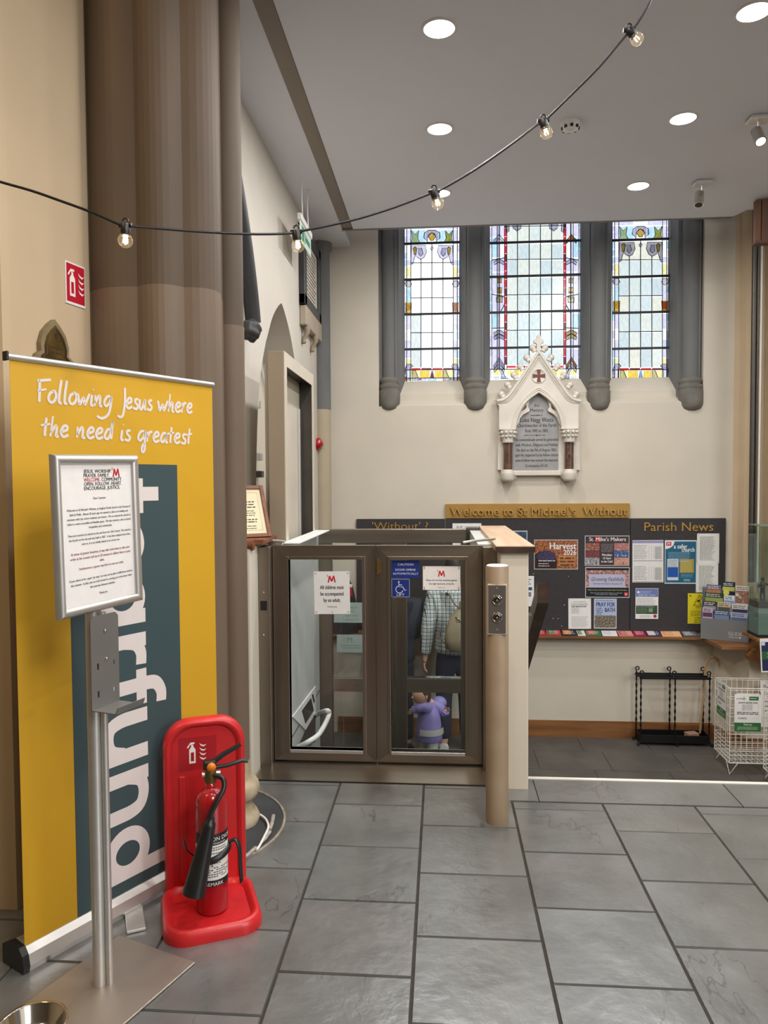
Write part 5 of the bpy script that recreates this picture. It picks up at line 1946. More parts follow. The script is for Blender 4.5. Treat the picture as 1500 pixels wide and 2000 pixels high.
# two spotlights
M_SPOTLIT = mat('lit_spot_lens', (255, 244, 224), 0.4, emit=(255, 240, 215), estr=5)
for n, (px, py, hx, hy, lab) in enumerate(((1372, 355, 1371, 384, 'chrome ceiling spotlight left of the other spotlight, unlit'), (1482, 229, 1481, 262, 'lit chrome ceiling spotlight at the right edge'))):
    q = PZ(px, py, ZC)
    sp = thing('spotlight', lab, 'spotlight', (q.x, q.y, ZC), 'chrome ceiling spotlights')
    mb = MB(); mb.box(q.x - 0.065, q.x + 0.065, q.y - 0.045, q.y + 0.045, ZC - 0.025, ZC, M_ALU, 0.003); mb.build('mount', sp)
    mb = MB(); mb.tube([(q.x, q.y, ZC - 0.025), (q.x, q.y, ZC - 0.085)], 0.009, M_ALU, 8); mb.build('arm', sp)
    h0 = Vector((q.x - 0.015, q.y + 0.01, ZC - 0.07))
    dv = Vector((0.10, -0.5, -0.9)).normalized() if n else Vector((-0.15, -0.25, -0.95)).normalized()
    mb = MB()
    mb.tube([h0 - dv * 0.0, h0 + dv * 0.01, h0 + dv * 0.10, h0 + dv * 0.115], [0.022, 0.032, 0.034, 0.034], M_CHROME, 18)
    hd = mb.build('head', sp)
    mb = MB()
    e = h0 + dv * 0.1155
    mb.tube([e, e + dv * 0.002], 0.028, M_SPOTLIT if n else M_BLACK, 18)
    mb.build('lens', hd)

# festoon string
FY = [(-200, 2.15), (0, 2.2), (245, 2.28), (580, 2.5), (855, 2.62), (1062, 2.68), (1240, 2.66), (1500, 2.6)]


def fy(x):
    for (a, ya), (b, yb) in zip(FY[:-1], FY[1:]):
        if a <= x <= b:
            return ya + (yb - ya) * (x - a) / (b - a)
    return 2.5


WPX = [(-190, 290), (-90, 326), (0, 355), (60, 372), (120, 393), (180, 415), (232, 438), (245, 441), (258, 442), (330, 448), (400, 453), (480, 457), (540, 457), (570, 455), (579, 454), (590, 451), (640, 441), (700, 427), (770, 405), (838, 379), (848, 375), (862, 370), (930, 330), (1000, 281), (1050, 243), (1061, 237), (1070, 230), (1120, 181), (1170, 131), (1220, 72), (1229, 64), (1240, 52), (1262, 18), (1282, -25), (1330, -140)]
fs = thing('festoon_string', 'black festoon cable with clear globe bulbs strung across the room', 'string lights', PY(579, 454, fy(579)))
mb = MB()
mb.tube(catmull([PY(x, y, fy(x)) for x, y in WPX], 3), 0.0042, M_BLACK, 6)
mb.build('cable', fs)
M_BULB = glass_mat('bulb_glass', (0.93, 0.89, 0.80), 1.4, 0.04)
_nt = M_BULB.node_tree
_em = _nt.nodes.new('ShaderNodeEmission')       # the lit bulb's own glow
_em.inputs[0].default_value = (1.0, 0.72, 0.40, 1)
_em.inputs[1].default_value = 0.10
_ad = _nt.nodes.new('ShaderNodeAddShader')
_ou = [n for n in _nt.nodes if n.type == 'OUTPUT_MATERIAL'][0]
_nt.links.new(_ou.inputs[0].links[0].from_socket, _ad.inputs[0])
_nt.links.new(_em.outputs[0], _ad.inputs[1])
_nt.links.new(_ad.outputs[0], _ou.inputs[0])
M_FIL = mat('glowing_filament', (255, 214, 150), 0.5, emit=(255, 205, 130), estr=260)
M_FILD = mat('dim_filament', (255, 224, 170), 0.5, emit=(255, 214, 150), estr=70)
for n, (sx, sy, bx, by, rpx) in enumerate(((245, 441, 245, 470, 14.5), (579, 454, 582, 480, 12.8), (848, 375, 855, 397, 12), (1061, 237, 1067, 259, 12), (1229, 60, 1244, 76, 12))):
    Y = fy(sx)
    p, b = PY(sx, sy, Y), PY(bx, by, Y)
    ax = (b - p).normalized()
    r = rpx / FPX * Y
    mb = MB()
    mb.tube([p - ax * 0.006, p, p + ax * 0.020, p + ax * 0.031], [0.013, 0.0155, 0.0155, 0.013], M_BLACK, 12)
    mb.tube([p + Vector((-0.020, 0, 0.002)), p + Vector((0.020, 0, 0.002))], 0.0075, M_BLACK, 8)
    mb.tube([p + Vector((0.009 * math.cos(a), 0, 0.012 + 0.012 * math.sin(a))) for a in [0.3 * i for i in range(11)]], 0.0028, M_BLACK, 6)
    hol = mb.build('lampholder', fs)
    T = frame_m(b, ax.orthogonal(), ax.cross(ax.orthogonal()))
    if T.col[2].to_3d().dot(ax) < 0:
        T = frame_m(b, ax.orthogonal(), -ax.cross(ax.orthogonal()))
    neck = -(b - p).length + 0.030
    prof = [(0.011, neck), (0.012, -r * 0.95)] + [(r * math.cos(a), r * math.sin(a)) for a in [-1.05 + 0.218 * i for i in range(12)]] + [(0, r)]
    mb = MB(T)
    mb.lathe(prof, M_BULB, n=20)
    bulb = mb.build('bulb', hol)
    mb = MB(T)
    for k in range(4):
        a = k * PI / 2 + 0.4
        mb.tube([(0.004 * math.cos(a), 0.004 * math.sin(a), -r * 0.6), (0.007 * math.cos(a), 0.007 * math.sin(a), r * 0.25)], 0.0014, M_FIL if n == 0 else M_FILD, 5)
    mb.build('filament', bulb)

# hanging exit sign near the left wall
xs_ = -1.03
a, b = PX(585.5, 416, xs_), PX(607, 445, xs_)
zb = PX(585.5, 466, xs_).z
es_ = thing('exit_sign', 'hanging green and white exit sign near the left wall', 'exit sign', (xs_, (a.y + b.y) / 2, zb))
mb = MB(); mb.box(xs_ - 0.02, xs_ + 0.012, a.y, b.y, a.z - 0.045, a.z + 0.005, M_WHITE, 0.005); mb.build('housing', es_)
mb = MB(); mb.box(xs_ - 0.006, xs_ + 0.002, a.y + 0.01, b.y - 0.01, zb, a.z - 0.045, mat('exit_panel_white', (214, 226, 216), 0.3), 0.002); pn = mb.build('panel', es_)
mb = MB()
MG = mat('exit_green', (40, 132, 92), 0.4)
yy0, yy1, hz = a.y + 0.05, b.y - 0.05, a.z - 0.05 - zb
for f0, f1, g0, g1 in ((0.05, 0.30, 0.1, 0.9), (0.55, 0.95, 0.35, 0.65)):
    mb.box(xs_ + 0.002, xs_ + 0.0035, yy0 + (yy1 - yy0) * f0, yy0 + (yy1 - yy0) * f1, zb + hz * g0, zb + hz * g1, MG)
ym = yy0 + (yy1 - yy0) * 0.42
mb.add([(xs_ + 0.0035, ym, zb + hz * 0.15), (xs_ + 0.0035, ym + 0.05, zb + hz * 0.5), (xs_ + 0.0035, ym, zb + hz * 0.85)], [(0, 1, 2)], MG)
mb.build('running_man_pictogram', pn)
for t in (0.25, 0.75):
    mb = MB()
    y = a.y + (b.y - a.y) * t
    mb.tube([(xs_, y, a.z), (xs_, y - 0.03, (a.z + ZC) / 2), (xs_, y, ZC + 0.01)], 0.005, M_WHITE, 6)
    mb.build('suspension_cable', es_)

# memorial tablet high on the left wall
a, b = PX(583, 520, XL), PX(612, 520, XL)
zt_, zb_ = PX(583, 462, XL).z + 0.12, PX(583, 592, XL).z
wt = thing('wall_tablet', 'dark framed inscribed tablet high on the left wall', 'memorial tablet', (XL, (a.y + b.y) / 2, zb_ - 0.15))
mb = MB()
y0, y1 = a.y, min(b.y + 0.1, 7.0)
for (p0, p1, q0, q1) in ((y0, y0 + 0.09, zb_, zt_), (y1 - 0.09, y1, zb_, zt_), (y0, y1, zb_, zb_ + 0.09), (y0, y1, zt_ - 0.09, zt_)):
    mb.box(XL, XL + 0.055, p0, p1, q0, q1, mat('black_marble', (52, 53, 56), 0.35, var=0.1), 0.008)
mb.build('frame', wt)
mb = MB(); mb.box(XL, XL + 0.03, y0 + 0.09, y1 - 0.09, zb_ + 0.09, zt_ - 0.09, M_MARBLE); pn = mb.build('inscribed_panel', wt)
mb = MB(frame_m((XL + 0.031, (y0 + y1) / 2, (zb_ + zt_) / 2), (0, 1, 0), ZV))
hw_ = (y1 - y0) / 2 - 0.13
mb.lines(-hw_, hw_, (zt_ - zb_) / 2 - 0.13, 15, 0.033, 0.012, ink(110, 96, 84), 0.0004, seed=8)
mb.build('inscription', pn)
mb = MB(); mb.box(XL, XL + 0.06, y0 + 0.02, y1, zb_ - 0.17, zb_ - 0.005, mat('stone_apron', (168, 154, 136), 0.7), 0.01); mb.build('apron', wt)
for t in (0.12, 0.62):
    y = y0 + (y1 - y0) * t
    mb = MB(); mb.tube(catmull([(XL + 0.045, y, zb_ - 0.17), (XL + 0.05, y, zb_ - 0.22), (XL + 0.02, y, zb_ - 0.28), (XL + 0.03, y, zb_ - 0.31)], 3), [0.028, 0.027, 0.025, 0.022, 0.02, 0.018, 0.018, 0.02, 0.024, 0.012], mat('stone_bracket_%d' % int(t * 10), (150, 136, 116), 0.7), 8); mb.build('bracket', wt)

# dark hood mould with a carved stop
hm = thing('hood_mould', 'black painted hood mould ending in a carved boss beside the pier', 'carving', PX(489, 645, XL + 0.05))
mb = MB()
pts = [(3.62, 3.72), (3.9, 3.50), (4.15, 3.22), (4.33, 2.95), (4.45, 2.7), (4.50, 2.56)]
mb.tube(catmull([(XL + 0.03, y, z) for y, z in pts], 3), 0.055, mat('black_stone_paint', (46, 46, 47), 0.55, var=0.15), 8)
mb.build('moulding', hm)
mb = MB()
bc_ = PX(489, 645, XL + 0.06)
bm = bmesh.new()
bmesh.ops.create_icosphere(bm, subdivisions=3, radius=0.062)
for v in bm.verts:
    c = v.co
    k = 1 + 0.16 * math.sin(c.x * 90 + 1) * math.sin(c.y * 80) + 0.12 * math.sin(c.z * 110 + c.y * 60)
    v.co = c * k
bm.verts.index_update()
mb.add([bc_ + v.co for v in bm.verts], [tuple(v.index for v in f.verts) for f in bm.faces], mat('black_carved_boss', (50, 50, 50), 0.5, var=0.2, vscale=30), True)
bm.free()
mb.build('carved_boss', hm)

# red alarm sounder on the corner column
q = PY(617, 868, 7.0)
so = thing('alarm_sounder', 'small red alarm sounder on the far corner column', 'alarm', q)
mb = MB(); mb.lathe([(0.052, 0), (0.052, 0.02), (0.044, 0.055), (0.03, 0.065), (0, 0.067)], M_RED_PAINT, q, 24, T=Matrix.Rotation(PI / 2 - 0.5, 4, 'Y')); mb.build('sounder_dome', so)
mb = MB(); mb.lathe([(0.058, -0.045), (0.058, 0.002)], M_RED_PAINT, q, 24, T=Matrix.Rotation(PI / 2 - 0.5, 4, 'Y')); mb.build('sounder_base', so)

# framed certificate leaning on the ledge
cw, ch = 0.24, 0.31
br0 = PY(530, 1046, 4.12)
br0.z = 1.278
cu = Vector((0.78, 0.62, 0)).normalized()
cb = Vector((-cu.y, cu.x, 0))
cv = (Vector((0, 0, 1)) * 0.93 + cb * 0.37).normalized()
MC = frame_m(br0 - cu * cw / 2 + cv * ch / 2 , cu, cv)
ct = thing('framed_certificate', 'cream certificate in a reddish wooden frame on the ledge', 'picture frame', br0 - cu * cw / 2)
mb = MB(MC)
t = 0.022
for x0, x1, y0, y1 in ((-cw / 2, -cw / 2 + t, -ch / 2, ch / 2), (cw / 2 - t, cw / 2, -ch / 2, ch / 2), (-cw / 2 + t, cw / 2 - t, -ch / 2, -ch / 2 + t), (-cw / 2 + t, cw / 2 - t, ch / 2 - t, ch / 2)):
    mb.box(x0, x1, y0, y1, -0.008, 0.010, M_MAHOG, 0.003)
mb.build('frame', ct)
mb = MB(MC); mb.box(-cw / 2 + t, cw / 2 - t, -ch / 2 + t, ch / 2 - t, -0.006, 0.0, ink(226, 214, 178)); pc_ = mb.build('certificate', ct)
mb = MB(MC)
mb.lines(-0.06, 0.06, 0.06, 3, 0.016, 0.006, GREY, 0.0006, seed=2, align='C')
mb.lines(-0.05, 0.05, 0.005, 3, 0.013, 0.004, GREY, 0.0006, seed=3, align='C')
mb.lines(-0.055, 0.055, -0.045, 2, 0.014, 0.006, GREY, 0.0006, seed=4, align='C')
mb.lines(-0.045, 0.045, -0.085, 2, 0.014, 0.004, GREY, 0.0006, seed=5, align='C')
e = 0.020
X_, Y_ = cw / 2 - t - e, ch / 2 - t - e
for (a, b, c, d) in ((-X_, -Y_, X_, -Y_ + .0012), (-X_, Y_ - .0012, X_, Y_), (-X_, -Y_, -X_ + .0012, Y_), (X_ - .0012, -Y_, X_, Y_)):
    mb.rect(a, b, c, d, ink(96, 110, 96), 0.0005)
mb.build('certificate_print', pc_)
# ================================================================== NOTICEBOARDS AND POSTERS
YBD = YB - 0.030
zbt, zbb = PY(1050, 1013, YBD).z, PY(1200, 1232, YBD).z


def board(px0, px1, label):
    x0, x1 = PY(px0, 1100, YBD).x, PY(px1, 1100, YBD).x
    root = thing('noticeboard', label, 'noticeboard', ((x0 + x1) / 2, YB, zbb), 'charcoal noticeboards on the window wall')
    mb = MB(); mb.box(x0, x1, YBD, YB - 0.002, zbb, zbt, M_BOARD, 0.003); mb.build('felt_panel', root)
    return root, x0, x1


b1, _, _ = board(697, 869.5, 'leftmost charcoal noticeboard, mostly hidden by the lift')
b2, _, _ = board(870.5, 1230.5, 'middle charcoal noticeboard below the ochre sign')
b3, _, _ = board(1231.5, 1417, 'rightmost charcoal noticeboard with gold heading')


def raised(root, s, px0, px1, py0, py1, m, y, name='letter', depth=0.008, bold=0.012):
    a, b = PY(px0, py1, y), PY(px1, py0, y)
    mb = MB(frame_m(((a.x + b.x) / 2, y, a.z), (1, 0, 0), ZV))
    mb.text(s, 0, 0, (b.z - a.z) / 0.73, m, 'C', 0.0, bold, b.x - a.x, depth)
    for q in split_letters(mb):
        q.build(name, root)


raised(b1, "'Without' ?", 727, 836, 1019, 1035, M_GOLD, YBD)
raised(b3, 'Parish News', 1258, 1393, 1019, 1037, M_GOLD, YBD)
a, b = PY(870.5, 1012.5, YBD), PY(1230, 983, YBD)
hs = thing('heading_sign', 'ochre heading board with raised ochre lettering above the noticeboards', 'sign', ((a.x + b.x) / 2, YB, a.z))
mb = MB(); mb.box(a.x, b.x, YBD - 0.005, YB, a.z, b.z, M_GOLDSIGN, 0.002); mb.build('sign_board', hs)
raised(hs, "Welcome to St Michael's  Without", 880, 1224, 989, 1007, mat('lightened_ochre_letters', (180, 141, 72), 0.45, var=0.04), YBD - 0.005, depth=0.022)  # letters share the board's ochre; lighter colour stands in for their shading

YP = YBD - 0.0015


def poster(px0, py0, px1, py1, base, rot=0.0, nudge=0.0):
    M, w, h = sheet_px(px0, py0, px1, py1, YP - nudge)
    mb = MB(M @ Matrix.Rotation(rot, 4, 'Z'))
    mb.box(-w / 2, w / 2, -h / 2, h / 2, -0.0012, 0.0, base)
    return mb, w, h


def noisy(name, c1_, c2_, c3_, scale=40):
    """mottled printed picture"""
    m = mat(name, c1_, 0.45, vscale=scale, rgb2=c2_, detail=5)
    r = [n for n in m.node_tree.nodes if n.type == 'VALTORGB'][0].color_ramp
    e = r.elements.new(0.5)
    e.color = (*lin(c3_), 1)
    return m


def pins(mb, w, h, n=4):
    for sx in (-1, 1):
        for sy in ((-1, 1) if n == 4 else (1,)):
            mb.disc(sx * w * 0.46, sy * h * 0.46, 0.005, M_ALU, 0.0014, 8)


WH, BK = ink(236, 234, 232), ink(30, 28, 32)
P_HARV = noisy('autumn_leaves_print', (62, 50, 32), (206, 132, 78), (150, 84, 52), 60)
P_GRAPE = noisy('grapes_print', (36, 28, 44), (92, 84, 128), (58, 46, 74), 90)
# harvest
mb, w, h = poster(1043, 1054, 1129, 1112, ink(196, 192, 184))
mb.rect(-w * .485, -h * .475, w * .485, h * .475, P_HARV, 0.0004)
mb.poly([(-w * .485, -h * .475), (w * .02, -h * .475), (w * .02, -h * .2), (-w * .06, h * .02), (-w * .2, h * .14), (-w * .38, h * .1), (-w * .485, 0)], ink(48, 32, 30), 0.0007)
mb.disc(-w * .22, -h * .06, w * .22, P_GRAPE, 0.0010, 20, h * .2)
mb.rect(w * .06, -h * .38, w * .44, -h * .02, noisy('wheat_print', (196, 126, 72), (222, 170, 110), (170, 104, 60), 70), 0.0008)
mb.text('Harvest', w * .46, h * .18, 0.092, WH, 'R', 0.0016, 0.035, w * .60)
mb.text('2026', w * .46, -h * .01, 0.070, WH, 'R', 0.0016, 0.025, w * .29)
mb.lines(w * .08, w * .42, -h * .10, 3, 0.032, 0.014, ink(90, 60, 34), 0.0016, seed=4, align='C')
mb.lines(-w * .40, w * .02, -h * .20, 1, 0.03, 0.006, WH, 0.0016, seed=5)
mb.lines(-w * .40, -w * .12, -h * .30, 2, 0.022, 0.005, WH, 0.0016, seed=6)
mb.build('poster', None, None, 'harvest poster with grapes and autumn leaves', 'poster')
# makers
mb, w, h = poster(1142, 1046, 1229.5, 1105, ink(190, 184, 182))
mb.rect(-w * .485, -h * .475, w * .485, h * .475, ink(66, 54, 58), 0.0004)
pics = [noisy('craft_print_%d' % i, *c, 55) for i, c in enumerate((((176, 160, 136), (96, 104, 78), (150, 66, 60)), ((72, 84, 70), (52, 46, 44), (130, 50, 56)), ((200, 202, 210), (60, 62, 70), (150, 148, 152)), ((196, 150, 138), (226, 196, 186), (158, 86, 84)), ((66, 106, 176), (186, 196, 196), (44, 66, 120)), ((190, 128, 112), (106, 50, 46), (212, 160, 140))))]
for i in range(3):
    y1 = h * .25 - i * h * .24
    mb.rect(-w * .485, y1 - h * .235, -w * .17, y1, pics[i], 0.0008)
    mb.rect(w * .16, y1 - h * .235, w * .485, y1, pics[3 + i], 0.0008)
mb.rect(-w * .265, h * .285, -w * .15, h * .455, ink(200, 44, 54), 0.0008)
mb.text('St.', -w * .40, h * .32, 0.052, WH, 'L', 0.0014, 0.015, w * .10)
mb.text("Mike's Makers", -w * .25, h * .32, 0.052, WH, 'L', 0.0014, 0.015, w * .67)
mb.lines(-w * .14, w * .14, h * .22, 6, 0.014, 0.005, ink(150, 140, 144), 0.0014, seed=7, align='C')
for s, y, k in (('Mondays', -.17, .22), ('12-5pm', -.28, .18), ('in the Cafe!', -.39, .25)):
    mb.text(s, 0, h * y, 0.030, WH, 'C', 0.0014, 0.03, w * k)
mb.build('poster', None, None, 'dark craft makers poster with six small pictures', 'poster')
# growing faithfully
mb, w, h = poster(1143, 1108, 1230, 1167, ink(206, 206, 214))
mb.rect(-w * .485, -h * .475, w * .485, h * .475, noisy('people_collage_print', (206, 196, 196), (52, 48, 54), (176, 120, 108), 45), 0.0004)
mb.rect(-w * .485, h * .40, w * .485, h * .475, BK, 0.0006)
mb.rect(-w * .485, -h * .475, w * .485, -h * .17, ink(28, 34, 36), 0.0006)
mb.rect(-w * .42, -h * .17, w * .40, h * .27, ink(186, 184, 208), 0.0008)
mb.text('Growing Faithfully', 0, h * .05, 0.052, ink(40, 52, 84), 'C', 0.0014, 0.0, w * .74, shear=0.25)
mb.text('The Fruit of the Spirit in Everyday Life', 0, -h * .06, 0.018, ink(40, 52, 84), 'C', 0.0014, 0.02, w * .66)
mb.text('Made in Christ. Grow in the Spirit. Bear Fruit that lasts.', 0, -h * .265, 0.016, ink(208, 212, 140), 'C', 0.0014, 0.01, w * .88)
mb.text('Discover how God\'s Spirit shapes our character', -w * .02, -h * .36, 0.015, ink(200, 204, 216), 'C', 0.0014, 0.0, w * .72)
mb.text('and transforms our relationships', -w * .02, -h * .41, 0.013, ink(200, 204, 216), 'C', 0.0014, 0.0, w * .5)
mb.rect(w * .38, -h * .44, w * .46, -h * .32, ink(210, 60, 66), 0.0014)
mb.text('M', w * .42, -h * .42, 0.026, WH, 'C', 0.0018, 0.02)
mb.build('poster', None, None, 'course poster with handwritten style title above a dark footer', 'poster')
# plain letter page
mb, w, h = poster(1110, 1169, 1154.5, 1228, WH, 0.008)
mb.text('Prayer and fellowship', 0, h * .38, 0.012, GREY, 'C', 0.0008, 0.0, w * .55)
mb.lines(-w * .38, w * .38, h * .34, 4, 0.008, 0.003, ink(150, 148, 150), seed=11)
mb.lines(-w * .36, w * .34, h * .24, 1, 0.01, 0.006, GREY, seed=12)
mb.lines(-w * .36, w * .0, h * .19, 6, 0.010, 0.003, ink(150, 148, 150), seed=13)
mb.lines(-w * .36, w * .38, -h * .10, 9, 0.012, 0.0035, ink(160, 158, 160), seed=14)
pins(mb, w, h)
mb.build('notice', None, None, 'white typed page left of the blue prayer poster', 'notice')
# pray for bath
mb, w, h = poster(1160, 1169.5, 1204.5, 1227.5, ink(206, 210, 216))
mb.rect(-w * .47, -h * .06, w * .47, h * .48, ink(176, 188, 222), 0.0004)
mb.rect(-w * .47, -h * .47, w * .47, -h * .06, noisy('city_view_print', (54, 52, 44), (186, 176, 156), (110, 100, 84), 90), 0.0004)
NV = ink(34, 46, 84)
mb.text('PRAY FOR', w * .42, h * .24, 0.058, NV, 'R', 0.0012, 0.03, w * .82)
mb.text('BATH', w * .42, h * .06, 0.058, NV, 'R', 0.0012, 0.03, w * .44)
mb.lines(-w * .40, -w * .08, h * .19, 4, 0.018, 0.006, NV, 0.0012, seed=15)
mb.lines(-w * .42, w * .42, h * .45, 1, 0.01, 0.006, ink(120, 130, 170), 0.0012, seed=16)
pins(mb, w, h, 2)
mb.build('poster', None, None, 'pale blue prayer poster with a city view', 'poster')
# table sheets
for (y0, y1, lab, sd_) in ((1055, 1096.5, 'upper of two white timetable sheets with a lilac heading', 21), (1096, 1137.5, 'lower of two white timetable sheets', 22)):
    mb, w, h = poster(1235, y0, 1296, y1, ink(226, 224, 222), 0.006, 0.0 if sd_ == 21 else 0.001)
    if sd_ == 21:
        mb.rect(-w * .5, h * .36, w * .5, h * .48, ink(150, 148, 186), 0.0004)
    mb.lines(-w * .45, -w * .02, h * .26, 9, h * .075, 0.005, ink(150, 148, 148), seed=sd_)
    for c in (0.02, 0.10, 0.17):
        mb.lines(w * c, w * (c + .03), h * .2, 8, h * .075, 0.004, ink(150, 148, 148), seed=sd_ + 3)
    mb.rect(w * .22, -h * .4, w * .45, h * .2, ink(196, 194, 192), 0.0005)
    mb.lines(w * .23, w * .44, h * .18, 9, h * .065, 0.004, ink(140, 138, 138), seed=sd_ + 5)
    mb.rect(-w * .47, -h * .48, w * .47, -h * .455, ink(120, 118, 122), 0.0006)
    mb.build('notice', None, None, lab, 'notice')
# a safer church
mb, w, h = poster(1298, 1055, 1361, 1140, ink(206, 216, 222))
TL = ink(36, 96, 128)
mb.rect(-w * .48, -h * .475, w * .48, h * .47, TL, 0.0004)
mb.poly([(-w * .48, h * .47), (-w * .48, h * .30)] + [(-w * .48 + w * .28 * math.sin(t), h * .47 - h * .17 * math.cos(t)) for t in (0.2, .5, .8, 1.1, 1.4)] + [(-w * .2, h * .47)], WH, 0.0007)
mb.rect(-w * .46, h * .37, -w * .30, h * .46, ink(206, 52, 56), 0.0010)
mb.text('M', -w * .38, h * .385, 0.036, WH, 'C', 0.0014, 0.02)
mb.text('a safer', -w * .22, h * .31, 0.060, WH, 'L', 0.0012, 0.03, w * .42)
mb.text('church', w * .43, h * .235, 0.060, WH, 'R', 0.0012, 0.03, w * .40)
mb.lines(-w * .40, w * .30, h * .22, 7, 0.014, 0.004, ink(150, 190, 206), 0.0010, seed=31, align='C')
mb.rect(-w * .42, -h * .42, -w * .07, h * .07, ink(206, 212, 218), 0.0008)
mb.rect(-w * .41, -h * .35, -w * .08, -h * .12, ink(32, 84, 168), 0.0011)
mb.lines(-w * .40, -w * .09, h * .04, 7, 0.010, 0.004, ink(140, 144, 150), 0.0012, seed=32)
mb.rect(-w * .03, -h * .25, w * .42, h * .07, ink(168, 148, 64), 0.0008)
mb.lines(0, w * .39, h * .03, 10, 0.011, 0.004, ink(206, 194, 128), 0.0012, seed=33)
mb.lines(0, w * .40, -h * .28, 3, 0.012, 0.004, ink(130, 170, 188), 0.0012, seed=34, align='C')
mb.rect(w * .1, -h * .44, w * .3, -h * .39, ink(120, 160, 170), 0.0012)
mb.build('poster', None, None, 'dark blue safer church poster with a mustard panel', 'poster')
# minutes, two sheets hung one below the other
for (x0, y0, x1, y1, lab, sd_) in ((1361, 1042, 1405, 1100, 'upper typed white sheet at the right side of the board', 41), (1359, 1099, 1403, 1157, 'lower typed white sheet hanging below the other', 42)):
    mb, w, h = poster(x0, y0, x1, y1, ink(232, 229, 226), 0.0, 0.0 if sd_ == 41 else 0.0015)
    mb.lines(-w * .37, w * .37, h * .40, 24, h * .034, 0.0045, ink(158, 154, 152), seed=sd_, ragged=0.3)
    pins(mb, w, h)
    mb.build('notice', None, None, lab, 'notice')
# helpline
mb, w, h = poster(1241, 1149, 1286, 1208.5, WH)
mb.rect(-w * .49, h * .22, w * .49, h * .49, ink(112, 124, 178), 0.0004)
mb.disc(-w * .38, h * .37, 0.012, WH, 0.0010)
mb.text('0808 801 0204', -w * .02, h * .25, 0.022, ink(196, 204, 232), 'C', 0.0010, 0.02, w * .74)
mb.lines(-w * .3, w * .2, h * .40, 2, 0.014, 0.004, ink(196, 204, 232), 0.0010, seed=51)
mb.lines(-w * .45, w * .42, h * .18, 8, 0.012, 0.004, ink(170, 168, 178), 0.0010, seed=52)
mb.rect(-w * .48, -h * .34, w * .46, -h * .06, ink(58, 84, 58), 0.0004)
mb.lines(-w * .42, w * .05, -h * .11, 5, 0.013, 0.004, ink(130, 150, 126), 0.0010, seed=53)
mb.rect(w * .08, -h * .28, w * .26, -h * .15, ink(132, 152, 130), 0.0008)
mb.disc(w * .36, -h * .41, 0.016, ink(170, 50, 58), 0.0010)
mb.lines(-w * .3, w * .22, -h * .39, 2, 0.012, 0.004, ink(150, 148, 150), 0.0010, seed=54)
mb.build('poster', None, None, 'helpline poster with lilac and green bands', 'poster')
# cctv
mb, w, h = poster(1343, 1159, 1384, 1218, ink(222, 206, 40))
YB_ = ink(40, 38, 24)
tri = [(-w * .22, h * .10), (w * .34, h * .10), (w * .06, h * .44)]
mb.tube([(a, b, 0.001) for a, b in tri], 0.004, YB_, 5, closed=True, flat=0.1, up=(0, 0, 1))
mb.poly([(-w * .06, h * .26), (w * .10, h * .31), (w * .08, h * .24), (-w * .03, h * .21)], YB_, 0.0012)
mb.poly([(w * .06, h * .24), (w * .09, h * .24), (w * .11, h * .15), (w * .08, h * .15)], YB_, 0.0012)
mb.rect(w * .08, h * .14, w * .2, h * .155, YB_, 0.0012)
mb.text('CCTV', w * .06, h * .015, 0.024, YB_, 'C', 0.0012, 0.02, w * .34)
mb.lines(-w * .4, w * .42, -h * .08, 4, 0.014, 0.004, ink(110, 102, 40), 0.0012, seed=61, align='C')
mb.lines(-w * .2, w * .3, -h * .30, 3, 0.02, 0.005, ink(90, 84, 40), 0.0012, seed=62, align='C')
mb.disc(-w * .38, h * .42, 0.010, ink(190, 92, 44), 0.0012, 8)
mb.build('poster', None, None, 'yellow camera warning poster behind the leaflet holder', 'poster')
# half hidden pages behind the lift wall
mb, w, h = poster(884, 1022, 940, 1100, WH)
mb.text('St M', -w * .26, h * .38, 0.03, GREY, 'C', 0.0010, 0.02)
mb.lines(-w * .1, w * .42, h * .42, 18, 0.016, 0.004, ink(150, 148, 150), seed=71)
mb.build('notice', None, None, 'white page on the middle board above the lift rail', 'notice')
mb, w, h = poster(985, 1036.5, 1030, 1100, ink(196, 200, 206))
mb.rect(-w * .47, -h * .47, w * .47, h * .47, noisy('night_sky_print', (34, 52, 74), (66, 92, 112), (46, 66, 90), 30), 0.0004)
mb.lines(-w * .1, w * .4, h * .12, 2, 0.03, 0.014, WH, seed=73)
mb.build('poster', None, None, 'dark blue poster peeking out behind the wooden wall cap', 'poster')
mb, w, h = poster(998, 1125, 1043, 1184, WH)
mb.lines(-w * .1, w * .42, h * .40, 3, 0.022, 0.008, ink(120, 110, 120), seed=75)
mb.rect(-w * .3, h * .03, w * .42, h * .13, ink(52, 84, 122), 0.0006)
mb.rect(-w * .3, -h * .18, w * .38, -h * .03, ink(140, 128, 140), 0.0006)
mb.text('M', w * .2, -h * .02, 0.02, RED, 'C', 0.0010, 0.02)
mb.build('notice', None, None, 'white page with a blue bar beside the handrail end', 'notice')
# loose pins
for px, py, where in ((1110, 1126, 'below the harvest poster'), (1080, 1208, 'left of a close pair low on the board'), (1090, 1208.5, 'right of a close pair low on the board'), (1102, 1182, 'just left of the typed page'), (1042, 1121, 'at the left edge under the harvest poster'), (1097, 1223, 'lowest on the board, beside the typed page')):
    q = PY(px, py, YBD)
    mb = MB(); mb.lathe([(0.006, 0), (0.006, 0.003), (0, 0.006)], M_ALU, q, 10, T=Matrix.Rotation(PI / 2, 4, 'X'))
    mb.build('drawing_pin', None, None, 'small silver drawing pin ' + where, 'pin', 'drawing pins left in the middle board')

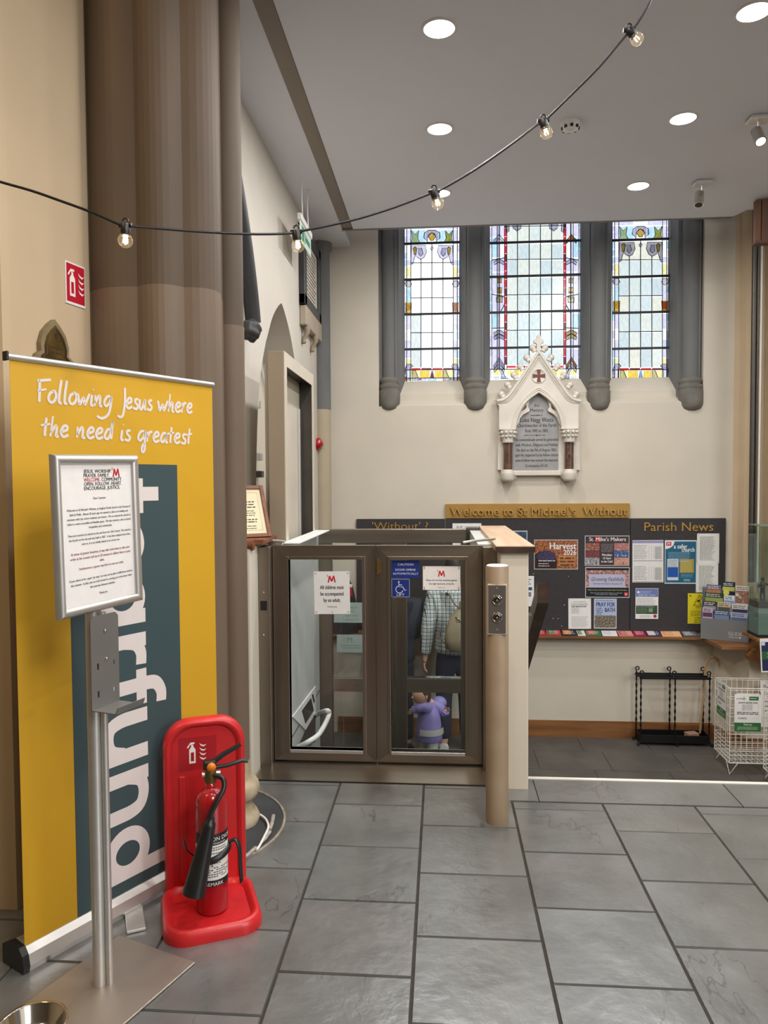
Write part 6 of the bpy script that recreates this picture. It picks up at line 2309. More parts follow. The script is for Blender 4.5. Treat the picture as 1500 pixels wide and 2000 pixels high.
# ---- oak shelf under the boards
zs = PY(1200, 1243.5, YB - 0.13).z
sh_ = thing('wall_shelf', 'long oak shelf below the noticeboards turning the right corner', 'shelf', (1.0, YB, zs - 0.025))
xr0 = PY(1372, 1248, YB - 0.13).x
mb = MB()
mb.box(-1.1, xr0 + 0.1, YB - 0.13, YB, zs - 0.024, zs, M_OAK, 0.003)
mb.build('shelf_board', sh_)
q1, q2 = PZ(1410, 1263, zs), PZ(1470, 1262, zs)
mb = MB()
mb.prism([(xr0, YB - 0.13), (q1.x, q1.y), (q1.x + 0.40, q1.y), (q1.x + 0.42, YB - 0.11), (xr0 + 0.06, YB - 0.02)], zs - 0.026, zs + 0.001, M_OAK, zup)
mb.build('corner_board', sh_)
mb = MB()
mb.prism([(PY(1455, 1275, 6.75).x, PY(1455, 1278, 6.75).z), (PY(1470, 1270, 6.75).x, PY(1470, 1264, 6.75).z), (PY(1515, 1270, 6.75).x, PY(1500, 1262, 6.75).z), (PY(1515, 1270, 6.75).x, PY(1500, 1305, 6.75).z), (PY(1480, 1290, 6.75).x, PY(1480, 1294, 6.75).z), (PY(1458, 1280, 6.75).x, PY(1458, 1287, 6.75).z)], 6.68, 6.76, M_OAK, xz)
mb.build('scroll_bracket', sh_)
mb = MB()
bxa, bxb = PY(1391, 1300, YB), PY(1463, 1300, 6.86)
mb.prism([(bxa.x, YB - 0.001), (bxb.x, bxb.y), (bxb.x + 0.3, bxb.y), (bxb.x + 0.3, YB - 0.001)], DZ, zs - 0.026, M_PLASTER, zup)
struct(mb, 'wall_boxing', 'boxed cream plaster projection below the right end of the shelf')
mb = MB()
mb.prism([(bxa.x - 0.012, YB - 0.03), (bxb.x - 0.012, bxb.y - 0.012), (bxb.x + 0.3, bxb.y - 0.012), (bxb.x + 0.3, bxb.y), (bxb.x, bxb.y), (bxa.x, YB - 0.02)], DZ, DZ + 0.15, M_OAK, zup)
struct(mb, 'baseboard_right', 'oak skirting on the boxed projection behind the wire basket')

# ---- leaflets lying on the shelf
LEAF = [('red', (178, 52, 62), (120, 120, 70)), ('red and green', (176, 70, 70), (64, 104, 70)), ('black and orange', (44, 44, 48), (196, 120, 60)), ('white and green', (214, 210, 200), (60, 110, 66)), ('green and red', (60, 110, 72), (180, 84, 80)),
        ('plain white', (222, 218, 222), (200, 196, 204)), ('salmon pink', (206, 130, 124), (176, 84, 84)), ('crimson', (150, 36, 72), (180, 70, 96)), ('purple', (70, 58, 104), (206, 196, 196)), ('peach', (228, 176, 126), (214, 150, 100)), ('slate grey', (86, 88, 98), (140, 142, 150))]
ex_ = [1040, 1066, 1096, 1127, 1143, 1175, 1206, 1237, 1262, 1291, 1331, 1364]
for i, (nm, c, c2_) in enumerate(LEAF):
    xa, xb = PY(ex_[i], 1240, YB - 0.08).x, PY(ex_[i + 1], 1240, YB - 0.08).x
    M = Matrix.Translation(((xa + xb) / 2, YB - 0.066, zs + 0.001)) @ Matrix.Rotation(random.uniform(-0.05, 0.05), 4, 'Z') @ Matrix.Rotation(0.30, 4, 'X')
    mb = MB(M)
    w = (xb - xa) * 0.94
    mb.box(-w / 2, w / 2, -0.055, 0.055, 0.017, 0.023, ink(*c), 0.001)
    mb.rect(-w * .42, -0.035, w * .10, 0.045, ink(*c2_), 0.0238)
    mb.lines(-w * .3, w * .4, 0.03, 3, 0.022, 0.006, ink(226, 220, 210), 0.0243, seed=i)
    mb.build('leaflet', None, None, nm + ' leaflet lying on the oak shelf', 'leaflet', 'leaflets along the oak shelf')

# ---- grey card leaflet dispenser on the corner
YL = 6.93
a, b = PY(1371, 1240, YL), PY(1453, 1258, YL - 0.05)
hol_o = PZ(1412, 1250, zs + 0.002)
hu = Vector((0.90, -0.43, 0)).normalized()
hol_o.x -= 0.0
hol_o.y -= 0.03
MHo = frame_m((hol_o.x, hol_o.y, zs + 0.003), hu, ZV)
W2 = 0.20
MCARD = mat('grey_card', (122, 124, 126), 0.6, var=0.03)
lh = thing('leaflet_dispenser', 'grey cardboard leaflet dispenser standing on the shelf corner', 'leaflet holder', (hol_o.x, hol_o.y, zs))
mb = MB(MHo)
mb.box(-W2, W2, 0.0, 0.195, 0.0, 0.003, MCARD)
fp = mb.build('front_panel', lh)
mb = MB(MHo)
mb.text('GLIDE', 0.09, 0.055, 0.045, ink(206, 206, 204), 'C', 0.0036, 0.0, 0.11)
mb.lines(0.04, 0.12, 0.042, 1, 0.01, 0.008, ink(190, 190, 190), 0.0036, seed=3)
mb.disc(0.13, 0.038, 0.008, WH, 0.0036, 10)
mb.build('printed_name', fp)
for s in (-1, 1):
    mb = MB(MHo)
    mb.prism([(0.0, 0.0), (-0.15, 0.0), (-0.15, 0.47), (-0.13, 0.47), (0.0, 0.195)], s * W2 - 0.0015, s * W2 + 0.0015, MCARD, lambda p, q, d: (d, q, p))
    mb.build('side_panel', lh)
mb = MB(MHo); mb.box(-W2, W2, 0.0, 0.46, -0.153, -0.15, MCARD); mb.build('back_panel', lh)
for k in (1, 2, 3):
    mb = MB(MHo); mb.box(-W2, W2, 0.0, 0.15 + 0.085 * k, -0.038 * k - 0.0015, -0.038 * k + 0.0015, MCARD); mb.build('tier', lh)
LF = [  # tier, x0, x1, height above tier base, colours, name
    (0, -0.19, -0.10, 0.29, (196, 176, 196), (92, 62, 96), 'lilac leaflet at the front left of the dispenser'), (0, -0.09, 0.04, 0.275, (70, 92, 136), (120, 140, 170), 'blue leaflet at the front centre of the dispenser'), (0, 0.05, 0.19, 0.265, (176, 186, 212), (96, 110, 150), 'pale blue leaflet at the front right of the dispenser'),
    (1, -0.19, -0.075, 0.345, (66, 64, 74), (150, 150, 156), 'dark grey leaflet in the second tier'), (1, -0.065, 0.045, 0.345, (206, 190, 160), (84, 84, 70), 'tan leaflet in the middle of the second tier'), (1, 0.055, 0.19, 0.335, (218, 212, 206), (60, 58, 96), 'white leaflet with a navy band in the second tier'),
    (2, -0.18, -0.02, 0.42, (46, 66, 54), (150, 160, 80), 'dark green leaflet in the third tier'), (2, -0.015, 0.075, 0.405, (214, 216, 226), (140, 150, 196), 'white leaflet in the third tier'), (2, 0.08, 0.195, 0.50, (206, 196, 190), (150, 96, 72), 'tall leaflet with a landscape picture in the third tier'),
    (3, -0.17, -0.045, 0.49, (112, 96, 122), (176, 120, 76), 'purple leaflet with a sunset in the back tier'), (3, -0.035, 0.075, 0.525, (30, 38, 62), (190, 190, 90), 'navy booklet in the back tier')]
for i, (t, x0, x1, hh_, c, c2_, lab) in enumerate(LF):
    mb = MB(MHo @ Matrix.Translation((0, 0, -0.038 * t - 0.006)) @ Matrix.Rotation(-0.04, 4, 'X'))
    mb.box(x0, x1, 0.03, hh_, -0.004, 0.0, ink(*c))
    mb.rect(x0 + 0.004, hh_ - 0.085, x1 - 0.004, hh_ - 0.045, ink(*c2_), 0.0005)
    mb.lines(x0 + 0.01, x1 - 0.012, hh_ - 0.012, 2, 0.016, 0.006, ink(226, 224, 222) if sum(c) < 400 else GREY, 0.0008, seed=i)
    if t == 2 and x0 > 0.05:
        mb.rect(x0 + 0.003, hh_ - 0.16, x1 - 0.003, hh_ - 0.06, noisy('canyon_print', (170, 110, 80), (216, 206, 200), (120, 84, 66), 30), 0.0012)
    if t == 3 and x0 > -0.04:
        mb.disc((x0 + x1) / 2 - 0.02, hh_ - 0.10, 0.026, ink(214, 206, 90), 0.0014)
        mb.text('LOVE', (x0 + x1) / 2, hh_ - 0.035, 0.03, ink(120, 150, 190), 'C', 0.0014, 0.01)
    mb.build('dispenser_leaflet', None, None, lab, 'leaflet', 'leaflets in the grey dispenser')
# ================================================================== GOTHIC MEMORIAL ON THE WINDOW WALL
def TT(a, b, d=0.0):
    q = PY(930 + a / 6.0625, 630 + b / 6.0625, YB - d)
    return (q.x, q.z)


MEM = [TT(a, b) for a, b in ()]
mem = thing('gothic_memorial', 'pale gothic memorial tablet with a gable and red cross under the central window', 'memorial', (TT(742, 1880)[0], YB, TT(742, 1880)[1]))
AX = 742


def mir(pts):
    return pts + [(2 * AX - a, b) for a, b in reversed(pts)]


def prismT(pts, d0, d1, m, holes=()):
    mb = MB()
    mb.prism([TT(p[0], p[1], d1) for p in pts], YB - d0, YB - d1, m, xz)
    return mb


# wall slab
slab = mir([(AX, 960), (1205, 975), (1200, 1250), (1195, 1400), (1225, 1420), (1230, 1745), (1190, 1745), (1190, 1850), (1012, 1850), (1000, 1815)])
prismT(slab[1:-1], 0.002, 0.035, M_MARBLE).build('back_slab', mem)
right = [(748, 335), (800, 410), (1062, 800), (1110, 860), (1165, 900), (1246, 912), (1240, 955), (1212, 985), (1212, 1245), (1022, 1245), (1012, 1170), (985, 1080), (935, 985), (860, 900), (790, 850), (AX, 822)]
gable = [(AX, 330)] + right + [(2 * AX - a, b) for a, b in reversed(right[:-1])]
prismT(gable, 0.02, 0.095, M_MARBLE).build('gable', mem)


def ridge(pts, r, d, name, m=M_MARBLE):
    mb = MB()
    P = []
    for a, b in pts:
        x, z = TT(a, b, d)
        P.append((x, YB - d, z))
    mb.tube(catmull(P, 3), r, m, 8)
    mb.build(name, mem)


for off, r, d in ((0, 0.016, 0.10), (34, 0.009, 0.097), (58, 0.006, 0.096)):
    rp = [(AX, 345 + off * 1.5), (800, 432 + off * 1.5), (930, 628 + off * 1.5), (1055, 812 + off * 1.3), (1110, 876 + off), (1165, 915 + off * .6), (1236, 930 + off * .4)]
    ridge(rp, r, d, 'gable_moulding')
    ridge([(2 * AX - a, b) for a, b in rp], r, d, 'gable_moulding')
for off, r, d in ((0, 0.012, 0.098), (-28, 0.008, 0.097), (-50, 0.010, 0.096)):
    k = 1 - off / 420
    rp = [(AX, 822 + off), (AX + 48 * k, 850 + off), (AX + 118 * k, 900 + off * .8), (AX + 193 * k, 985 + off * .6), (AX + 243 * k, 1080 + off * .4), (AX + 270 * k, 1170), (AX + 280 * k, 1243)]
    ridge([(2 * AX - a, b) for a, b in rp[::-1]] + rp[1:], r, d, 'arch_moulding')
# trefoil cusps and dark spandrels
cusp = [(905, 945), (985, 1080), (1012, 1170), (1018, 1245), (985, 1200), (960, 1130), (920, 1085), (855, 1050), (850, 1035), (868, 1000), (858, 940), (835, 905), (800, 880), (850, 895)]
for s in (0, 1):
    pts = cusp if s == 0 else [(2 * AX - a, b) for a, b in cusp]
    prismT(pts, 0.03, 0.075, M_MARBLE).build('cusp', mem)
    sp = [(890, 965), (912, 1000), (950, 1048), (905, 1025), (888, 1000)]
    prismT(sp if s == 0 else [(2 * AX - a, b) for a, b in sp], 0.07, 0.077, M_REDMARBLE).build('spandrel', mem)
insc = [(AX, 840), (860, 890), (960, 1040), (975, 1200), (975, 1745), (432, 1745), (432, 1200), (520, 1040), (620, 890)]
mb = prismT(insc, 0.034, 0.042, M_SLAB)
x0, z0 = TT(718, 1300, 0.042)
mb.M = frame_m((x0, YB - 0.042, z0), (1, 0, 0), ZV)
U = 1 / 6.0625 / 200.0
INS = [('In', 1005, 42, 50), ('Memory', 1062, 46, 160), ('of', 1112, 26, 40), ('Luke Nagg Watts', 1180, 62, 400), ('Churchwarden of this Parish', 1238, 50, 475), ('from 1845 to 1865.', 1298, 46, 285),
       ('He conscientiously served his generation', 1400, 42, 525), ('with Wisdom, Diligence and Fidelity.', 1460, 42, 520), ('He died on the 9th of August 1865.', 1520, 42, 490), ('aged 64, respected by his fellow citizens', 1578, 42, 525), ('some of whom have erected this memorial.', 1638, 42, 520), ('Ecclesiastes IX.10.', 1702, 42, 270)]
for s, b, sz, wd in INS:
    mb.text(s, 0, (1300 - b) * U, sz * U * 1.15, GREY, 'C', 0.0006, 0.02, wd * U * 0.94)
mb.lines(-70 * U, 65 * U, (1300 - 1100) * U, 1, .01, 8 * U, GREY, 0.0006, seed=1)
mb.lines(-145 * U, 140 * U, (1300 - 1330) * U, 1, .01, 7 * U, GREY, 0.0006, seed=2)
mb.disc(0, (1300 - 1335) * U, 9 * U, GREY, 0.0007)
mb.build('inscription_panel', mem)
# cross on a roundel
cx, cz = TT(AX, 632, 0.095)
mb = MB()
mb.lathe([(0.070, 0), (0.070, 0.006), (0.064, 0.009), (0.060, 0.004), (0, 0.004)], M_MARBLE, (cx, YB - 0.094, cz), 32, T=Matrix.Rotation(PI / 2, 4, 'X'))
rd = mb.build('roundel', mem)
arm = [(0.010, 0.010), (0.016, 0.045), (0.019, 0.058), (-0.019, 0.058), (-0.016, 0.045), (-0.010, 0.010)]
cr = []
for k in range(4):
    a = -k * PI / 2
    pts = arm[::-1]
    cr += [(p * math.cos(a) - q * math.sin(a), p * math.sin(a) + q * math.cos(a)) for p, q in pts]
mb = MB()
mb.prism([(cx + p, cz + q) for p, q in cr], YB - 0.096, YB - 0.105, mat('oxblood_stone', (112, 58, 48), 0.5, var=0.1), xz)
mb.build('cross', rd)
# finial and crockets
fin = mir([(AX, 110), (760, 150), (772, 195), (800, 205), (802, 235), (775, 240), (762, 262), (770, 330)])
prismT(fin[1:-1], 0.035, 0.085, M_MARBLE).build('finial', mem)
for a, b in ((815, 302), (885, 415), (962, 522), (1038, 622), (1112, 738), (1188, 848)):
    for s in (0, 1):
        x, z = TT(a if s == 0 else 2 * AX - a, b, 0.06)
        mb = MB()
        mb.lathe([(0.001, -0.022), (0.020, -0.018), (0.032, 0), (0.020, 0.018), (0.001, 0.022)], M_MARBLE, (x, YB - 0.062, z), 14, T=Matrix.Rotation(PI / 2, 4, 'X'))
        x2, z2 = TT((a if s == 0 else 2 * AX - a) + (-28 if s == 0 else 28), b + 40, 0.06)
        mb.tube([(x, YB - 0.06, z), (x2, YB - 0.06, z2)], [0.022, 0.026], M_MARBLE, 8)
        mb.build('crocket', mem)
# capitals, colonnettes, pedestals
for s in (0, 1):
    def QX(a):
        return a if s == 0 else 2 * AX - a
    x, _ = TT(QX(1107), 1500, 0.09)
    zz = lambda b: TT(AX, b, 0.09)[1]
    mb = MB()
    xa, xb = sorted((TT(QX(1010), 0, 0.12)[0], TT(QX(1215), 0, 0.12)[0]))
    mb.box(xa, xb, YB - 0.135, YB - 0.02, zz(1272), zz(1245), M_MARBLE, 0.006)
    mb.lathe([(0.050, zz(1420)), (0.056, zz(1405)), (0.052, zz(1390)), (0.060, zz(1330)), (0.074, zz(1275))], M_MARBLE, (x, YB - 0.078, 0), 18)
    for k in range(6):
        a = -PI + k * PI / 5
        for z_, rr_, kk in ((zz(1345), 0.016, 0.064), (zz(1300), 0.017, 0.074)):
            mb.lathe([(0, -rr_), (rr_ * .8, -rr_ * .6), (rr_, 0), (rr_ * .8, rr_ * .6), (0, rr_)], M_MARBLE, (x + kk * math.cos(a), YB - 0.078 + kk * math.sin(a), z_), 8)
    mb.build('capital', mem)
    mb = MB(); mb.lathe([(0.041, zz(1742)), (0.041, zz(1420))], M_REDMARBLE, (x, YB - 0.07, 0), 20); mb.build('colonnette', mem)
    mb = MB()
    mb.lathe([(0.060, zz(1790)), (0.062, zz(1775)), (0.052, zz(1762)), (0.052, zz(1750)), (0.044, zz(1738))], M_MARBLE, (x, YB - 0.07, 0), 18)
    mb.lathe([(0.030, zz(1885)), (0.055, zz(1872)), (0.064, zz(1850)), (0.066, zz(1790))], M_MARBLE, (x, YB - 0.07, 0), 18)
    mb.build('pedestal', mem)
xa, xb = TT(425, 0)[0], TT(1000, 0)[0]
mb = MB(); mb.box(xa, xb, YB - 0.06, YB - 0.003, zz(1812), zz(1750), M_MARBLE, 0.008); mb.build('sill', mem)

# ================================================================== UMBRELLA STAND, STICK, BLOCK
fl_, fr_ = PZ(1251, 1456, DZ), PZ(1384, 1458, DZ)
ux0, ux1 = fl_.x, fr_.x
uyf, uyb = fl_.y, min(PZ(1240, 1440, DZ).y, YB - 0.05)
us = thing('umbrella_stand', 'black wrought iron umbrella stand with twisted posts against the skirting', 'umbrella stand', ((ux0 + ux1) / 2, (uyf + uyb) / 2, DZ))
UH = 0.64
zr = DZ + UH
for x in (ux0, (ux0 + ux1) / 2, ux1):
    for y, hx in ((uyf, 0.0), (uyb, 0.05)):
        mb = MB()
        n = 40
        R = []
        P = []
        for i in range(n + 1):
            t = i / n
            z = DZ + 0.05 + t * (UH + 0.02 - 0.05)
            P.append((x, y, z))
            tw = 0.18 < t < 0.86
            R.append(0.0075 + (0.0032 * math.sin(t * 58) if tw else 0))
        mb.tube(P, R, M_IRON, 6)
        s = -1 if x == ux0 else 1
        # scrolled top
        sc = [(x, y, zr + 0.02), (x + s * 0.004, y, zr + 0.04)] + [(x + s * (-0.002 + 0.016 * math.cos(a)) - s * 0.006, y, zr + 0.052 + 0.016 * math.sin(a)) for a in [-0.8 + 0.5 * i for i in range(12)]]
        mb.tube(sc, 0.006, M_IRON, 6)
        # curled foot
        ft = [(x, y, DZ + 0.06), (x + s * 0.010, y - 0.006, DZ + 0.03), (x + s * 0.016, y - 0.01, DZ + 0.012), (x + s * 0.028, y - 0.012, DZ + 0.009), (x + s * 0.032, y - 0.012, DZ + 0.022), (x + s * 0.022, y - 0.012, DZ + 0.026)]
        mb.tube(catmull(ft, 3), 0.0065, M_IRON, 6)
        mb.build('twisted_post', us)
for y in (uyf, (uyf + uyb) / 2, uyb):
    mb = MB(); mb.box(ux0 - 0.012, ux1 + 0.012, y - 0.006, y + 0.006, zr - 0.010, zr + 0.010, M_IRON, 0.002); mb.build('top_rail', us)
for x in (ux0, (ux0 + ux1) / 2, ux1):
    mb = MB(); mb.tube([(x, uyf, zr), (x, uyb, zr)], 0.006, M_IRON, 6); mb.build('cross_bar', us)
mb = MB()
for a, b, c, d in ((ux0, ux1, uyf - 0.004, uyf + 0.004), (ux0, ux1, uyb - 0.004, uyb + 0.004), (ux0 - 0.004, ux0 + 0.004, uyf, uyb), (ux1 - 0.004, ux1 + 0.004, uyf, uyb)):
    mb.box(a, b, c, d, DZ + 0.028, DZ + 0.10, M_IRON)
mb.box(ux0, ux1, uyf, uyb, DZ + 0.026, DZ + 0.032, M_IRON)
mb.build('drip_tray', us)
yk = (uyf + uyb) / 2 + 0.03
mb = MB()
pts = [(1367, 1432), (1371, 1390), (1375, 1345), (1377, 1310), (1379, 1296), (1385, 1287), (1393, 1284.5), (1400, 1288), (1403, 1300)]
mb.tube(catmull([PY(x, y, yk) for x, y in pts], 4), [0.0095] * 25 + [0.0115] * 8, mat('pale_cane_wood', (176, 142, 100), 0.5, var=0.12, vscale=20), 10)
mb.build('walking_stick', None, None, 'pale wooden walking stick with a crook handle in the stand', 'walking stick')
q = PY(1352, 1437, uyf + 0.06)
mb = MB(Matrix.Translation((q.x, q.y + 0.02, DZ + 0.033)) @ Matrix.Rotation(0.25, 4, 'Z'))
mb.box(-0.055, 0.055, -0.04, 0.04, 0, 0.075, mat('bare_wood_block', (164, 132, 108), 0.7, var=0.12, vscale=14), 0.006)
mb.build('wood_block', None, None, 'small bare wooden block in the stand\'s drip tray', 'block')

# ================================================================== WHITE WIRE BASKETS
M_WIRE = mat('white_coated_wire', (226, 222, 212), 0.4, var=0.04)


def basket(x0, x1, y0, y1, label, z0=DZ + 0.10, z1=DZ + 0.735):
    root = thing('wire_basket', label, 'wire basket', ((x0 + x1) / 2, (y0 + y1) / 2, DZ), 'white wire baskets at the right edge')
    r, R = 0.0026, 0.0048

    def side(p, q, name):
        mb = MB()
        p, q = Vector(p), Vector(q)
        L = (q - p).length
        n = max(2, int(round(L / 0.045)))
        for i in range(n + 1):
            b = p + (q - p) * (i / n)
            mb.tube([(b.x, b.y, z0), (b.x, b.y, z1)], r, M_WIRE, 5)
        for z in [z0 + 0.034 * i for i in range(6)] + [z0 + 0.17 + 0.075 * i for i in range(1, 7)]:
            mb.tube([(p.x, p.y, z), (q.x, q.y, z)], r, M_WIRE, 5)
        mb.build(name, root)
    side((x0, y0, 0), (x1, y0, 0), 'front_mesh')
    side((x0, y1, 0), (x1, y1, 0), 'back_mesh')
    side((x0, y0, 0), (x0, y1, 0), 'side_mesh')
    side((x1, y0, 0), (x1, y1, 0), 'side_mesh')
    mb = MB()
    for i in range(13):
        x = x0 + (x1 - x0) * i / 12
        mb.tube([(x, y0, z0 + 0.005), (x, y1, z0 + 0.005)], r, M_WIRE, 5)
    for i in range(10):
        y = y0 + (y1 - y0) * i / 9
        mb.tube([(x0, y, z0 + 0.005), (x1, y, z0 + 0.005)], r, M_WIRE, 5)
    mb.build('bottom_mesh', root)
    mb = MB()
    mb.tube([(x0, y0, z1), (x1, y0, z1), (x1, y1, z1), (x0, y1, z1)], R, M_WIRE, 6, closed=True)
    mb.tube([(x0, y0, z0), (x1, y0, z0), (x1, y1, z0), (x0, y1, z0)], R, M_WIRE, 6, closed=True)
    for x in (x0, x1):
        for y in (y0, y1):
            mb.tube([(x, y, z0), (x, y, z1)], R, M_WIRE, 6)
    mb.build('rim', root)
    for x, s in ((x0, 1), (x1, -1)):
        for y, t in ((y0, 1), (y1, -1)):
            mb = MB()
            mb.tube([(x, y + t * 0.07, z0), (x + s * 0.004, y, DZ + 0.004), (x + s * 0.07, y, z0)], 0.0042, M_WIRE, 6)
            mb.build('leg', root)
    return root


f0 = PZ(1424, 1513, DZ)
k0 = PZ(1388, 1484, DZ)
BX0, BY0 = f0.x, f0.y
BY1 = min(k0.y, 6.74)
basket(BX0, BX0 + 0.46, BY0, BY1, 'white wire basket holding notices beside the umbrella stand')
BX2 = PY(1494, 1450, BY0 - 0.12).x
basket(BX2, BX2 + 0.46, BY0 - 0.50, BY0 - 0.10, 'white wire basket cut off by the right edge')
GRN = ink(52, 112, 56)


def give(mb, w, h, dk=False):
    mb.box(-w / 2, w / 2, -h / 2, h / 2, -0.0015, 0.0, WH)
    mb.text('st michaels', -w * .26, h * .345, 0.022, GREY, 'C', 0.001, 0.0, w * .34)
    mb.rect(-w * .155, h * .30, -w * .145, h * .43, GREY, 0.001)
    mb.rect(w * .05, h * .32, w * .40, h * .42, GRN, 0.0006)
    mb.lines(w * .08, w * .36, h * .38, 1, .01, 0.005, WH, 0.001, seed=2)
    mb.text('ALWAYS NEEDED ITEMS', 0, h * .235, 0.020, GREY, 'C', 0.001, 0.03, w * .72)
    mb.lines(-w * .24, w * .2, h * .20, 4, h * .042, 0.004, ink(120, 118, 122), seed=5, align='C')
    mb.lines(-w * .46, w * .44, h * .01, 2, h * .04, 0.006, GREY, seed=6, align='C')
    mb.text('TO DONATE:', -w * .20, -h * .175, 0.020, GREY, 'C', 0.001, 0.02, w * .34)
    mb.rect(-w / 2, -h / 2, w / 2, -h * .27, GRN, 0.0006)
    mb.text('Thank you', 0, -h * .34, 0.022, WH, 'C', 0.001, 0.02, w * .32)
    mb.lines(-w * .4, w * .4, -h * .38, 3, h * .03, 0.0035, ink(190, 210, 190), 0.001, seed=7, align='C')


M, w, h = sheet_px(1434, 1355, 1487, 1428, BY0 - 0.008)
mb = MB(M)
give(mb, w, h)
for sx in (-1, 1):
    mb.rect(sx * w * .46 - 0.003, h * .48, sx * w * .46 + 0.003, h * .53, M_BLACK, 0.0012)
mb.build('notice', None, None, 'white donation notice with a green footer on the basket front', 'notice')
q = PX(1402, 1362, BX0 - 0.006) if False else Vector((BX0 - 0.006, (BY0 + BY1) / 2 - 0.0, 0))
zt2, zb2 = PY(1400, 1330, (BY0 + BY1) / 2).z, PY(1400, 1398, (BY0 + BY1) / 2).z
mb = MB(frame_m((BX0 - 0.008, (BY0 + BY1) / 2, (zt2 + zb2) / 2), (0, -1, 0), ZV))
give(mb, 0.20, zt2 - zb2)
mb.build('notice', None, None, 'white donation notice on the left side of the near basket', 'notice')
M, w, h = sheet_px(1484, 1330, 1530, 1420, BY1 - 0.012)
mb = MB(M)
mb.box(-w / 2, w / 2, -h / 2, h / 2, -0.0015, 0.0, WH)
mb.text('Thank', -w * .22, h * .32, 0.05, GREY, 'C', 0.001, 0.0, w * .4, shear=0.3)
mb.text('You', -w * .22, h * .22, 0.04, GREY, 'C', 0.001, 0.0, w * .3, shear=0.3)
for y in (0.06, -0.04, -0.14, -0.28, -0.36):
    mb.lines(-w * .35, w * .3, h * y, 1, .01, 0.008, GREY, seed=int(y * 100) + 60)
mb.build('notice', None, None, 'white handwritten style notice inside the basket at the right edge', 'notice')

# ================================================================== GLASS CABINET AT THE RIGHT EDGE
YCB = 6.50
a, b = PY(1480, 1243, YCB), PY(1480, 1028, YCB)
cx0, cx1, cz0, cz1 = a.x, a.x + 0.24, a.z, b.z
gc = thing('glass_cabinet', 'tall glass display case at the right edge', 'display case', ((cx0 + cx1) / 2, YCB + 0.12, cz0))
for (p0, p1, r0, r1, nm) in ((cx0, cx1, YCB, YCB + 0.004, 'glass_pane'), (cx0, cx0 + 0.004, YCB + 0.004, YCB + 0.22, 'glass_pane'), (cx0, cx1, YCB + 0.22, YCB + 0.224, 'glass_pane')):
    mb = MB(); mb.box(p0, p1, r0, r1, cz0 + 0.01, cz1, M_GLASS_CAB); mb.build(nm, gc)
MGE = mat('green_glass_edge', (120, 140, 128), 0.3, var=0.03)
mb = MB(); mb.box(cx0, cx1, YCB, YCB + 0.224, cz1, cz1 + 0.010, MGE); mb.build('glass_lid', gc)
mb = MB(); mb.box(cx0, cx1, YCB, YCB + 0.224, cz0 - 0.012, cz0 + 0.012, M_BLACK); mb.build('cabinet_base', gc)
zst = PY(1490, 1173, YCB + 0.08).z
mb = MB(); mb.box(cx0 + 0.006, cx1, YCB + 0.01, YCB + 0.20, cz0 + 0.012, zst - 0.055, mat('grey_green_plinth', (126, 138, 130), 0.5, var=0.04)); mb.build('plinth', gc)
mb = MB(); mb.box(cx0 + 0.002, cx1, YCB + 0.006, YCB + 0.20, zst - 0.055, zst, M_DKWOOD, 0.004); mb.build('model_base', gc)
st = PY(1490, 1173, YCB + 0.08)
mb = MB()
X0, Y0_, Z0 = st.x, YCB + 0.09, zst
BRZ = mat('dark_bronze', (58, 50, 44), 0.4, metal=0.5, var=0.15, vscale=30)
for s in (-1, 1):
    mb.tube([(X0 + s * 0.012, Y0_, Z0), (X0 + s * 0.014, Y0_, Z0 + 0.045), (X0 + s * 0.008, Y0_, Z0 + 0.085)], [0.010, 0.010, 0.013], BRZ, 8)
mb.tube([(X0, Y0_, Z0 + 0.08), (X0, Y0_, Z0 + 0.11), (X0, Y0_, Z0 + 0.15), (X0, Y0_, Z0 + 0.165)], [0.018, 0.021, 0.024, 0.010], BRZ, 10)
mb.tube([(X0 - 0.022, Y0_, Z0 + 0.145), (X0 - 0.038, Y0_ - 0.01, Z0 + 0.12), (X0 - 0.012, Y0_ - 0.03, Z0 + 0.115)], [0.009, 0.008, 0.007], BRZ, 8)
mb.tube([(X0 + 0.022, Y0_, Z0 + 0.148), (X0 + 0.045, Y0_ - 0.01, Z0 + 0.135), (X0 + 0.065, Y0_ - 0.02, Z0 + 0.132)], [0.009, 0.008, 0.007], BRZ, 8)
mb.lathe([(0.0, 0.168), (0.012, 0.172), (0.016, 0.184), (0.013, 0.197), (0.0, 0.202)], BRZ, (X0, Y0_, Z0), 12)
mb.build('statuette', None, None, 'small dark bronze figure inside the glass case', 'statuette')
# display sign in front of the case
mb = MB(); mb.box(cx0 - 0.015, cx1 + 0.06, YCB - 0.015, 6.79, cz0 - 0.042, cz0 - 0.012, M_OAK, 0.004); mb.build('side_shelf', sh_)
M, w, h = sheet_px(1485, 1247, 1530, 1312, YCB - 0.017)
mb = MB(M @ Matrix.Rotation(0.06, 4, 'Z'))
mb.box(-w / 2, w / 2, -h / 2, h / 2, -0.004, 0.0, WH)
mb.rect(-w * .45, -h * .46, w * .46, h * .40, ink(44, 46, 84), 0.0006)
mb.rect(-w * .45, -h * .12, w * .46, h * .12, ink(52, 96, 62), 0.0010)
mb.lines(-w * .2, w * .4, h * .08, 2, 0.03, 0.012, ink(150, 180, 150), 0.0014, seed=2)
mb.rect(-w * .44, h * .30, -w * .28, h * .44, ink(206, 210, 226), 0.0014)
mb.build('display_sign', None, None, 'navy and green sign with a white border at the right edge', 'sign')
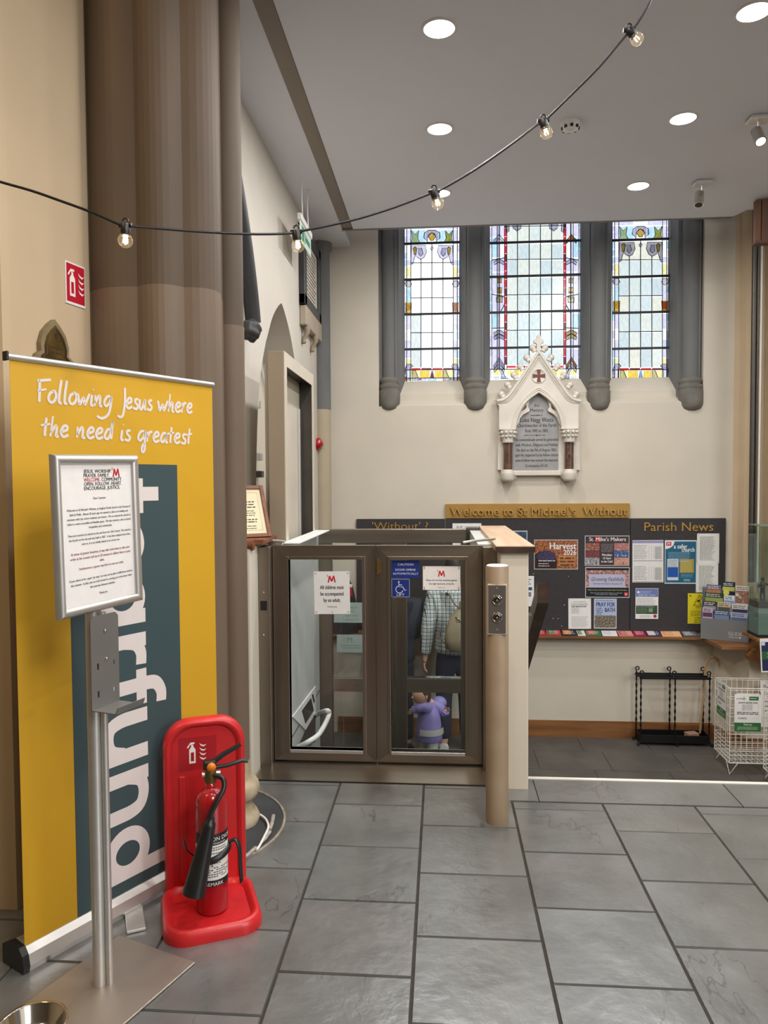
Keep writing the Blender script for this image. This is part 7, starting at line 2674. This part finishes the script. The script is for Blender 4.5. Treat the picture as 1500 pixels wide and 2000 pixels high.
# dark case on the shelf beyond the lift, half hidden by paper
q = Vector((PY(670, 1150, YB - 0.07).x, YB - 0.075, zs + 0.001))
ds = thing('dark_case', 'dark rounded case with a red and white tag on the shelf beyond the lift', 'case', q)
mb = MB()
mb.tube([(q.x, q.y, zs + 0.001), (q.x, q.y, zs + 0.10), (q.x, q.y, zs + 0.30), (q.x, q.y, zs + 0.47), (q.x, q.y, zs + 0.58)], [0.15, 0.15, 0.13, 0.095, 0.03], mat('dark_cloth', (40, 38, 42), 0.8, var=0.15), 18, flat=0.45, up=(0, 1, 0))
mb.build('body', ds)
t0, t1 = PY(680, 1165, YB - 0.15), PY(688, 1141, YB - 0.15)
mb = MB(); mb.box(t0.x, t1.x, YB - 0.152, YB - 0.14, t0.z, t1.z - 0.03, ink(176, 40, 50)); mb.box(t0.x, t1.x, YB - 0.152, YB - 0.14, t1.z - 0.03, t1.z, WH); mb.build('tag', ds)
# ================================================================== PEOPLE IN THE LOBBY
def skin_body(nodes, edges, root, sub=2):
    """nodes: name -> (x, y, z, rx, ry); returns verts, faces of one smooth continuous surface"""
    names = list(nodes)
    me = bpy.data.meshes.new('tmp')
    me.from_pydata([nodes[n][:3] for n in names], [(names.index(a), names.index(b)) for a, b in edges], [])
    o = bpy.data.objects.new('tmp', me)
    COL.objects.link(o)
    o.modifiers.new('s', 'SKIN')
    if not me.skin_vertices:
        bpy.context.view_layer.objects.active = o
    sv = me.skin_vertices[0].data
    for i, n in enumerate(names):
        sv[i].radius = (nodes[n][3], nodes[n][4])
        sv[i].use_root = (n == root)
    s = o.modifiers.new('b', 'SUBSURF')
    s.levels = sub
    s.render_levels = sub
    bpy.context.view_layer.update()
    dg = bpy.context.evaluated_depsgraph_get()
    ev = o.evaluated_get(dg)
    m2 = bpy.data.meshes.new_from_object(ev)
    v = [p.co.copy() for p in m2.vertices]
    f = [tuple(p.vertices) for p in m2.polygons]
    bpy.data.objects.remove(o)
    bpy.data.meshes.remove(me)
    bpy.data.meshes.remove(m2)
    return v, f


def ellipsoid(mb, c, rx, ry, rz, m, n=20, rings=12, z0=-1.0, z1=1.0, R=None):
    vv, ff = [], []
    for i in range(rings + 1):
        t = z0 + (z1 - z0) * i / rings
        t = max(-0.9999, min(0.9999, math.sin(t * PI / 2)))
        q = math.sqrt(1 - t * t)
        for k in range(n):
            a = 2 * PI * k / n
            p = Vector((rx * q * math.cos(a), ry * q * math.sin(a), rz * t))
            if R is not None:
                p = R @ p
            vv.append(Vector(c) + p)
    for i in range(rings):
        for k in range(n):
            ff.append((i * n + k, i * n + (k + 1) % n, (i + 1) * n + (k + 1) % n, (i + 1) * n + k))
    mb.add(vv, ff, m, True)


def check_shirt():
    m = mat('checked_cotton', (226, 230, 226), 0.8, var=0.03, vscale=20)
    nt = m.node_tree
    b = nt.nodes['Principled BSDF']
    tc = nt.nodes.new('ShaderNodeTexCoord')
    sp = nt.nodes.new('ShaderNodeSeparateXYZ')
    nt.links.new(tc.outputs['Object'], sp.inputs[0])

    def N(op, a, bv):
        n = nt.nodes.new('ShaderNodeMath')
        n.operation = op
        for i, x in enumerate((a, bv)):
            if isinstance(x, (int, float)):
                n.inputs[i].default_value = x
            elif x is not None:
                nt.links.new(x, n.inputs[i])
        return n.outputs[0]

    def band(sock, pitch, off, wd):
        return N('LESS_THAN', N('FRACT', N('ADD', N('MULTIPLY', sock, 1 / pitch), off), None), wd)
    xx = N('ADD', sp.outputs[0], N('MULTIPLY', sp.outputs[1], 0.35))
    zz_ = sp.outputs[2]
    dk = N('MAXIMUM', band(xx, 0.034, 0.1, 0.16), band(zz_, 0.034, 0.0, 0.16))
    tl = N('MAXIMUM', band(xx, 0.068, 0.36, 0.07), band(zz_, 0.068, 0.3, 0.07))
    base = b.inputs['Base Color'].links[0].from_socket
    m1 = nt.nodes.new('ShaderNodeMix'); m1.data_type = 'RGBA'
    nt.links.new(dk, m1.inputs[0]); nt.links.new(base, m1.inputs[6]); m1.inputs[7].default_value = (*lin((64, 72, 92)), 1)
    m2 = nt.nodes.new('ShaderNodeMix'); m2.data_type = 'RGBA'
    nt.links.new(tl, m2.inputs[0]); nt.links.new(m1.outputs[2], m2.inputs[6]); m2.inputs[7].default_value = (*lin((120, 150, 150)), 1)
    nt.links.new(m2.outputs[2], b.inputs['Base Color'])
    return m


M_NAVY = mat('navy_trousers', (38, 42, 60), 0.8, var=0.12, vscale=12, bump=0.15, bscale=15)
M_CHECK = check_shirt()
M_DKJ = mat('dark_navy_jacket', (40, 44, 56), 0.75, var=0.15, vscale=8, bump=0.2, bscale=10)


def hand(nodes, edges, wrist, base, d, up, s=1.0, r=0.0085):
    """palm and five curled fingers as branches from the wrist node; d = finger direction, up = thumb side"""
    d, up = Vector(d).normalized(), Vector(up).normalized()
    inn = d.cross(up).normalized()
    w = Vector(base)
    pre = wrist
    nodes[pre + '_palm'] = (*(w + d * 0.045 * s), 0.021 * s, 0.030 * s)
    edges.append((wrist, pre + '_palm'))
    return w, d, up, inn


def finger_mesh(mb, w, d, up, m, s=1.0):
    inn = d.cross(up).normalized()
    for i, (o, L) in enumerate(((0.026, 0.068), (0.009, 0.076), (-0.009, 0.070), (-0.025, 0.055))):
        b = w + d * 0.070 * s + up * o * s
        p1 = b + d * L * 0.45 * s + inn * 0.006 * s
        p2 = p1 + (d * 0.85 + inn * 0.5).normalized() * L * 0.32 * s
        p3 = p2 + (d * 0.45 + inn * 0.9).normalized() * L * 0.26 * s
        mb.tube(catmull([b - d * 0.02 * s, b, p1, p2, p3], 2), [0.0095 * s] * 5 + [0.0085 * s] * 3 + [0.006 * s], m, 7)
    b = w + d * 0.025 * s + up * 0.024 * s
    mb.tube(catmull([b - d * 0.01 * s, b + (d * .6 + up * .8).normalized() * 0.03 * s, b + (d * .9 + up * .5 + inn * .3).normalized() * 0.062 * s], 3), [0.0115 * s] * 4 + [0.010 * s] * 2 + [0.007 * s], m, 7)


def person(name, label, base, rot, H, shirt, trousers, hair, shoes, lean=0.0, larm=None, rarm=None, shirt_hem=0.47, slim=1.0, sleeve_loose=1.0):
    """standing adult, local +Y is where the person faces; base on the floor"""
    k = H / 1.75
    Mw = Matrix.Translation(base) @ Matrix.Rotation(rot, 4, 'Z')
    root = thing(name, label, 'person', M=Mw)
    s = k * slim

    def V(x, y, z):
        return (x * k, y * k, z * k)
    larm = larm or [(-0.205, 0.0, 1.42), (-0.255, -0.02, 1.13), (-0.27, 0.05, 0.89)]
    rarm = rarm or [(0.205, 0.0, 1.42), (0.255, -0.02, 1.13), (0.27, 0.05, 0.89)]
    legs = {}
    nodes = {'pelvis': (*V(0, 0, 0.93), 0.13 * s, 0.10 * s), 'waist': (*V(0, 0, 1.08), 0.125 * s, 0.09 * s), 'chest': (*V(0, 0.0, 1.28), 0.15 * s, 0.105 * s), 'neckb': (*V(0, 0.0, 1.46), 0.075 * s, 0.07 * s), 'neck': (*V(0, 0.01, 1.53), 0.052 * s, 0.052 * s), 'skull': (*V(0, 0.025, 1.60), 0.06 * s, 0.065 * s)}
    edges = [('pelvis', 'waist'), ('waist', 'chest'), ('chest', 'neckb'), ('neckb', 'neck'), ('neck', 'skull')]
    for sd, arm in (('l', larm), ('r', rarm)):
        sg = -1 if sd == 'l' else 1
        nodes[sd + 'sh'] = (*V(*arm[0]), 0.045 * s, 0.045 * s)
        nodes[sd + 'el'] = (*V(*arm[1]), 0.042 * s, 0.042 * s)
        nodes[sd + 'wr'] = (*V(*arm[2]), 0.027 * s, 0.027 * s)
        w = Vector(arm[2]); d = (Vector(arm[2]) - Vector(arm[1])).normalized()
        pw = w + d * 0.05
        nodes[sd + 'pl'] = (*V(*pw), 0.030 * s, 0.022 * s)
        edges += [('chest', sd + 'sh'), (sd + 'sh', sd + 'el'), (sd + 'el', sd + 'wr'), (sd + 'wr', sd + 'pl')]
        nodes[sd + 'hp'] = (*V(sg * 0.09, 0, 0.88), 0.088 * s, 0.09 * s)
        nodes[sd + 'kn'] = (*V(sg * 0.10, 0.015, 0.49), 0.058 * s, 0.06 * s)
        nodes[sd + 'an'] = (*V(sg * 0.105, -0.02, 0.08), 0.038 * s, 0.04 * s)
        nodes[sd + 'to'] = (*V(sg * 0.115, 0.12, 0.04), 0.035 * s, 0.03 * s)
        edges += [('pelvis', sd + 'hp'), (sd + 'hp', sd + 'kn'), (sd + 'kn', sd + 'an'), (sd + 'an', sd + 'to')]
    v, f = skin_body(nodes, edges, 'pelvis')
    mb = MB(); mb.add(v, f, M_SKIN, True)
    # head and fingers belong to the same body mesh
    ellipsoid(mb, V(0, 0.03, 1.645), 0.076 * s, 0.095 * s, 0.115 * s, M_SKIN, 24, 16)
    ellipsoid(mb, V(0, 0.125, 1.63), 0.014 * s, 0.022 * s, 0.026 * s, M_SKIN, 10, 8)
    for sg in (-1, 1):
        ellipsoid(mb, V(sg * 0.077, 0.02, 1.635), 0.010 * s, 0.020 * s, 0.032 * s, M_SKIN, 10, 8)
        ellipsoid(mb, V(sg * 0.032, 0.112, 1.655), 0.012 * s, 0.008 * s, 0.008 * s, M_INK, 8, 6)
    ellipsoid(mb, V(0, 0.118, 1.588), 0.024 * s, 0.008 * s, 0.006 * s, mat('lips', (176, 108, 100), 0.5), 8, 6)
    for arm, sg in ((larm, -1), (rarm, 1)):
        d = (Vector(arm[2]) - Vector(arm[1])).normalized()
        w = Vector(V(*arm[2]))
        up_ = Vector((0, 1, 0)) - d * d.y
        finger_mesh(mb, w, d, up_.normalized() , M_SKIN, k) if sg < 0 else finger_mesh(mb, w, d, up_.normalized(), M_SKIN, k)
    mb.build('body', root, local=True)
    # shirt: looser torso and sleeves
    g = 1.0
    T = {'hem': (*V(0, 0, shirt_hem * 1.75), 0.205 * s, 0.145 * s), 'hip': (*V(0, 0, 0.95), 0.205 * s, 0.145 * s), 'wst': (*V(0, 0, 1.10), 0.198 * s, 0.135 * s), 'chs': (*V(0, 0, 1.28), 0.212 * s, 0.135 * s), 'yok': (*V(0, 0, 1.41), 0.15 * s, 0.10 * s), 'col': (*V(0, 0.0, 1.49), 0.068 * s, 0.068 * s)}
    E_ = [('hem', 'hip'), ('hip', 'wst'), ('wst', 'chs'), ('chs', 'yok'), ('yok', 'col')]
    for sd, arm in (('l', larm), ('r', rarm)):
        sl = sleeve_loose
        mid = [(a + b) / 2 for a, b in zip(arm[1], arm[2])]
        cuff = [a + (b - a) * 0.93 for a, b in zip(arm[1], arm[2])]
        T[sd + '1'] = (*V(*arm[0]), 0.074 * s * sl, 0.074 * s * sl)
        T[sd + '2'] = (*V(*arm[1]), 0.062 * s * sl, 0.062 * s * sl)
        T[sd + '3'] = (*V(*mid), 0.054 * s * sl, 0.054 * s * sl)
        T[sd + '4'] = (*V(*cuff), 0.044 * s * sl, 0.044 * s * sl)
        E_ += [('yok', sd + '1'), (sd + '1', sd + '2'), (sd + '2', sd + '3'), (sd + '3', sd + '4')]
    v, f = skin_body(T, E_, 'chs')
    mb = MB(); mb.add(v, f, shirt, True)
    mb.build('shirt', root, local=True)
    T = {'top': (*V(0, 0, 1.02), 0.155 * s, 0.115 * s), 'plv': (*V(0, -0.005, 0.90), 0.16 * s, 0.125 * s)}
    E_ = [('top', 'plv')]
    for sd, sg in (('l', -1), ('r', 1)):
        T[sd + '1'] = (*V(sg * 0.092, 0, 0.78), 0.098 * s, 0.10 * s)
        T[sd + '2'] = (*V(sg * 0.10, 0.01, 0.48), 0.076 * s, 0.078 * s)
        T[sd + '3'] = (*V(sg * 0.105, -0.015, 0.10), 0.066 * s, 0.07 * s)
        E_ += [('plv', sd + '1'), (sd + '1', sd + '2'), (sd + '2', sd + '3')]
    v, f = skin_body(T, E_, 'plv')
    mb = MB(); mb.add(v, f, trousers, True)
    mb.build('trousers', root, local=True)
    for sg in (-1, 1):
        mb = MB()
        x = sg * 0.11
        pr = [(-0.085, 0.045, 0.042), (-0.05, 0.05, 0.046), (0.02, 0.045, 0.045), (0.09, 0.034, 0.048), (0.15, 0.026, 0.044), (0.175, 0.020, 0.025)]
        mb.tube([V(x + sg * 0.01 * (y + .08), y, z) for y, z, r in pr], [r * s for y, z, r in pr], shoes, 14, flat=0.75, up=(0, 0, 1))
        mb.box((x - 0.045) * k, (x + 0.05) * k, -0.10 * k, 0.17 * k, 0.0, 0.022 * k, shoes, 0.008)
        mb.build('shoe', root, local=True)
    mb = MB()
    ellipsoid(mb, V(0, 0.008, 1.668), 0.090 * s, 0.104 * s, 0.112 * s, hair, 24, 16, -0.35, 1.0)
    ellipsoid(mb, V(0, -0.045, 1.62), 0.080 * s, 0.060 * s, 0.11 * s, hair, 20, 14)
    mb.build('hair', root, local=True)
    return root, Mw, k


# adult in the checked shirt, seen from behind, left arm hanging
AYP = 6.80
ax = PY(889, 1300, AYP).x
pA, MA, kA = person('person', 'person in a checked shirt and navy trousers seen from behind through the lift', (ax, AYP, DZ), 0.10, 1.79, M_CHECK, M_NAVY, M_HAIR, mat('white_trainer', (222, 222, 224), 0.5),
                    larm=[(-0.195, -0.01, 1.43), (-0.245, -0.05, 1.14), (-0.275, -0.03, 0.86)], rarm=[(0.205, 0.0, 1.43), (0.26, 0.05, 1.16), (0.20, 0.24, 1.12)], sleeve_loose=1.12, shirt_hem=0.495)
# backpack worn by the adult
M_BAG = mat('olive_leather', (150, 136, 112), 0.5, var=0.12, vscale=7, bump=0.2, bscale=14)
bag = thing('backpack', 'soft olive leather backpack worn over the checked shirt', 'backpack', M=MA @ Matrix.Translation((0.035 * kA, -0.262 * kA, 0.97 * kA)))
BL = MATS[bag]
mb = MB(BL)
lp = []
for z, rx, ry, oy in ((0.0, 0.10, 0.05, 0.0), (0.02, 0.155, 0.075, -0.005), (0.10, 0.165, 0.085, -0.01), (0.20, 0.15, 0.08, -0.005), (0.29, 0.115, 0.06, 0.0), (0.34, 0.075, 0.04, 0.0), (0.37, 0.05, 0.03, 0.0)):
    ring = []
    for i in range(24):
        a = 2 * PI * i / 24
        e = 0.75
        cxx, sy = math.cos(a), math.sin(a)
        wob = 1 + 0.035 * math.sin(5 * a + z * 14)
        ring.append((rx * wob * math.copysign(abs(cxx) ** e, cxx), oy + ry * wob * math.copysign(abs(sy) ** e, sy), z))
    lp.append(ring)
loft(mb, lp, M_BAG)
mb.build('bag_body', bag)
mb = MB(BL)
for s in (-1, 1):
    mb.tube(catmull([(s * 0.02, 0.02, 0.36), (s * 0.075, 0.035, 0.42), (s * 0.11, 0.10, 0.485), (s * 0.125, 0.20, 0.47)], 4), 0.019, mat('strap_%d' % s, (104, 90, 74), 0.6), 8, flat=0.3)
    mb.tube(catmull([(s * 0.15, 0.02, 0.06), (s * 0.19, 0.06, 0.09), (s * 0.20, 0.15, 0.16)], 4), 0.014, mat('lower_strap_%d' % s, (104, 90, 74), 0.6), 8, flat=0.3)
mb.build('shoulder_strap', bag)
mb = MB(BL)
mb.tube(catmull([(-0.02, -0.02, 0.37), (-0.03, -0.03, 0.42), (0.0, -0.035, 0.455), (0.03, -0.03, 0.42), (0.02, -0.02, 0.37)], 4), 0.008, M_BAG, 8)
mb.build('grab_loop', bag)
mb = MB(BL)
mb.tube([(-0.07, -0.055, 0.31), (0.02, -0.085, 0.22), (0.14, -0.08, 0.10)], 0.004, M_DKWOOD, 6)
mb.tube([(0.012 * math.cos(a) - 0.05, -0.07, 0.285 + 0.012 * math.sin(a)) for a in [0.5 * i for i in range(13)]], 0.003, M_CHROME, 6)
mb.build('zip_and_ring', bag)

# figure in dark clothes, farther left
dx = PY(782, 1300, 6.92).x
pB, MB_, kB = person('person', 'person in dark clothes half hidden behind the lift door stile', (dx - 0.03, 6.74, DZ), 0.35, 1.68, M_DKJ, mat('black_trousers', (30, 32, 40), 0.8, var=0.1), mat('black_hair', (30, 26, 26), 0.5, var=0.2, vscale=40), mat('dark_boot', (36, 34, 34), 0.5),
                     larm=[(-0.20, 0.0, 1.42), (-0.25, 0.03, 1.15), (-0.16, 0.22, 1.08)], rarm=[(0.20, 0.0, 1.42), (0.235, 0.0, 1.14), (0.14, 0.20, 1.06)], sleeve_loose=1.15)

# toddler in a lilac coat
CY = 6.42
cxp = PY(838, 1440, CY).x
MCH = Matrix.Translation((cxp, CY, DZ)) @ Matrix.Rotation(PI / 2 + 0.75, 4, 'Z')      # faces left and a little to the viewer
ch_ = thing('person', 'toddler in a lilac raincoat holding out both arms behind the lift glass', 'person', M=MCH)
CINV = MCH.inverted()


def CL(px, py, dY=0.0):
    return tuple(CINV @ PY(px, py, CY + dY))


lh_, rh_ = CL(803, 1391, -0.05), CL(873, 1387, -0.02)
lsh, rsh = CL(833, 1381, -0.06), CL(853, 1378, 0.02)
lel, rel = CL(820, 1381, -0.08), CL(866, 1390, 0.0)
nd = {'pelvis': (0, 0, 0.30, 0.075, 0.07), 'waist': (0, 0, 0.38, 0.075, 0.065), 'chest': (0, 0, 0.47, 0.08, 0.06), 'neckb': (0, 0, 0.535, 0.035, 0.035), 'skull': (0, 0.01, 0.585, 0.035, 0.035)}
ed = [('pelvis', 'waist'), ('waist', 'chest'), ('chest', 'neckb'), ('neckb', 'skull')]
for sd, sg, a, b, c in (('l', 1, lsh, lel, lh_), ('r', -1, rsh, rel, rh_)):
    nd[sd + 's'] = (*a, 0.034, 0.034)
    nd[sd + 'e'] = (*b, 0.027, 0.027)
    nd[sd + 'w'] = (*(Vector(b) + (Vector(c) - Vector(b)) * 0.7), 0.018, 0.018)
    nd[sd + 'p'] = (*c, 0.020, 0.014)
    ed += [('chest', sd + 's'), (sd + 's', sd + 'e'), (sd + 'e', sd + 'w'), (sd + 'w', sd + 'p')]
    nd[sd + 'h'] = (sg * 0.045, 0, 0.26, 0.05, 0.05)
    nd[sd + 'k'] = (sg * 0.05, 0.01, 0.15, 0.038, 0.038)
    nd[sd + 'a'] = (sg * 0.052, -0.01, 0.04, 0.027, 0.027)
    nd[sd + 't'] = (sg * 0.055, 0.05, 0.025, 0.022, 0.02)
    ed += [('pelvis', sd + 'h'), (sd + 'h', sd + 'k'), (sd + 'k', sd + 'a'), (sd + 'a', sd + 't')]
v, f = skin_body(nd, ed, 'pelvis')
mb = MB()
mb.add(v, f, M_SKIN, True)
hc = Vector(CL(822, 1356, -0.05))
ellipsoid(mb, hc, 0.070, 0.080, 0.090, M_SKIN, 24, 16)
fd_ = Vector((0, 1, 0))
# face turned a little to the viewer
ellipsoid(mb, hc + Vector((0.02, 0.076, -0.020)), 0.010, 0.012, 0.012, M_SKIN, 10, 8)
for q_ in (-0.012, 0.045):
    ellipsoid(mb, hc + Vector((q_, 0.072 - 0.012 * (q_ > 0.03), 0.002)), 0.009, 0.006, 0.007, M_INK, 8, 6)
ellipsoid(mb, hc + Vector((0.018, 0.074, -0.047)), 0.014, 0.005, 0.0045, mat('child_lips', (190, 110, 104), 0.5), 8, 6)
ellipsoid(mb, hc + Vector((0.070, -0.005, -0.01)), 0.008, 0.015, 0.020, M_SKIN, 8, 6)
ellipsoid(mb, hc + Vector((-0.070, -0.005, -0.01)), 0.008, 0.015, 0.020, M_SKIN, 8, 6)
for c, b in ((lh_, lel), (rh_, rel)):
    d = (Vector(c) - Vector(b)).normalized()
    u_ = (Vector((0, 0, 1)) - d * d.z).normalized()
    finger_mesh(mb, Vector(c) - d * 0.025, d, u_, M_SKIN, 0.48)
mb.build('body', ch_, local=True)
M_LIL = mat('lilac_raincoat', (150, 140, 206), 0.45, var=0.10, vscale=9, bump=0.35, bscale=14, detail=3)
mb = MB()
lp = []
for z, rx, ry in ((0.232, 0.118, 0.100), (0.240, 0.126, 0.108), (0.30, 0.124, 0.106), (0.38, 0.116, 0.098), (0.45, 0.108, 0.088), (0.51, 0.090, 0.074), (0.545, 0.058, 0.054), (0.565, 0.052, 0.050)):
    lp.append([(rx * (1 + 0.030 * math.sin(7 * a + z * 30) * (0.6 - z)) * math.cos(a), ry * (1 + 0.05 * math.sin(6 * a + z * 22) * (0.6 - z)) * math.sin(a), z + 0.004 * math.sin(3 * a)) for a in [2 * PI * k / 32 for k in range(32)]])
loft(mb, lp, M_LIL, True, True)
for a, b, c in ((lsh, lel, lh_), (rsh, rel, rh_)):
    cu_ = Vector(b) + (Vector(c) - Vector(b)) * 0.66
    c0_ = Vector((0, 0, 0.47)) * 0.5 + Vector(a) * 0.5
    pts = catmull([c0_, Vector(a), Vector(b), cu_], 5)
    mb.tube(pts, [0.058 - 0.022 * i / (len(pts) - 1) + 0.0035 * math.sin(i * 1.9) for i in range(len(pts))], M_LIL, 14)
coat = mb.build('raincoat', ch_, local=True)
mb = MB()
ellipsoid(mb, Vector(CL(858, 1372, 0.06)), 0.070, 0.062, 0.055, M_LIL, 18, 12)
mb.build('hood', coat, local=True)
mb = MB()
M_REFL = mat('pale_grey_band', (190, 190, 186), 0.4, var=0.05)
mb.lathe([(0.1285, 0.298), (0.1285, 0.305), (0.1255, 0.345), (0.1245, 0.352)], M_REFL, (0, 0, 0), 28, a0=PI * 0.55, a1=PI * 1.35)
mb.build('reflective_band', coat, local=True)
for sg in (-1, 1):
    mb = MB(); mb.tube([(sg * 0.048, 0, 0.26), (sg * 0.05, 0.008, 0.14), (sg * 0.052, -0.006, 0.05)], [0.058, 0.046, 0.036], mat('white_leggings_%d' % sg, (212, 214, 208), 0.7, var=0.04), 14); mb.build('legging', ch_, local=True)
    mb = MB(); mb.tube([(sg * 0.054, -0.035, 0.026), (sg * 0.054, 0.0, 0.032), (sg * 0.056, 0.05, 0.024), (sg * 0.057, 0.075, 0.018)], [0.020, 0.030, 0.026, 0.012], mat('child_shoe_%d' % sg, (196, 190, 196), 0.5), 12); mb.build('shoe', ch_, local=True)
mb = MB()
ellipsoid(mb, hc + Vector((0, -0.016, 0.016)), 0.076, 0.080, 0.088, mat('brown_hair', (82, 60, 46), 0.5, var=0.2, vscale=40), 22, 14, -0.3, 1.0)
ellipsoid(mb, hc + Vector((0, -0.04, -0.02)), 0.070, 0.050, 0.075, mat('brown_hair_back', (82, 60, 46), 0.5, var=0.2, vscale=40), 18, 12)
mb.build('hair', ch_, local=True)
